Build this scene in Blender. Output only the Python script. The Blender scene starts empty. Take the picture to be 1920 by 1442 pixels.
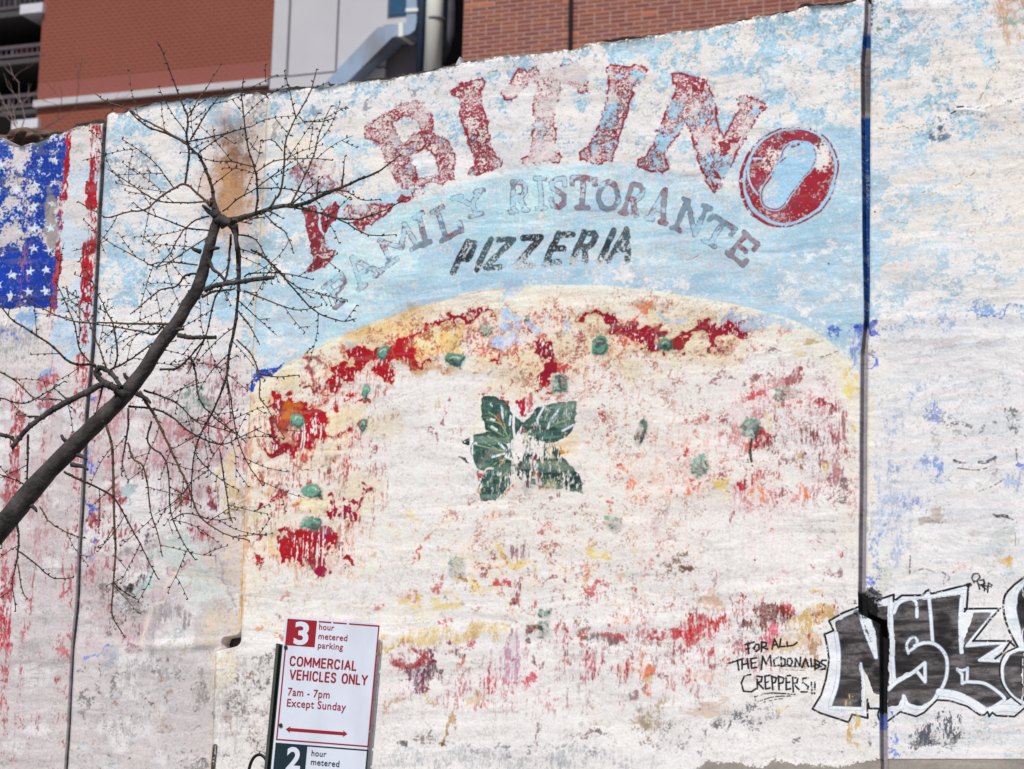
import bpy, bmesh, math, random
import numpy as np
from mathutils import Vector, Matrix

S = bpy.context.scene
COL = S.collection
rng = np.random.default_rng(11)
random.seed(5)

# ------------------------------------------------------------------ camera
CX, CY, F = 960.0, 721.0, 6000.0            # calibration in pixels of the 1920x1442 photograph
ez = np.array([954.0, -30200.0, F]); ez /= np.linalg.norm(ez)      # world up seen from the camera
ex = np.array([14260.0, -969.0, -F]); ex -= ez * ex.dot(ez); ex /= np.linalg.norm(ex)
ey = np.cross(ez, ex)
RT = np.stack([ex, ey, ez])                  # world <- camera axes (x right, y down, z forward)
CAM = np.array([0.0, -9.8, 1.6])
cd = bpy.data.cameras.new('camera'); cam = bpy.data.objects.new('camera', cd); COL.objects.link(cam)
right, up, back = RT @ [1, 0, 0], RT @ [0, -1, 0], RT @ [0, 0, -1]
m = Matrix.Identity(4)
for i in range(3):
    m[i][0], m[i][1], m[i][2], m[i][3] = right[i], up[i], back[i], CAM[i]
cam.matrix_world = m
cd.sensor_width = 36.0; cd.lens = F / 1920 * 36.0
cd.clip_start = 0.1; cd.clip_end = 2000
cd.dof.use_dof = True; cd.dof.focus_distance = 10.45; cd.dof.aperture_fstop = 9
S.camera = cam

def ray(px, py):
    d = RT @ np.array([(px - CX), (py - CY), F]); return d / np.linalg.norm(d)
def at(px, py, y=0.0):
    d = ray(px, py); t = (y - CAM[1]) / d[1]
    return CAM + d * t
def dist(px, py, y=0.0):
    return np.linalg.norm(at(px, py, y) - CAM)
def to_px(P):
    c = RT.T @ (np.asarray(P, float) - CAM)
    return CX + F * c[0] / c[2], CY + F * c[1] / c[2]

# ------------------------------------------------------------------ light
SUN_EL, SUN_AZ = math.radians(50), math.radians(9)    # azimuth measured from the wall's normal towards the right
sv = Vector((math.sin(SUN_AZ) * math.cos(SUN_EL), -math.cos(SUN_AZ) * math.cos(SUN_EL), math.sin(SUN_EL)))
sd = bpy.data.lights.new('sun', 'SUN'); sd.energy = 3.55; sd.angle = math.radians(1.6); sd.color = (1, .97, .94)
so = bpy.data.objects.new('sun', sd); COL.objects.link(so)
so.rotation_euler = (-sv).to_track_quat('-Z', 'Y').to_euler()
W = bpy.data.worlds.new('World'); S.world = W; W.use_nodes = True
nt = W.node_tree
sky = nt.nodes.new('ShaderNodeTexSky'); sky.sky_type = 'NISHITA'; sky.sun_disc = False
sky.sun_elevation = SUN_EL; sky.sun_rotation = math.atan2(sv.x, sv.y)
nt.links.new(sky.outputs[0], nt.nodes['Background'].inputs[0])
nt.nodes['Background'].inputs[1].default_value = 0.09
S.view_settings.view_transform = 'Standard'; S.view_settings.look = 'None'
S.view_settings.exposure = -0.07; S.view_settings.gamma = 1.0
S.view_settings.use_curve_mapping = False

# ------------------------------------------------------------------ helpers
def lin(c):
    c = np.asarray(c, float) / 255.0
    return np.where(c <= .04045, c / 12.92, ((c + .055) / 1.055) ** 2.4)
KEXP = 0.90
def alb(*c): return np.clip(lin(c) / KEXP, 0, .92)

def tag(o, label=None, cat=None, group=None, kind=None):
    if label: o['label'] = label
    if cat: o['category'] = cat
    if group: o['group'] = group
    if kind: o['kind'] = kind
    return o
def empty(name, loc=(0, 0, 0)):
    o = bpy.data.objects.new(name, None); COL.objects.link(o); o.location = loc; o.empty_display_size = .2
    return o
def link_mesh(name, me, mat, parent=None):
    o = bpy.data.objects.new(name, me); COL.objects.link(o)
    if mat is not None and not me.materials: me.materials.append(mat)
    if parent is not None:
        o.parent = parent
        o.matrix_parent_inverse = Matrix.Translation(-Vector(parent.location)) if parent.parent is None else Matrix.Identity(4)
    return o
class MB:
    def __init__(s): s.v = []; s.f = []
    def box(s, x0, x1, y0, y1, z0, z1):
        n = len(s.v)
        s.v += [(x0, y0, z0), (x1, y0, z0), (x1, y1, z0), (x0, y1, z0), (x0, y0, z1), (x1, y0, z1), (x1, y1, z1), (x0, y1, z1)]
        s.f += [tuple(n + i for i in q) for q in ((0, 1, 5, 4), (1, 2, 6, 5), (2, 3, 7, 6), (3, 0, 4, 7), (4, 5, 6, 7), (3, 2, 1, 0))]
        return s
    def prism(s, pts, y0, y1):
        """outline of (x,z) points given counter-clockwise, extruded from y0 (front) to y1"""
        n = len(s.v); k = len(pts)
        s.v += [(p[0], y0, p[1]) for p in pts] + [(p[0], y1, p[1]) for p in pts]
        s.f.append(tuple(n + i for i in range(k))); s.f.append(tuple(n + k + i for i in reversed(range(k))))
        for i in range(k):
            j = (i + 1) % k; s.f.append((n + j, n + i, n + k + i, n + k + j))
        return s
    def tube(s, pts, rad, sides=6, cap=True):
        pts = [np.asarray(p, float) for p in pts]; n0 = len(s.v); N = len(pts)
        ref = np.array([0.13, 1.0, 0.21])
        for i, p in enumerate(pts):
            t = pts[min(i + 1, N - 1)] - pts[max(i - 1, 0)]; t /= (np.linalg.norm(t) + 1e-9)
            a = np.cross(t, ref); a /= (np.linalg.norm(a) + 1e-9); b = np.cross(t, a)
            r = rad[i] if hasattr(rad, '__len__') else rad
            for k in range(sides):
                th = 2 * math.pi * k / sides
                s.v.append(tuple(p + r * (math.cos(th) * a + math.sin(th) * b)))
        for i in range(N - 1):
            for k in range(sides):
                j = (k + 1) % sides
                s.f.append((n0 + i * sides + k, n0 + i * sides + j, n0 + (i + 1) * sides + j, n0 + (i + 1) * sides + k))
        if cap:
            s.f.append(tuple(n0 + k for k in reversed(range(sides))))
            s.f.append(tuple(n0 + (N - 1) * sides + k for k in range(sides)))
        return s
    def build(s, name, mat, parent=None, smooth=False):
        me = bpy.data.meshes.new(name); me.from_pydata(s.v, [], s.f); me.update()
        if smooth: me.shade_smooth()
        return link_mesh(name, me, mat, parent)

def mat(name, col, rough=.8, metal=0.0, var=.15, vscale=6.0, bump=0.0, bscale=60.0, spec=.3, detail=6, dirt=None, dirt_amt=.5, dirt_scale=2.0):
    M = bpy.data.materials.new(name); M.use_nodes = True; t = M.node_tree; N = t.nodes; L = t.links
    b = N['Principled BSDF']; b.inputs['Roughness'].default_value = rough; b.inputs['Metallic'].default_value = metal
    b.inputs['Specular IOR Level'].default_value = spec
    tc = N.new('ShaderNodeTexCoord')
    nz = N.new('ShaderNodeTexNoise'); nz.inputs['Scale'].default_value = vscale; nz.inputs['Detail'].default_value = detail
    L.new(tc.outputs['Object'], nz.inputs['Vector'])
    rp = N.new('ShaderNodeValToRGB')
    c = np.array(col[:3], float)
    rp.color_ramp.elements[0].position = .3; rp.color_ramp.elements[1].position = .7
    rp.color_ramp.elements[0].color = (*np.clip(c * (1 - var), 0, 1), 1); rp.color_ramp.elements[1].color = (*np.clip(c * (1 + var), 0, 1), 1)
    L.new(nz.outputs['Fac'], rp.inputs[0]); out = rp.outputs[0]
    if dirt is not None:
        n2 = N.new('ShaderNodeTexNoise'); n2.inputs['Scale'].default_value = dirt_scale; n2.inputs['Detail'].default_value = 8
        mp = N.new('ShaderNodeMapping'); mp.inputs['Scale'].default_value = (1, 1, .35)
        L.new(tc.outputs['Object'], mp.inputs[0]); L.new(mp.outputs[0], n2.inputs['Vector'])
        r2 = N.new('ShaderNodeMapRange'); r2.inputs[1].default_value = .5; r2.inputs[2].default_value = .72; r2.inputs[4].default_value = dirt_amt
        L.new(n2.outputs['Fac'], r2.inputs[0])
        mx = N.new('ShaderNodeMix'); mx.data_type = 'RGBA'; L.new(r2.outputs[0], mx.inputs[0]); L.new(out, mx.inputs[6]); mx.inputs[7].default_value = (*dirt, 1)
        out = mx.outputs[2]
    L.new(out, b.inputs['Base Color'])
    if bump > 0:
        n3 = N.new('ShaderNodeTexNoise'); n3.inputs['Scale'].default_value = bscale; n3.inputs['Detail'].default_value = 5
        L.new(tc.outputs['Object'], n3.inputs['Vector'])
        bp = N.new('ShaderNodeBump'); bp.inputs['Strength'].default_value = 1; bp.inputs['Distance'].default_value = bump
        L.new(n3.outputs['Fac'], bp.inputs['Height']); L.new(bp.outputs[0], b.inputs['Normal'])
    return M

# ================================================================== THE PAINTED SURFACE
# The mural is laid out on the wall in metres; authored points are converted once from the survey pixels.
RES = 560.0
corners = [at(x, y) for x, y in ((-330, -160), (2260, -160), (-330, 1470), (2260, 1470))]
X0 = min(c[0] for c in corners); X1 = max(c[0] for c in corners); Z0 = min(c[2] for c in corners); Z1 = max(c[2] for c in corners)
TW, TH = int((X1 - X0) * RES), int((Z1 - Z0) * RES)
gx = X0 + (np.arange(TW) + .5) / TW * (X1 - X0)
gz = Z0 + (np.arange(TH) + .5) / TH * (Z1 - Z0)
GX, GZ = np.meshgrid(gx, gz)
dX, dY, dZ = GX - CAM[0], 0 - CAM[1], GZ - CAM[2]
cc = [RT[0, k] * dX + RT[1, k] * dY + RT[2, k] * dZ for k in range(3)]
PX = (CX + F * cc[0] / cc[2]).astype(np.float32); PY = (CY + F * cc[1] / cc[2]).astype(np.float32)
del dX, dZ, cc

def vnoise(sx, sy, octaves=4, gain=.55, lac=2.0, seed=0, skew=0.0):
    """value noise, cell sizes sx,sy in metres; returns a map with uniform 0..1 distribution"""
    g = np.random.default_rng(seed); out = np.zeros((TH, TW), np.float32); a = 1.0; tot = 0
    for o in range(octaves):
        nx = int((X1 - X0) / sx) + 3; ny = int((Z1 - Z0) / sy) + 3
        tab = g.standard_normal((ny + 1, nx + 1)).astype(np.float32)
        fx = (np.arange(TW) / TW * (X1 - X0) / sx) + g.random(); fy = (np.arange(TH) / TH * (Z1 - Z0) / sy) + g.random()
        ix = fx.astype(int).clip(0, nx - 1); iy = fy.astype(int).clip(0, ny - 1)
        tx = (fx - ix).clip(0, 1); ty = (fy - iy).clip(0, 1)
        tx = (tx * tx * (3 - 2 * tx)).astype(np.float32); ty = (ty * ty * (3 - 2 * ty)).astype(np.float32)
        rows = tab[:, ix] * (1 - tx) + tab[:, ix + 1] * tx
        out += a * (rows[iy] * (1 - ty)[:, None] + rows[iy + 1] * ty[:, None])
        tot += a * a; a *= gain; sx /= lac; sy /= lac
        if sx < .7 / RES or sy < .7 / RES: break
    z = out / (out.std() + 1e-6)
    return (.5 * (1 + np.tanh(.8 * z * (1 + .045 * z * z)))).astype(np.float32)

nF = vnoise(.075, .060, 6, .72, seed=1)        # flakes
nF2 = vnoise(.030, .030, 5, .75, seed=2)       # small flakes
nS = vnoise(.010, .11, 4, .70, seed=3)         # vertical roller streaks
nH = vnoise(.16, .022, 5, .62, seed=9)         # sideways brush drags
nG = vnoise(.006, .006, 2, .8, seed=4)         # grain
nL = vnoise(.60, .45, 4, .55, seed=5)          # clouds
nM = vnoise(.17, .12, 5, .6, seed=6)
nX = vnoise(.0065, .006, 2, .85, seed=12)       # fine speckle
nY = vnoise(.0045, .013, 2, .80, seed=13)       # fine upright speckle
def mixn(*pairs):
    q = sum(w_ * (n_ - .5) for n_, w_ in pairs); q /= (q.std() / .27)
    return np.clip(q + .5, 0, 1).astype(np.float32)
nF0 = nF
nD = mixn((nF, .40), (nS, .42), (nY, .62), (nF2, .26))
nK = mixn((nF, .62), (nF2, .28), (nH, .14), (nX, .32))
nF = mixn((nF0, .55), (nF2, .32), (nX, .50))
nS = mixn((nS, .7), (nY, .5))
nF2 = mixn((nF2, .6), (nX, .72))
NZ = {'F': nF, 'f': nF2, 'S': nS, 'D': nD, 'K': nK, 'H': nH, 'L': nL, 'M': nM}
wx = (vnoise(.05, .05, 4, .6, seed=7) - .5); wy = (vnoise(.05, .05, 4, .6, seed=8) - .5)
WX = PX + wx * 7; WY = PY + wy * 7            # hand-wobbled coordinates
VX = PX + wx * 26; VY = PY + wy * 26          # blob edges

C = np.empty((TH, TW, 3), np.float32); C[:] = alb(229, 223, 218)
HT = np.zeros((TH, TW), np.float32)

def sl_of(x0, y0, x1, y1, pad=8):
    P = [at(x, y) for x in (x0 - pad, x1 + pad) for y in (y0 - pad, y1 + pad)]
    i0 = int((min(p[0] for p in P) - X0) / (X1 - X0) * TW); i1 = int((max(p[0] for p in P) - X0) / (X1 - X0) * TW) + 1
    j0 = int((min(p[2] for p in P) - Z0) / (Z1 - Z0) * TH); j1 = int((max(p[2] for p in P) - Z0) / (Z1 - Z0) * TH) + 1
    i0 = max(i0, 0); j0 = max(j0, 0); i1 = min(i1, TW); j1 = min(j1, TH)
    if i1 <= i0 or j1 <= j0: return None
    return (slice(j0, j1), slice(i0, i1))
def bbox(pts, pad=8):
    xs = [p[0] for p in pts]; ys = [p[1] for p in pts]
    return sl_of(min(xs), min(ys), max(xs), max(ys), pad)
def Zm(ox, oy, s, pts): return [(ox + x / s, oy + y / s) for x, y in pts]

def inside(pts, X, Y):
    r = np.zeros(X.shape, bool); n = len(pts)
    for i in range(n):
        (xa, ya), (xb, yb) = pts[i], pts[(i + 1) % n]
        if ya == yb: continue
        c = ((Y >= ya) != (Y >= yb)) & (X < (xb - xa) * (Y - ya) / (yb - ya) + xa)
        r ^= c
    return r.astype(np.float32)
def dseg(pts, X, Y, closed=False):
    d = np.full(X.shape, 1e9, np.float32); P = list(pts) + ([pts[0]] if closed else [])
    for (xa, ya), (xb, yb) in zip(P[:-1], P[1:]):
        ux, uy = xb - xa, yb - ya; l2 = ux * ux + uy * uy + 1e-9
        t = np.clip(((X - xa) * ux + (Y - ya) * uy) / l2, 0, 1)
        d = np.minimum(d, (X - xa - t * ux) ** 2 + (Y - ya - t * uy) ** 2)
    return np.sqrt(d)
def dis(cov, nz, sl, w=.2):
    return np.clip((cov - NZ[nz][sl]) / w + .5, 0, 1)
def put(sl, col, a, h=.4, var=.10):
    if sl is None: return
    v = 1 + var * 2 * (nM[sl] - .5) + .06 * (nG[sl] - .5)
    cc_ = np.asarray(col, np.float32)
    C[sl] = C[sl] * (1 - a[..., None]) + (cc_ * v[..., None]) * a[..., None]
    HT[sl] = HT[sl] * (1 - a) + a * h
def smooth_in(pts, soft, X, Y):
    """soft polygon: 0 outside .. 1 inside with soft px edge"""
    i = inside(pts, X, Y); d = dseg(pts, X, Y, True)
    return np.clip(.5 + (i * 2 - 1) * d / (2 * soft), 0, 1)
def poly(pts, col, cov=.9, nz='F', soft=0, w=.22, h=.4, var=.12, warp='W', op=1.0):
    sl = bbox(pts, 10 + soft)
    if sl is None: return
    X, Y = {'W': (WX, WY), 'V': (VX, VY), 'P': (PX, PY)}[warp]; X = X[sl]; Y = Y[sl]
    m_ = smooth_in(pts, soft, X, Y) if soft > 0 else inside(pts, X, Y)
    if nz is None: a = m_ * cov
    elif soft > 0: a = dis(m_ * cov * 1.0 + (m_ - 1) * .15, nz, sl, w) * (m_ > 0)
    else: a = m_ * dis(cov, nz, sl, w)
    put(sl, col, a * op, h, var)
def stroke(pts, r, col, cov=1.0, nz='f', w=.2, h=.4, soft=.8, warp='P', op=1.0, var=.12, closed=False):
    sl = bbox(pts, r * 1.5 + 8)
    if sl is None: return
    X, Y = {'W': (WX, WY), 'V': (VX, VY), 'P': (PX, PY)}[warp]
    d = dseg(pts, X[sl], Y[sl], closed)
    m_ = np.clip((r - d) / soft + .5, 0, 1)
    a = m_ * (dis(cov, nz, sl, w) if nz else cov)
    put(sl, col, a * op, h, var)
def blob(x, y, rx, ry, col, cov=.8, nz='D', rot=0, w=.30, op=1.0, h=.4, var=.15, pw=1.0):
    R = max(rx, ry) * 1.4
    sl = sl_of(x - R, y - R, x + R, y + R, 4)
    if sl is None: return
    c_, s_ = math.cos(rot), math.sin(rot); dx, dy = VX[sl] - x, VY[sl] - y
    if pw == 3: dx, dy = WX[sl] - x, WY[sl] - y
    u = (dx * c_ + dy * s_) / rx; v = (-dx * s_ + dy * c_) / ry
    q = np.clip(1.25 - (u * u + v * v) ** (.5 * pw), 0, 1)
    if nz is None: a = np.clip(q * 1.2, 0, 1) * cov
    else:
        put(sl, col, np.clip(q, 0, 1) * cov * .30 * op * (.35 + .9 * NZ['S'][sl]), .2, var)
        a = dis(np.clip(q * 1.6, 0, 1) * cov, nz, sl, w) * np.clip(q * 6, 0, 1) * (.62 + .38 * nX[sl])
    put(sl, col, a * op, h, var)
def interp_map(xs, ys, tab):
    tab = np.asarray(tab, np.float32); fx = np.interp(PX, xs, np.arange(len(xs))); fy = np.interp(PY, ys, np.arange(len(ys)))
    ix = np.minimum(fx.astype(int), len(xs) - 2); iy = np.minimum(fy.astype(int), len(ys) - 2); tx = fx - ix; ty = fy - iy
    return ((tab[iy, ix] * (1 - tx) + tab[iy, ix + 1] * tx) * (1 - ty) + (tab[iy + 1, ix] * (1 - tx) + tab[iy + 1, ix + 1] * tx) * ty).astype(np.float32)
ALL = (slice(0, TH), slice(0, TW))
def ss(a, b, x): t = np.clip((x - a) / (b - a), 0, 1); return t * t * (3 - 2 * t)
def curve(pts, n=8):
    """Catmull-Rom through points"""
    P = [np.array(p, float) for p in pts]; P = [2 * P[0] - P[1]] + P + [2 * P[-1] - P[-2]]; out = []
    for i in range(1, len(P) - 2):
        for k in range(n):
            t = k / n; a, b, c, d = P[i - 1:i + 3]
            out.append(tuple(.5 * ((2 * b) + (c - a) * t + (2 * a - 5 * b + 4 * c - d) * t * t + (-a + 3 * b - 3 * c + d) * t ** 3)))
    out.append(tuple(P[-2])); return out
def ccurve(pts, n=6):
    P = [np.array(p, float) for p in pts]; N = len(P); out = []
    for i in range(N):
        a, b, c, d = P[i - 1], P[i], P[(i + 1) % N], P[(i + 2) % N]
        for k in range(n):
            t = k / n
            out.append(tuple(.5 * ((2 * b) + (c - a) * t + (2 * a - 5 * b + 4 * c - d) * t * t + (-a + 3 * b - 3 * c + d) * t ** 3)))
    return out

J1 = [(215, -200), (204, 200), (197, 320), (188, 480), (180, 647), (167, 780), (159, 960), (152, 1094), (144, 1194), (135, 1360), (130, 1441), (127, 1500)]
J1x = np.interp(PY, [p[1] for p in J1], [p[0] for p in J1])
PE = [(502, -200), (500, 175), (496, 300), (483, 480), (470, 700), (462, 860), (457, 960), (452, 1100), (450, 1203), (404, 1216), (402, 1300), (396, 1442), (394, 1500)]
PEx = np.interp(PY, [p[1] for p in PE], [p[0] for p in PE])
ARC = [(440, 760), (470, 728), (500, 705), (560, 672), (620, 640), (700, 606), (790, 575), (880, 550), (1000, 536), (1130, 536), (1260, 551), (1380, 572), (1450, 590), (1510, 612), (1560, 646), (1600, 690), (1625, 730)]
ARCy = np.interp(PX, [p[0] for p in ARC], [p[1] for p in ARC])

TOP = [(-330, 300), (-100, 276), (-40, 262), (0, 257), (10, 262), (17, 273), (39, 275), (55, 270), (70, 268), (89, 259), (103, 250), (116, 253), (129, 245), (139, 241), (150, 237), (166, 235), (189, 231), (204, 231)]
TOP2 = [(198, 216), (204, 212), (213, 210), (235, 212), (245, 203), (265, 200), (290, 193), (320, 190), (345, 187), (380, 184), (400, 183), (420, 181), (450, 175), (480, 173), (497, 180), (505, 178)]
TOP3 = [(495, 178), (500, 175), (530, 170), (560, 166), (600, 163), (640, 157), (690, 150), (702, 149), (720, 151), (750, 142), (800, 134), (815, 131), (830, 125), (870, 118), (900, 112), (940, 104), (1000, 100), (1060, 95), (1085, 90), (1110, 82), (1150, 78), (1200, 70), (1260, 60), (1320, 52), (1370, 42), (1410, 33), (1440, 28), (1490, 19), (1505, 12), (1540, 12), (1580, 9), (1600, 1), (1620, -2), (1640, -6)]
TOP4 = [(1610, 8), (1632, 6), (1640, -8), (1700, -25), (1920, -64), (2260, -118)]
TOPS = [p for p in TOP if p[0] < 198] + TOP2[1:-2] + TOP3[2:-1] + TOP4[2:]
# --- base coat variations: warm patches, greyer towards the lower left
warm = alb(231, 221, 210); cool = alb(219, 216, 217); grey = alb(196, 186, 184)
put(ALL, warm, ss(.45, .8, nL) * .6, 0, 0)
put(ALL, cool, ss(.45, .8, 1 - nL) * .6, 0, 0)
g_ = ss(520, 380, PX) * ss(560, 1000, PY) * 1.15 + ss(230, 150, PX) * .26
put(ALL, grey, np.clip(g_ * (.55 + .9 * nM), 0, 1), 0, .08)
put(ALL, alb(210, 203, 200), dis(.22 + .20 * ss(1200, 1400, PY), 'H', ALL, .35) * .40, 0, .1)
put(ALL, alb(234, 229, 226), dis(.30, 'M', ALL, .3) * .6, .1, .02)

# --- sky blue coat
xs = [200, 360, 520, 680, 840, 1000, 1160, 1320, 1480, 1610, 1640, 1700, 1800, 1960]; ys = [-100, 100, 200, 300, 400, 500, 600, 700, 760]
tab = [[.50, .50, .50, .50, .50, .50, .60, .60, .60, .60, .70, .60, .50, .45],
       [.50, .50, .48, .35, .34, .38, .42, .52, .55, .60, .70, .55, .45, .38],
       [.45, .45, .38, .30, .22, .25, .24, .36, .46, .55, .60, .45, .36, .30],
       [.35, .38, .36, .34, .16, .16, .16, .45, .72, .80, .30, .28, .25, .18],
       [.38, .40, .70, .88, .82, .88, .88, .80, .80, .80, .55, .36, .22, .18],
       [.50, .44, .85, .95, .97, .95, .78, .74, .85, .84, .62, .48, .30, .20],
       [.36, .26, .90, 1.1, 1.1, 1.1, 1.0, .90, .92, .88, .36, .24, .20, .16],
       [.08, .08, .90, 1.1, 1.1, 1.1, 1.0, 1.0, .90, .74, .04, .02, .02, .0],
       [.02, .02, .9, 1, 1, 1, 1, 1, .9, .5, .0, .0, .0, .0]]
bl = interp_map(xs, ys, tab) * np.where((PX < PEx) & (PX > J1x), ss(740, 600, PY), 1)
bl = np.where((PX > 1632) & (PY > 560), bl * ss(640, 580, PY), bl)
sky_reg = np.where(PX > 1630, 1.0, np.where(PX > PEx, (PY < ARCy + 6 * (nF - .5)) * 1.0, 1.0)) * (PX > J1x)
a = dis(bl * .93, 'K', ALL, .16) * sky_reg
bcol = alb(168, 199, 216)[None, None] * (1 - nL[..., None]) + alb(184, 211, 222)[None, None] * nL[..., None]
bcol = bcol * (1 + .16 * (nM[..., None] - .5))
C[:] = C * (1 - a[..., None]) + bcol * a[..., None]; HT += a * .35
a = dis(bl * .35, 'F', ALL, .1) * sky_reg * (PY < 640); put(ALL, alb(148, 188, 212), a * .5, .4)
a = dis(.30, 'f', ALL, .2) * sky_reg * ss(300, 90, PY) * .22; put(ALL, alb(120, 150, 165), a, .3)
# pale drags over the blue
for (p, r, o) in [([(1430, 150), (1490, 100), (1590, 70)], 9, .5), ([(1560, 120), (1612, 112)], 5, .6), ([(1540, 130), (1612, 132)], 4, .6), ([(1490, 488), (1560, 478), (1600, 472)], 5, .8), ([(1480, 520), (1600, 545)], 8, .4),
                  ([(1585, 290), (1612, 315)], 5, .5), ([(500, 565), (620, 575)], 8, .35), ([(500, 635), (600, 618)], 10, .3), ([(1660, 75), (1730, 72)], 5, .5), ([(1300, 480), (1400, 470)], 9, .3), ([(1400, 545), (1600, 550)], 6, .4)]:
    stroke(curve(p), r, alb(228, 234, 238), .85, 'H', .4, .5, r * .8, 'V', o)
# clean light blue window in the upper left joint, rust stains
poly([(408, 215), (470, 215), (484, 330), (478, 460), (415, 450), (385, 370), (400, 300)], alb(160, 106, 60), .70, None, 34, warp='V', var=.5); poly([(412, 250), (466, 240), (476, 330), (468, 420), (424, 430), (398, 370), (410, 300)], alb(140, 84, 38), .45, 'D', 22, .9, warp='V', op=.8); blob(440, 310, 22, 60, alb(150, 90, 44), .5, 'f', op=.6, w=.6); blob(425, 340, 45, 30, alb(200, 150, 96), .55, 'K', op=.6); blob(445, 390, 25, 40, alb(205, 160, 110), .5, 'D', op=.6)
blob(262, 310, 30, 22, alb(150, 140, 128), .55, 'f', op=.6); blob(235, 330, 40, 60, alb(150, 165, 178), .5, 'F', op=.5); blob(290, 290, 70, 50, alb(160, 172, 182), .45, 'F', op=.5)
blob(478, 190, 18, 24, alb(110, 86, 66), .55, 'f', op=.7); blob(508, 243, 7, 9, alb(120, 112, 92), .9, 'f', op=.7); blob(590, 215, 26, 10, alb(90, 130, 160), .8, 'f', op=.6, rot=-.2); blob(680, 200, 14, 9, alb(80, 100, 120), .8, 'f', op=.7)
blob(770, 175, 14, 8, alb(110, 112, 108), .7, 'f', op=.6); blob(1000, 139, 9, 6, alb(60, 54, 48), .9, 'f'); blob(1655, 48, 10, 9, alb(110, 138, 108), .8, 'f'); blob(560, 280, 50, 40, alb(226, 205, 170), .6, 'K', op=.6)
blob(1900, 15, 45, 40, alb(196, 132, 70), .62, 'D', op=.8); blob(1905, 28, 28, 18, alb(110, 170, 170), .5, 'f', op=.8); blob(1898, 60, 10, 40, alb(190, 140, 80), .5, 'S', op=.7)
blob(1602, 155, 14, 26, alb(222, 190, 160), .7, 'D', op=.8)
for p in [[(1636, 1), (1632, 60)], [(1760, 248), (1772, 222)], ]: stroke(p, 3, alb(70, 90, 110), .5, 'f')

# --- turquoise arc glow behind the small lettering
TA = [(540, 560), (600, 500), (680, 440), (780, 375), (880, 335), (1000, 308), (1140, 298), (1260, 315), (1350, 350), (1430, 410), (1500, 470)]
tay = np.interp(PX, [p[0] for p in TA], [p[1] for p in TA])
ta = ss(tay - 14, tay + 22, PY + 16 * (nM - .5)) * ss(tay + 205, tay + 120, PY) * ss(560, 640, PX) * ss(1490, 1330, PX) * (PY < ARCy)
put(ALL, alb(178, 214, 219), np.clip(ta * (.35 + .75 * nM), 0, .92), .45, .06)
put(ALL, alb(206, 232, 236), dis(.42, 'H', ALL, .35) * ta * .7, .45, .03)
put(ALL, alb(170, 200, 226), dis(.34, 'M', ALL, .2) * ta * .6, .45, .03)
put(ALL, alb(228, 222, 216), dis(.16, 'D', ALL, .1) * ta * .9, .1, .03)
put(ALL, alb(150, 186, 206), dis(.22, 'L', ALL, .4) * ta * .6, .45, .03)
put(ALL, alb(226, 222, 218), dis(.15, 'f', ALL, .25) * sky_reg * (PY < 700) * (PY > 280) * (PX > PEx) * .75, .1, .03)
put(ALL, alb(214, 226, 232), dis(.22, 'H', ALL, .5) * sky_reg * (PY > 250) * (PX > 500) * .5, .3, .03)
crest = np.clip(1 - np.abs(PY - tay + 4) / 14, 0, 1) * (PX > 760) * (PX < 1330)
put(ALL, alb(232, 224, 218), np.clip(crest * 1.3 * (.4 + nH), 0, 1) * .85, .2, .03)
# turquoise halo round the O
for rr, oo in ((112, .35),):
    blob(1480, 330, rr, rr, alb(170, 214, 228), .8, 'M', op=oo, w=.5)

# --- big worn letters -------------------------------------------------
MAR = alb(142, 44, 58); MAR2 = alb(160, 78, 90); DRK = alb(150, 20, 38); PUR = alb(118, 98, 132)
def big(pts, holes=(), red=.6, blue=.4, cream=.45, outline=.62, smooth=False, lw=1.7):
    if smooth: pts = ccurve(pts)
    holes = [ccurve(h_) if smooth else h_ for h_ in holes]
    sl = bbox(pts, 14); X, Y = WX[sl], WY[sl]
    mk = inside(pts, X, Y)
    for h_ in holes: mk = mk * (1 - inside(h_, X, Y))
    put(sl, alb(205, 190, 192), mk * .55, .3)
    put(sl, alb(162, 206, 226), mk * dis(blue * .8, 'M', sl, .18), .3)
    put(sl, MAR2, mk * dis(red * 1.25, 'F', sl, .3) * .9, .5, .25)
    put(sl, MAR, mk * dis(red * 1.05, 'K', sl, .22), .55, .25)
    put(sl, alb(228, 216, 210), mk * dis(cream * .55, 'f', sl, .18), .1)
    put(sl, alb(228, 216, 210), mk * dis(cream * .45, 'F', sl, .15), .1)
    for q in [pts] + list(holes):
        d = dseg(q, X, Y, True)
        e = np.clip((lw + 2.4 - d) / .9 + .5, 0, 1); put(sl, PUR, e * dis(outline * .55, 'f', sl, .3) * .55, .5)
        e = np.clip((lw - d) / .9 + .5, 0, 1); put(sl, DRK, e * dis(outline, 'F', sl, .15), .6)
z2 = lambda p: Zm(640, 0, 3, p)
zN = lambda p: Zm(1180, 120, 4.6525, p)
z1 = lambda p: Zm(540, 300, 4.806, p)
big(z2([(125, 720), (200, 665), (270, 620), (330, 580), (430, 570), (490, 610), (520, 680), (515, 745), (575, 775), (625, 835), (650, 920), (640, 1000), (570, 1050), (500, 1030), (410, 1050), (335, 1075), (310, 1040), (250, 900), (200, 800), (140, 770)]),
    [z2([(290, 690), (350, 650), (430, 690), (440, 745), (350, 810), (310, 740)]), z2([(385, 880), (480, 830), (540, 900), (550, 985), (480, 1010), (430, 1000)])], .62, .25, .62, .45)
big(z2([(620, 500), (700, 460), (790, 438), (812, 455), (808, 490), (782, 520), (820, 700), (860, 880), (910, 905), (905, 940), (800, 975), (720, 995), (703, 965), (740, 920), (700, 740), (650, 545), (615, 520)]), (), .66, .42, .50, .6)
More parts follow.
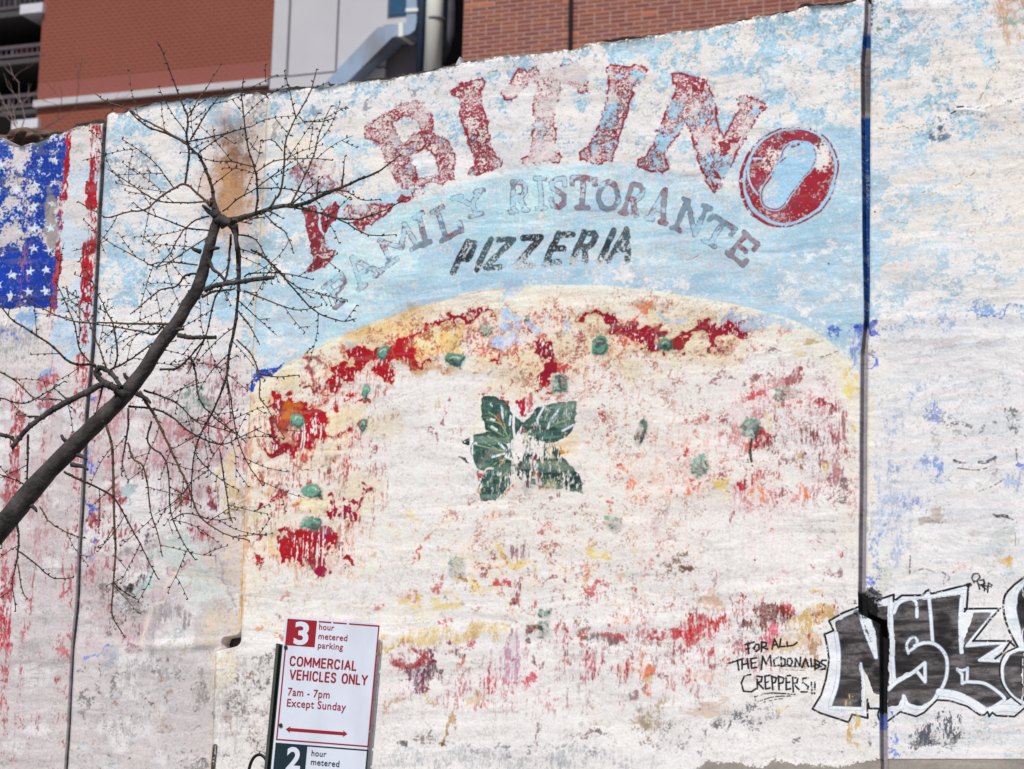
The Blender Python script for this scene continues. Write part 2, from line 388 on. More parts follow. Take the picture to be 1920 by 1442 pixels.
big(z2([(910, 550), (903, 510), (960, 430), (985, 392), (1030, 400), (1120, 400), (1220, 370), (1330, 338), (1390, 420), (1402, 500), (1340, 520), (1290, 480), (1230, 450), (1215, 560), (1190, 850), (1240, 880), (1230, 905), (1040, 925), (1018, 890), (1070, 860), (1085, 540), (1090, 460), (1040, 470), (1000, 510), (960, 550)]), (), .46, .22, .82, .45)
big(z2([(1505, 380), (1530, 362), (1620, 368), (1722, 390), (1720, 422), (1650, 465), (1600, 650), (1540, 860), (1530, 910), (1410, 910), (1335, 900), (1332, 865), (1400, 830), (1450, 680), (1510, 480), (1500, 420)]), (), .42, .75, .40, .66)
big(zN([(410, 190), (370, 150), (370, 100), (410, 85), (670, 145), (760, 420), (820, 640), (960, 400), (945, 300), (980, 265), (1190, 330), (1210, 380), (1100, 470), (950, 760), (790, 1060), (740, 1125), (690, 1060), (600, 780), (500, 480), (400, 670), (320, 760), (340, 930), (280, 960), (170, 915), (70, 885), (70, 835), (160, 800)]), (), .44, .78, .50, .7)
for q in ([(510, 120), (660, 150), (630, 250), (560, 250)], [(250, 600), (300, 560), (330, 640), (290, 670)], [(1140, 350), (1190, 350), (1180, 400), (1140, 390)], [(700, 930), (760, 910), (820, 1000), (690, 980)], [(700, 1020), (790, 1050), (740, 1115)], [(860, 650), (990, 620), (960, 680), (880, 700)], [(780, 680), (900, 690), (860, 790), (780, 800)]):
    poly(zN(q), MAR, .75, 'f', w=.2)
# first A: solid legs, top worn away to specks
big(z1([(105, 430), (230, 408), (280, 590), (320, 740), (370, 800), (425, 800), (410, 850), (330, 940), (230, 1020), (192, 1020), (190, 960), (222, 920), (205, 820), (200, 720), (140, 520)]), (), 1.15, .1, .28, .25)
big(z1([(280, 490), (360, 430), (440, 372), (470, 430), (445, 540), (380, 610), (322, 665)]), (), 1.2, .05, .15, .2)
big(z1([(560, 560), (640, 520), (760, 500), (860, 420), (945, 398), (945, 445), (860, 520), (760, 575), (645, 642), (630, 600)]), (), .9, .15, .35, .4)
big(z1([(480, 480), (560, 400), (720, 400), (860, 400), (760, 480), (640, 530), (560, 540)]), (), .5, .3, .7, .3)
poly(z1([(1000, 310), (1100, 330), (1105, 370), (1010, 412), (985, 370)]), MAR, .9, 'f'); poly(z1([(1100, 280), (1190, 250), (1240, 230), (1250, 280), (1180, 340), (1110, 360)]), MAR, .5, 'f')
blob(600, 345, 45, 26, MAR, .40, 'f', rot=.3); blob(640, 350, 28, 20, DRK, .42, 'f'); blob(575, 330, 22, 14, MAR, .45, 'f'); blob(615, 330, 60, 34, MAR2, .4, 'D', op=.5)
# the O
O_out = zN([(1400, 553), (1520, 553), (1620, 580), (1750, 690), (1820, 870), (1805, 1000), (1770, 1130), (1650, 1300), (1450, 1400), (1280, 1418), (1130, 1355), (1020, 1235), (975, 1050), (1000, 870), (1100, 700), (1240, 600)])
O_mid = zN([(1400, 575), (1510, 572), (1600, 600), (1720, 700), (1790, 870), (1775, 1000), (1740, 1110), (1630, 1270), (1450, 1370), (1290, 1380), (1150, 1310), (1060, 1200), (1015, 1050), (1035, 880), (1125, 720), (1250, 620)])
O_in = zN([(1470, 678), (1570, 700), (1622, 790), (1590, 900), (1500, 1010), (1400, 1150), (1330, 1240), (1265, 1268), (1185, 1235), (1152, 1140), (1180, 1060), (1260, 940), (1310, 850), (1340, 760), (1390, 700)])
oo = ccurve(O_out); om = ccurve(O_mid); oi = ccurve(O_in)
sl = bbox(oo, 16); X, Y = PX[sl] + wx[sl] * 2.5, PY[sl] + wy[sl] * 2.5
m_o = inside(oo, X, Y); m_m = inside(om, X, Y); m_i = inside(oi, X, Y)
put(sl, alb(165, 205, 228), m_o, .35, .05)
ring = m_m * (1 - m_i)
put(sl, alb(146, 50, 66), ring, .5, .30)
put(sl, alb(135, 110, 120), ring * dis(.30, 'F', sl, .3) * .5, .5, .1)
put(sl, alb(168, 30, 44), ring * dis(.38, 'M', sl, .2) * .7, .5, .1)
put(sl, alb(230, 216, 210), ring * dis(.15, 'f', sl, .15), .1)
put(sl, alb(230, 218, 212), ring * dis(np.clip(1.5 - np.hypot((X - 1446) / 15, (Y - 300) / 28), 0, 1), 'F', sl, .18), .1)
put(sl, alb(230, 218, 212), ring * dis(np.clip(1.5 - np.hypot((X - 1534) / 19, (Y - 290) / 28), 0, 1), 'F', sl, .18), .1)
put(sl, alb(232, 220, 215), m_i * dis(.22, 'F', sl, .18) * .8, .1)
put(sl, alb(148, 40, 56), ring * dis(np.clip(1.2 - np.hypot((X - 1448) / 18, (Y - 305) / 34), 0, 1) * .5, 'f', sl, .18), .1)
put(sl, alb(110, 60, 60), ring * dis(np.clip(1.2 - np.hypot((X - 1528) / 18, (Y - 265) / 16), 0, 1) * .6, 'f', sl, .18), .1)
d = dseg(oo, X, Y, True); left = ss(1480, 1400, X) * ss(250, 330, Y)
put(sl, DRK, np.clip((1.6 + 2.2 * left - d) / .9 + .5, 0, 1) * dis(.55 + .25 * left, 'F', sl, .15), .6)
put(sl, alb(205, 222, 236), np.clip((1.2 - np.abs(d - 5)) / .9 + .5, 0, 1) * (1 - m_o) * .5, .4)
d = dseg(oi, X, Y, True)
put(sl, alb(165, 205, 228), np.clip((3.2 - d) / .9 + .5, 0, 1), .4, .05)
put(sl, DRK, np.clip((1.1 - d) / .9 + .5, 0, 1) * dis(.60, 'F', sl, .15), .6)
stroke(curve(zN([(1060, 830), (1035, 930), (1060, 1050), (1120, 1140)])), 1.8, alb(170, 208, 230), 1, None)
stroke(curve(zN([(1080, 825), (1150, 825)])), 1.8, alb(170, 208, 230), 1, None)
stroke(zN([(1420, 720), (1480, 700)]), 2.4, DRK, .8, 'f'); stroke(zN([(1240, 930), (1290, 870), (1360, 820)]), 1.6, DRK, .5, 'f'); stroke(zN([(1200, 1040), (1235, 990)]), 1.8, alb(190, 30, 30), .9, 'f')

# --- small lettering as worn strokes --------------------------------
SER = {
 'F': [[(.18, .02), (.18, .98)], [(0, .02), (.9, .02)], [(.9, .02), (.9, .25)], [(.18, .48), (.62, .48)], [(0, .98), (.42, .98)]],
 'A': [[(.5, 0), (.14, .95)], [(.5, 0), (.86, .95)], [(.28, .62), (.72, .62)], [(0, .98), (.3, .98)], [(.7, .98), (1, .98)]],
 'M': [[(.12, .02), (.12, .97)], [(.12, .02), (.5, .7)], [(.5, .7), (.88, .02)], [(.88, .02), (.88, .97)], [(0, .98), (.28, .98)], [(.72, .98), (1, .98)]],
 'I': [[(.5, .02), (.5, .98)], [(.05, .02), (.95, .02)], [(.05, .98), (.95, .98)]],
 'L': [[(.2, .02), (.2, .98)], [(0, .02), (.5, .02)], [(0, .98), (.95, .98)], [(.95, .98), (.95, .74)]],
 'Y': [[(.08, .02), (.5, .5)], [(.92, .02), (.5, .5)], [(.5, .5), (.5, .98)], [(0, .02), (.26, .02)], [(.74, .02), (1, .02)], [(.3, .98), (.7, .98)]],
 'R': [[(.15, .02), (.15, .98)], [(.15, .04), (.65, .04), (.88, .16), (.88, .34), (.65, .5), (.15, .5)], [(.5, .52), (.9, .97)], [(0, .98), (.34, .98)], [(.82, .98), (1, .98)]],
 'S': [[(.92, .26), (.84, .05), (.4, .03), (.1, .16), (.14, .36), (.5, .48), (.86, .62), (.9, .84), (.6, .98), (.2, .95), (.08, .72)]],
 'T': [[(.04, .04), (.96, .04)], [(.04, .04), (.02, .24)], [(.96, .04), (.98, .24)], [(.5, .04), (.5, .97)], [(.28, .98), (.72, .98)]],
 'O': [[(.5, .03), (.8, .1), (.96, .35), (.96, .65), (.8, .9), (.5, .98), (.2, .9), (.04, .65), (.04, .35), (.2, .1), (.5, .03)]],
 'N': [[(.12, .02), (.12, .97)], [(.12, .02), (.85, .97)], [(.85, .02), (.85, .97)], [(0, .98), (.28, .98)], [(.68, .02), (1, .02)], [(0, .02), (.15, .02)]],
 'E': [[(.15, .02), (.15, .98)], [(0, .03), (.88, .03)], [(.88, .03), (.88, .26)], [(.15, .5), (.6, .5)], [(0, .97), (.9, .97)], [(.9, .97), (.9, .74)]]}
SAN = {
 'P': [[(.1, 0), (.1, 1)], [(.1, .04), (.7, .04), (.9, .14), (.9, .42), (.7, .56), (.1, .56)]],
 'I': [[(.5, 0), (.5, 1)]],
 'Z': [[(.05, .05), (.9, .05)], [(.9, .05), (.08, .95)], [(.08, .95), (.92, .95)]],
 'E': [[(.1, 0), (.1, 1)], [(.1, .05), (.95, .05)], [(.1, .5), (.8, .5)], [(.1, .95), (.95, .95)]],
 'R': [[(.1, 0), (.1, 1)], [(.1, .04), (.7, .04), (.9, .14), (.9, .38), (.7, .5), (.1, .5)], [(.55, .52), (.95, 1)]],
 'A': [[(.5, 0), (.05, 1)], [(.5, 0), (.92, 1)], [(.25, .66), (.8, .66)]]}
def glyph(tabl, ch, TL, TR, BL, r, fn):
    TL, TR, BL = map(np.array, (TL, TR, BL)); u = TR - TL; v = BL - TL
    segs = [[tuple(TL + u * x + v * y) for x, y in s_] for s_ in tabl[ch]]
    allp = [p for s_ in segs for p in s_]; sl = bbox(allp, r + 12); X, Y = PX[sl] + wx[sl] * 3, PY[sl] + wy[sl] * 3
    d = None
    for s_ in segs:
        e = dseg(s_, X, Y); d = e if d is None else np.minimum(d, e)
    fn(sl, d, r)
def fade_letter(level):
    def fn(sl, d, r):
        mk = np.clip((r - d) / .9 + .5, 0, 1)
        put(sl, alb(150, 186, 206), mk * .45, .4)
        a_ = dis(level * 1.25, 'M', sl, .12)
        put(sl, alb(112, 132, 146) if level < .45 else alb(138, 112, 120), mk * a_ * .8, .5, .2)
        put(sl, alb(146, 60, 72), mk * dis(level * .42, 'F', sl, .18) * .9, .5)
        e = np.clip((.9 - np.abs(d - r)) / .8 + .5, 0, 1)
        put(sl, alb(88, 116, 140), e * dis(.72, 'f', sl, .4) * .9, .5)
        put(sl, alb(130, 60, 72), e * dis(.20, 'F', sl, .15) * .9, .5)
    return fn
q2 = lambda *p: Zm(830, 320, 5.053, p)
q3 = lambda *p: Zm(1140, 330, 6.0, p)
for ch, pts, lv in (
    ('F', z1([(320, 1140), (490, 1010), (430, 1340)]), .5), ('A', z1([(455, 975), (690, 790), (630, 1180)]), .32), ('M', z1([(795, 745), (1085, 548), (905, 955)]), .35),
    ('I', z1([(1135, 515), (1210, 472), (1200, 775)]), .42), ('L', [(811, 397), (850, 377), (828, 452)], .34),
    ('Y', q2((100, 270), (390, 180), (175, 470)), .50),
    ('R', q2((640, 108), (800, 100), (640, 390)), .42), ('I', q2((880, 75), (965, 72), (885, 358)), .42), ('S', q2((1015, 70), (1170, 66), (1015, 355)), .48), ('T', q2((1225, 60), (1450, 66), (1215, 350)), .46),
    ('O', q2((1480, 100), (1670, 105), (1470, 370)), .30),
    ('R', q3((245, 80), (420, 110), (150, 420)), .62), ('A', q3((530, 130), (745, 195), (430, 470)), .50), ('N', q3((860, 255), (1160, 360), (720, 590)), .42),
    ('T', q3((1180, 430), (1440, 590), (1010, 690)), .36), ('E', q3((1530, 620), (1720, 780), (1340, 870)), .72)):
    glyph(SER, ch, *pts, 4.6, fade_letter(lv))
stroke(z1([(520, 1100), (470, 1160), (420, 1240)]), 3, alb(130, 90, 104), .5, 'f')
# PIZZERIA in black
def black_letter(sl, d, r):
    mk = np.clip((r - d) / 1.2 + .5, 0, 1)
    # wears more towards the bottom right
    X, Y = PX[sl], PY[sl]
    wear = .12 + .40 * ss(455, 515, Y) * ss(880, 1000, X) + .18 * ss(465, 505, Y)
    put(sl, alb(58, 72, 82), mk * .96 * dis(1.05 - wear * .35, 'f', sl, .18), .5, .25)
    put(sl, alb(34, 40, 46), mk * dis(.40, 'M', sl, .3) * (1 - wear) * .9, .5, .2)
    put(sl, alb(206, 212, 214), mk * dis(wear, 'f', sl, .10) * .9, .1)
for ch, pts in (('P', q2((225, 678), (335, 675), (88, 965))), ('I', q2((440, 655), (490, 650), (298, 945))), ('Z', q2((530, 645), (695, 640), (390, 935))), ('Z', q2((765, 630), (950, 620), (670, 918))),
                ('E', q2((1085, 600), (1240, 590), (950, 888))), ('R', q2((1325, 582), (1475, 578), (1212, 875))), ('I', q2((1590, 562), (1640, 560), (1470, 865))), ('A', q2((1640, 560), (1850, 550), (1560, 860)))):
    glyph(SAN, ch, *pts, 6.0, black_letter)

# --- the pizza -------------------------------------------------------
piz = (PX > PEx - 2) & (PX < 1640) & (PY > ARCy + 5 * (wx)) 
pf = piz.astype(np.float32); dep = PY - ARCy
left_in = np.clip((PX - PEx) / 60, 0, 1)
put(ALL, alb(232, 226, 221), pf * .80, .25, .03)
put(ALL, alb(238, 226, 202), pf * ss(95, 20, dep) * .75 * (.5 + .5 * nM), .3, .05)
put(ALL, alb(233, 206, 140), pf * ss(70, 10, np.abs(dep - 25) ) * dis(.32, 'M', ALL, .3) * ss(900, 700, PX) * .8, .3, .05)
put(ALL, alb(238, 222, 196), pf * ss(80, 10, PX - PEx) * ss(1190, 1100, PY) * .6, .3)
put(ALL, alb(238, 222, 190), pf * ss(1540, 1605, PX) * .30 * (.4 + nM) * ss(1150, 900, PY), .3)
put(ALL, alb(238, 222, 206), pf * ss(1200, 900, PY) * dis(.30, 'L', ALL, .5) * .40, .3, .03)
stroke([(p[0], p[1] + 1) for p in curve(ARC[1:9])], 1.4, alb(226, 190, 120), .8, 'f', op=.6)
stroke([(p[0], p[1] + 3) for p in curve(ARC[8:])], 4, alb(240, 232, 214), .9, 'F', op=.8)
RED = alb(158, 12, 26); RD2 = alb(186, 20, 30); WINE = alb(130, 14, 44); ORG = alb(228, 120, 70); YEL = alb(228, 176, 66); YLT = alb(238, 205, 120); OLV = alb(84, 150, 130); OLD = alb(44, 74, 70); TAN = alb(206, 178, 128); BRN = alb(120, 60, 34)
z6 = lambda p: Zm(460, 560, 4.806, p); z5 = lambda p: Zm(640, 480, 3, p); z7 = lambda p: Zm(1280, 480, 3, p); zb = lambda p: Zm(640, 960, 2.99, p); zc = lambda p: Zm(1280, 960, 2.99, p); zs = lambda p: Zm(460, 840, 6.008, p)
poly(z6([(170, 740), (340, 700), (430, 640), (470, 780), (620, 760), (690, 700), (860, 560), (960, 430), (1200, 380), (1300, 300), (1538, 200), (1538, 260), (1300, 420), (1100, 460), (700, 760), (400, 830), (200, 800)]), alb(214, 196, 150), .5, None, 10, warp='V', var=.3)
# yellow crust patches
poly(z5([(0, 440), (160, 380), (300, 325), (430, 275), (560, 260), (480, 350), (330, 430), (160, 480), (0, 520)]), YEL, .55, None, 9, warp='V', var=.4)
poly(z5([(380, 520), (470, 440), (600, 410), (760, 380), (700, 450), (640, 520), (580, 560), (480, 590), (420, 570)]), alb(235, 196, 96), .75, None, 6, warp='V', var=.3)
poly(z5([(420, 470), (560, 430), (560, 520), (450, 550)]), alb(240, 226, 190), .8, None, 8, warp='V')
poly(z5([(330, 600), (560, 600), (720, 640), (560, 650), (420, 650)]), alb(196, 150, 70), .6, None, 6, warp='V')
poly(z5([(760, 520), (860, 520), (1060, 500), (1140, 560), (1110, 640), (900, 640), (720, 620)]), alb(236, 218, 184), .8, None, 8, warp='V')
poly(z5([(840, 650), (1090, 650), (1110, 790), (960, 830), (780, 760)]), alb(232, 214, 184), .7, None, 8, warp='V')
poly(z5([(1500, 440), (1680, 450), (1680, 560), (1520, 560)]), alb(234, 218, 186), .6, None, 8, warp='V')
def field(pts, col, cov, nz='D', soft=30, w=.42, op=1.0, h=.4):
    sl = bbox(pts, 12 + soft)
    if sl is None: return
    m_ = smooth_in(pts, soft, VX[sl] + 30 * (nM[sl] - .5), VY[sl] + 40 * (nL[sl] - .5))
    pat = np.clip(.35 + 1.3 * (nM[sl] - .2), 0, 1.25)
    a_ = dis(m_ * cov * pat, nz, sl, w) * np.clip(m_ * 3, 0, 1) * op
    put(sl, col, m_ * cov * .15 * op * pat, .1, .1); put(sl, col, a_, h, .2)
BAND = [(600, 690), (680, 640), (760, 600), (900, 578), (1060, 570), (1230, 562), (1400, 595), (1410, 650), (1290, 668), (1120, 680), (1070, 740), (1010, 740), (970, 690), (850, 695), (720, 705), (640, 730)]
LEFTC = [(480, 760), (560, 720), (700, 700), (720, 800), (700, 960), (660, 1070), (480, 1060), (475, 900)]
RIGHTC = [(1370, 750), (1480, 700), (1585, 760), (1590, 930), (1500, 950), (1380, 945), (1350, 860)]
MIDR = [(1120, 720), (1260, 710), (1350, 800), (1340, 930), (1180, 930), (1120, 840)]
LOWB = [(730, 1200), (900, 1175), (1200, 1150), (1400, 1140), (1500, 1150), (1460, 1240), (1300, 1290), (1000, 1300), (740, 1290)]
MIDL = [(840, 950), (1000, 935), (1300, 960), (1320, 1110), (1100, 1130), (860, 1130)]
for q, c, cv, nz, op in ((LEFTC, YLT, .42, 'M', .6), (BAND, YLT, .5, 'M', .7), (BAND, ORG, .22, 'D', .8), (LEFTC, alb(232, 170, 140), .34, 'D', .7), (RIGHTC, alb(222, 160, 160), .30, 'D', .5), (MIDR, alb(236, 208, 176), .36, 'D', .6), (MIDR, ORG, .15, 'D', .6), (LOWB, alb(210, 160, 168), .28, 'D', .5), (MIDL, alb(234, 200, 160), .34, 'D', .6),
                         (BAND, alb(170, 34, 46), .30, 'f', .8), (BAND, alb(150, 96, 40), .16, 'K', .6), (LEFTC, RED, .26, 'D', .85), (RIGHTC, alb(160, 40, 56), .24, 'D', .8), (RIGHTC, alb(190, 30, 36), .14, 'f', .8), (MIDR, alb(196, 50, 50), .13, 'f', .8), (LOWB, alb(176, 40, 60), .19, 'D', .8), (MIDL, alb(176, 60, 60), .12, 'f', .8),
                         ([(1200, 700), (1600, 700), (1600, 1100), (1200, 1100)], alb(222, 200, 200), .34, 'S', .40), ([(500, 980), (840, 980), (840, 1180), (500, 1180)], alb(236, 214, 180), .34, 'D', .5)):
    field(q, c, cv * (.72 if q in (MIDR, LOWB, MIDL) else 1), nz, op=op)
# halos then reds
R1 = z6([(240, 880), (360, 865), (400, 930), (560, 950), (690, 880), (760, 830), (800, 720), (830, 650), (950, 560), (860, 520), (1000, 480), (1150, 420), (1200, 385), (1290, 440), (1400, 400), (1440, 320), (1538, 290), (1538, 440), (1500, 450), (1490, 520), (1538, 560), (1538, 600), (1380, 590), (1340, 640), (1330, 730), (1200, 700), (1130, 610), (1050, 640), (1000, 690), (900, 740), (760, 840), (620, 900), (600, 960), (680, 1000), (690, 1090), (760, 1170), (870, 1210), (940, 1230), (900, 1260), (780, 1230), (700, 1290), (590, 1310), (570, 1340), (480, 1310), (420, 1390), (300, 1410), (150, 1400), (120, 1380), (200, 1300), (160, 1250), (210, 1200), (200, 1130), (300, 1060), (280, 980), (240, 930)])
R2 = z5([(330, 465), (390, 420), (500, 380), (640, 345), (840, 310), (780, 352), (650, 375), (520, 402), (430, 440), (385, 500), (400, 560), (460, 590), (540, 600), (470, 615), (380, 590), (320, 560), (320, 500)])
R3 = z5([(1080, 490), (1180, 490), (1190, 560), (1230, 600), (1250, 640), (1200, 690), (1110, 780), (1110, 680), (1090, 650), (1150, 620), (1150, 560), (1110, 520)])
R4 = z5([(1340, 330), (1440, 310), (1530, 310), (1600, 360), (1650, 400), (1720, 440), (1820, 400), (1800, 460), (1860, 460), (1915, 450), (1915, 530), (1820, 520), (1760, 550), (1680, 520), (1700, 480), (1640, 440), (1560, 420), (1480, 430), (1540, 390), (1400, 350)])
R5 = z7([(120, 380), (350, 370), (350, 430), (280, 430), (240, 470), (190, 530), (150, 500), (180, 450), (80, 460), (-10, 470), (-10, 440), (60, 430)])
R6 = z5([(870, 480), (905, 540), (890, 590), (820, 605), (800, 585), (865, 560), (860, 500)])
for q, cv in ((R1, 1.08), (R2, 1.08), (R3, 1.05), (R4, .76), (R5, .98), (R6, 1.0)):
    poly(q, alb(166, 120, 58), .55, None, 9, warp='V', var=.4)
    poly(q, ORG, .5, None, 5, warp='V', var=.3)
    poly(q, RED, cv, 'K', 2, .12, .5, .25, 'V')
    sl = bbox(q, 10); mk = inside(q, VX[sl], VY[sl])
    put(sl, alb(196, 24, 30), mk * dis(.30 * cv, 'M', sl, .2) * .8, .5)
    put(sl, WINE, mk * dis(.30 * cv, 'L', sl, .2) * .7, .5)
    put(sl, alb(234, 222, 216), mk * dis(.13 if q is R1 or q is R5 else .07, 'D', sl, .12), .2)
poly(z6([(340, 1000), (420, 950), (530, 1000), (540, 1050), (420, 1050), (370, 1090)]), alb(206, 116, 34), .85, None, 6, warp='V')
poly(z6([(280, 1180), (420, 1170), (400, 1280), (300, 1290)]), alb(236, 190, 160), .75, None, 8, warp='V')
poly(z6([(280, 1080), (350, 1080), (340, 1150), (270, 1150)]), alb(190, 70, 36), .7, None, 5, warp='V')
poly(z6([(700, 1010), (800, 990), (960, 960), (1060, 990), (980, 1060), (960, 1160), (860, 1180), (740, 1120)]), alb(240, 214, 176), .85, None, 8, warp='V')
poly(z6([(700, 1300), (800, 1240), (900, 1300), (880, 1400), (700, 1440)]), alb(240, 218, 184), .7, None, 8, warp='V')
poly(z6([(480, 1340), (560, 1340), (640, 1440), (440, 1440)]), alb(242, 212, 172), .7, None, 8, warp='V')
poly(z6([(560, 540), (650, 550), (670, 600), (640, 640), (590, 590)]), alb(130, 30, 54), .8, None, 3, warp='V')
poly(z6([(450, 810), (640, 770), (740, 800), (560, 840), (470, 850)]), alb(140, 24, 36), .75, 'K', 2, warp='V')
poly(z6([(750, 960), (790, 890), (850, 960), (840, 1010), (760, 1010)]), RD2, .8, 'K', 1, warp='V')
poly(z6([(900, 920), (1040, 890), (1150, 870), (1150, 920), (1100, 960), (980, 930), (920, 945)]), RD2, .8, 'K', 1, warp='V')
poly(z6([(975, 1090), (1020, 1080), (1010, 1180), (975, 1170)]), RD2, .9, 'f', 1, warp='V')
# faint sprayed reds along the crust
for (x, y, rx, ry, rot, c, cv, nz) in [(1225, 308, 34, 14, 0, RED, .45, 'f'), (1150, 300, 20, 10, 0, WINE, .45, 'f'), (1320, 320, 26, 12, -.2, ORG, .7, 'M'), (1050, 300, 90, 12, -.1, alb(232, 170, 130), .6, 'M'), (1400, 335, 40, 16, 0, RED, .5, 'f'), (1700, 290, 26, 26, 0, ORG, .6, 'M'), (1720, 330, 14, 14, 0, RD2, .7, 'f'), (1310, 500, 30, 40, 0, RED, .55, 'f'), (880, 460, 20, 12, 0, RED, .6, 'f'), (930, 380, 14, 10, 0, RED, .7, 'f'), (1040, 410, 16, 10, 0, WINE, .6, 'f'), (1000, 390, 40, 10, 0, ORG, .4, 'f'), (1600, 380, 40, 16, .4, RED, .5, 'f'), (1520, 390, 30, 12, 0, RED, .5, 'f'),
        (1260, 650, 28, 24, 0, RD2, .65, 'f'), (950, 720, 12, 34, 0, alb(200, 60, 40), .7, 'f'), (1040, 850, 26, 60, 0, alb(180, 30, 50), .6, 'S'), (760, 650, 24, 18, 0, alb(205, 90, 90), .5, 'f'), (800, 780, 26, 8, 0, RD2, .5, 'f'), (930, 825, 18, 12, 0, RD2, .9, 'f'), (800, 1210, 18, 24, 0, RD2, .9, 'f'),
        (1530, 765, 34, 12, .1, WINE, .72, 'f'), (1560, 815, 60, 8, 0, BRN, .55, 'f'), (1450, 825, 14, 10, 0, WINE, .85, 'f'), (1460, 890, 9, 36, 0, RD2, .6, 'f'), (1500, 995, 40, 14, .2, RD2, .5, 'f'), (1640, 1000, 14, 22, 0, RD2, .65, 'f'), (1690, 1090, 10, 20, 0, RD2, .6, 'f'), (1710, 930, 14, 16, 0, ORG, .6, 'f'), (1570, 1190, 44, 30, 0, ORG, .55, 'D'), (1560, 1160, 36, 14, 0, RD2, .5, 'f'), (1620, 1310, 30, 30, 0, ORG, .55, 'D'), (1820, 1310, 8, 24, 0, RD2, .6, 'f'), (1480, 1330, 14, 10, 0, YEL, .4, 'f')]:
    (px_, py_), = z5([(x, y)]); blob(px_, py_, rx / 3 * 1.15, ry / 3 * 1.15, c, cv, nz, rot)
for (x, y, rx, ry, rot, c, cv, nz) in [(330, 700, 34, 18, 0, WINE, .62, 'f'), (430, 800, 44, 28, -.3, RD2, .68, 'f'), (560, 820, 26, 14, 0, WINE, .5, 'f'), (790, 840, 58, 26, 0, WINE, .6, 'D'), (70, 930, 70, 30, 0, RD2, .58, 'f'), (220, 910, 40, 30, 0, WINE, .48, 'f'), (440, 1020, 60, 40, .2, RD2, .62, 'D'), (510, 1030, 30, 60, 0, WINE, .55, 'D'), (400, 1035, 22, 28, .4, RED, 1.0, 'f'), (360, 1060, 20, 20, 0, alb(214, 90, 60), .7, 'f'), (885, 1060, 26, 40, 0, WINE, .66, 'D'), (870, 1020, 40, 90, 0, alb(190, 120, 130), .42, 'S'), (630, 680, 40, 24, -.6, alb(156, 60, 66), .7, 'D'), (670, 690, 14, 34, 0, alb(156, 60, 66), .6, 'S'), (550, 1130, 12, 18, 0, BRN, .7, 'f'), (780, 1130, 24, 60, 0, WINE, .45, 'D'), (340, 1260, 22, 70, 0, RD2, .6, 'D'), (440, 1270, 50, 50, 0, RD2, .62, 'D'), (440, 1320, 44, 44, 0, ORG, .8, 'D'), (530, 1260, 30, 60, 0, RD2, .46, 'D'), (660, 1310, 24, 50, 0, ORG, .5, 'D'), (740, 960, 10, 34, 0, RED, .8, 'f'), (700, 1010, 30, 60, 0, WINE, .42, 'S'), (20, 1120, 16, 30, 0, RD2, .85, 'f'), (70, 1270, 30, 20, 0, RD2, .75, 'f'), (10, 1290, 24, 20, 0, ORG, .8, 'f'), (550, 430, 34, 24, 0, ORG, .5, 'M'), (540, 460, 30, 14, 0, alb(190, 60, 50), .45, 'f'), (470, 540, 60, 14, .3, WINE, .38, 'f'), (230, 690, 60, 24, 0, WINE, .34, 'f'), (440, 700, 40, 20, 0, WINE, .42, 'f'), (870, 1300, 34, 60, 0, alb(70, 62, 60), .50, 'f'), (860, 1250, 40, 80, 0, alb(180, 110, 120), .45, 'S'), (880, 900, 30, 80, 0, alb(150, 80, 80), .45, 'S'), (520, 900, 14, 90, 0, alb(180, 60, 60), .42, 'S'), (380, 1120, 14, 40, 0, alb(70, 60, 50), .6, 'f'), (700, 520, 60, 20, 0, TAN, .45, 'H'), (680, 560, 40, 16, 0, YLT, .4, 'H'), (910, 640, 26, 60, .3, YLT, .6, 'D'), (960, 720, 20, 60, .2, YLT, .7, 'D'), (970, 980, 18, 60, 0, YLT, .6, 'D'), (200, 1290, 60, 40, 0, YLT, .45, 'M')]:
    (px_, py_), = z7([(x, y)]); blob(px_, py_, rx / 3 * 1.15, ry / 3 * 1.15, c, cv, nz, rot)
stroke(z7([(385, 1030), (378, 1090), (386, 1155)]), 2.6, alb(64, 50, 42), .9, 'f')
# reds of the left edge (olive cluster block)
zr = [([(425, 1080), (440, 950), (500, 920), (560, 960), (680, 970), (690, 900), (830, 920), (1000, 960), (1090, 1000), (1090, 1090), (960, 1120), (900, 1160), (960, 1380), (860, 1410), (800, 1340), (720, 1250), (600, 1270), (560, 1250), (460, 1290), (430, 1200), (450, 1130)], .88),
      ([(960, 620), (1080, 540), (1090, 700), (1040, 830), (960, 800)], .8), ([(1110, 540), (1280, 530), (1280, 580), (1160, 600)], .7), ([(1290, 510), (1370, 500), (1350, 600), (1300, 640)], .75), ([(1120, 700), (1210, 630), (1200, 820), (1110, 800)], .75),
      ([(200, 600), (280, 550), (440, 510), (510, 570), (450, 610), (300, 620)], .7), ([(80, 670), (150, 690), (130, 740), (90, 740)], .7), ([(80, 1110), (140, 1160), (200, 1200), (200, 1340), (80, 1340), (110, 1250)], .6), ([(150, 960), (200, 930), (220, 980), (190, 1000)], .6), ([(1140, 960), (1230, 930), (1200, 1010), (1140, 1030)], .6), ([(1120, 1180), (1160, 1190), (1170, 1280), (1120, 1280)], .7), ([(530, 220), (600, 200), (700, 250), (600, 290)], .5), ([(925, 90), (1000, 40), (1000, 75), (930, 100)], .6), ([(850, 200), (960, 190), (940, 220), (870, 220)], .8), ([(1290, 440), (1340, 440), (1330, 470), (1290, 470)], .6), ([(1410, 400), (1460, 410), (1440, 430)], .6), ([(970, 1200), (1060, 1150), (1060, 1380), (970, 1380)], .45), ([(650, 760), (700, 740), (900, 750), (900, 790), (640, 790)], .6)]
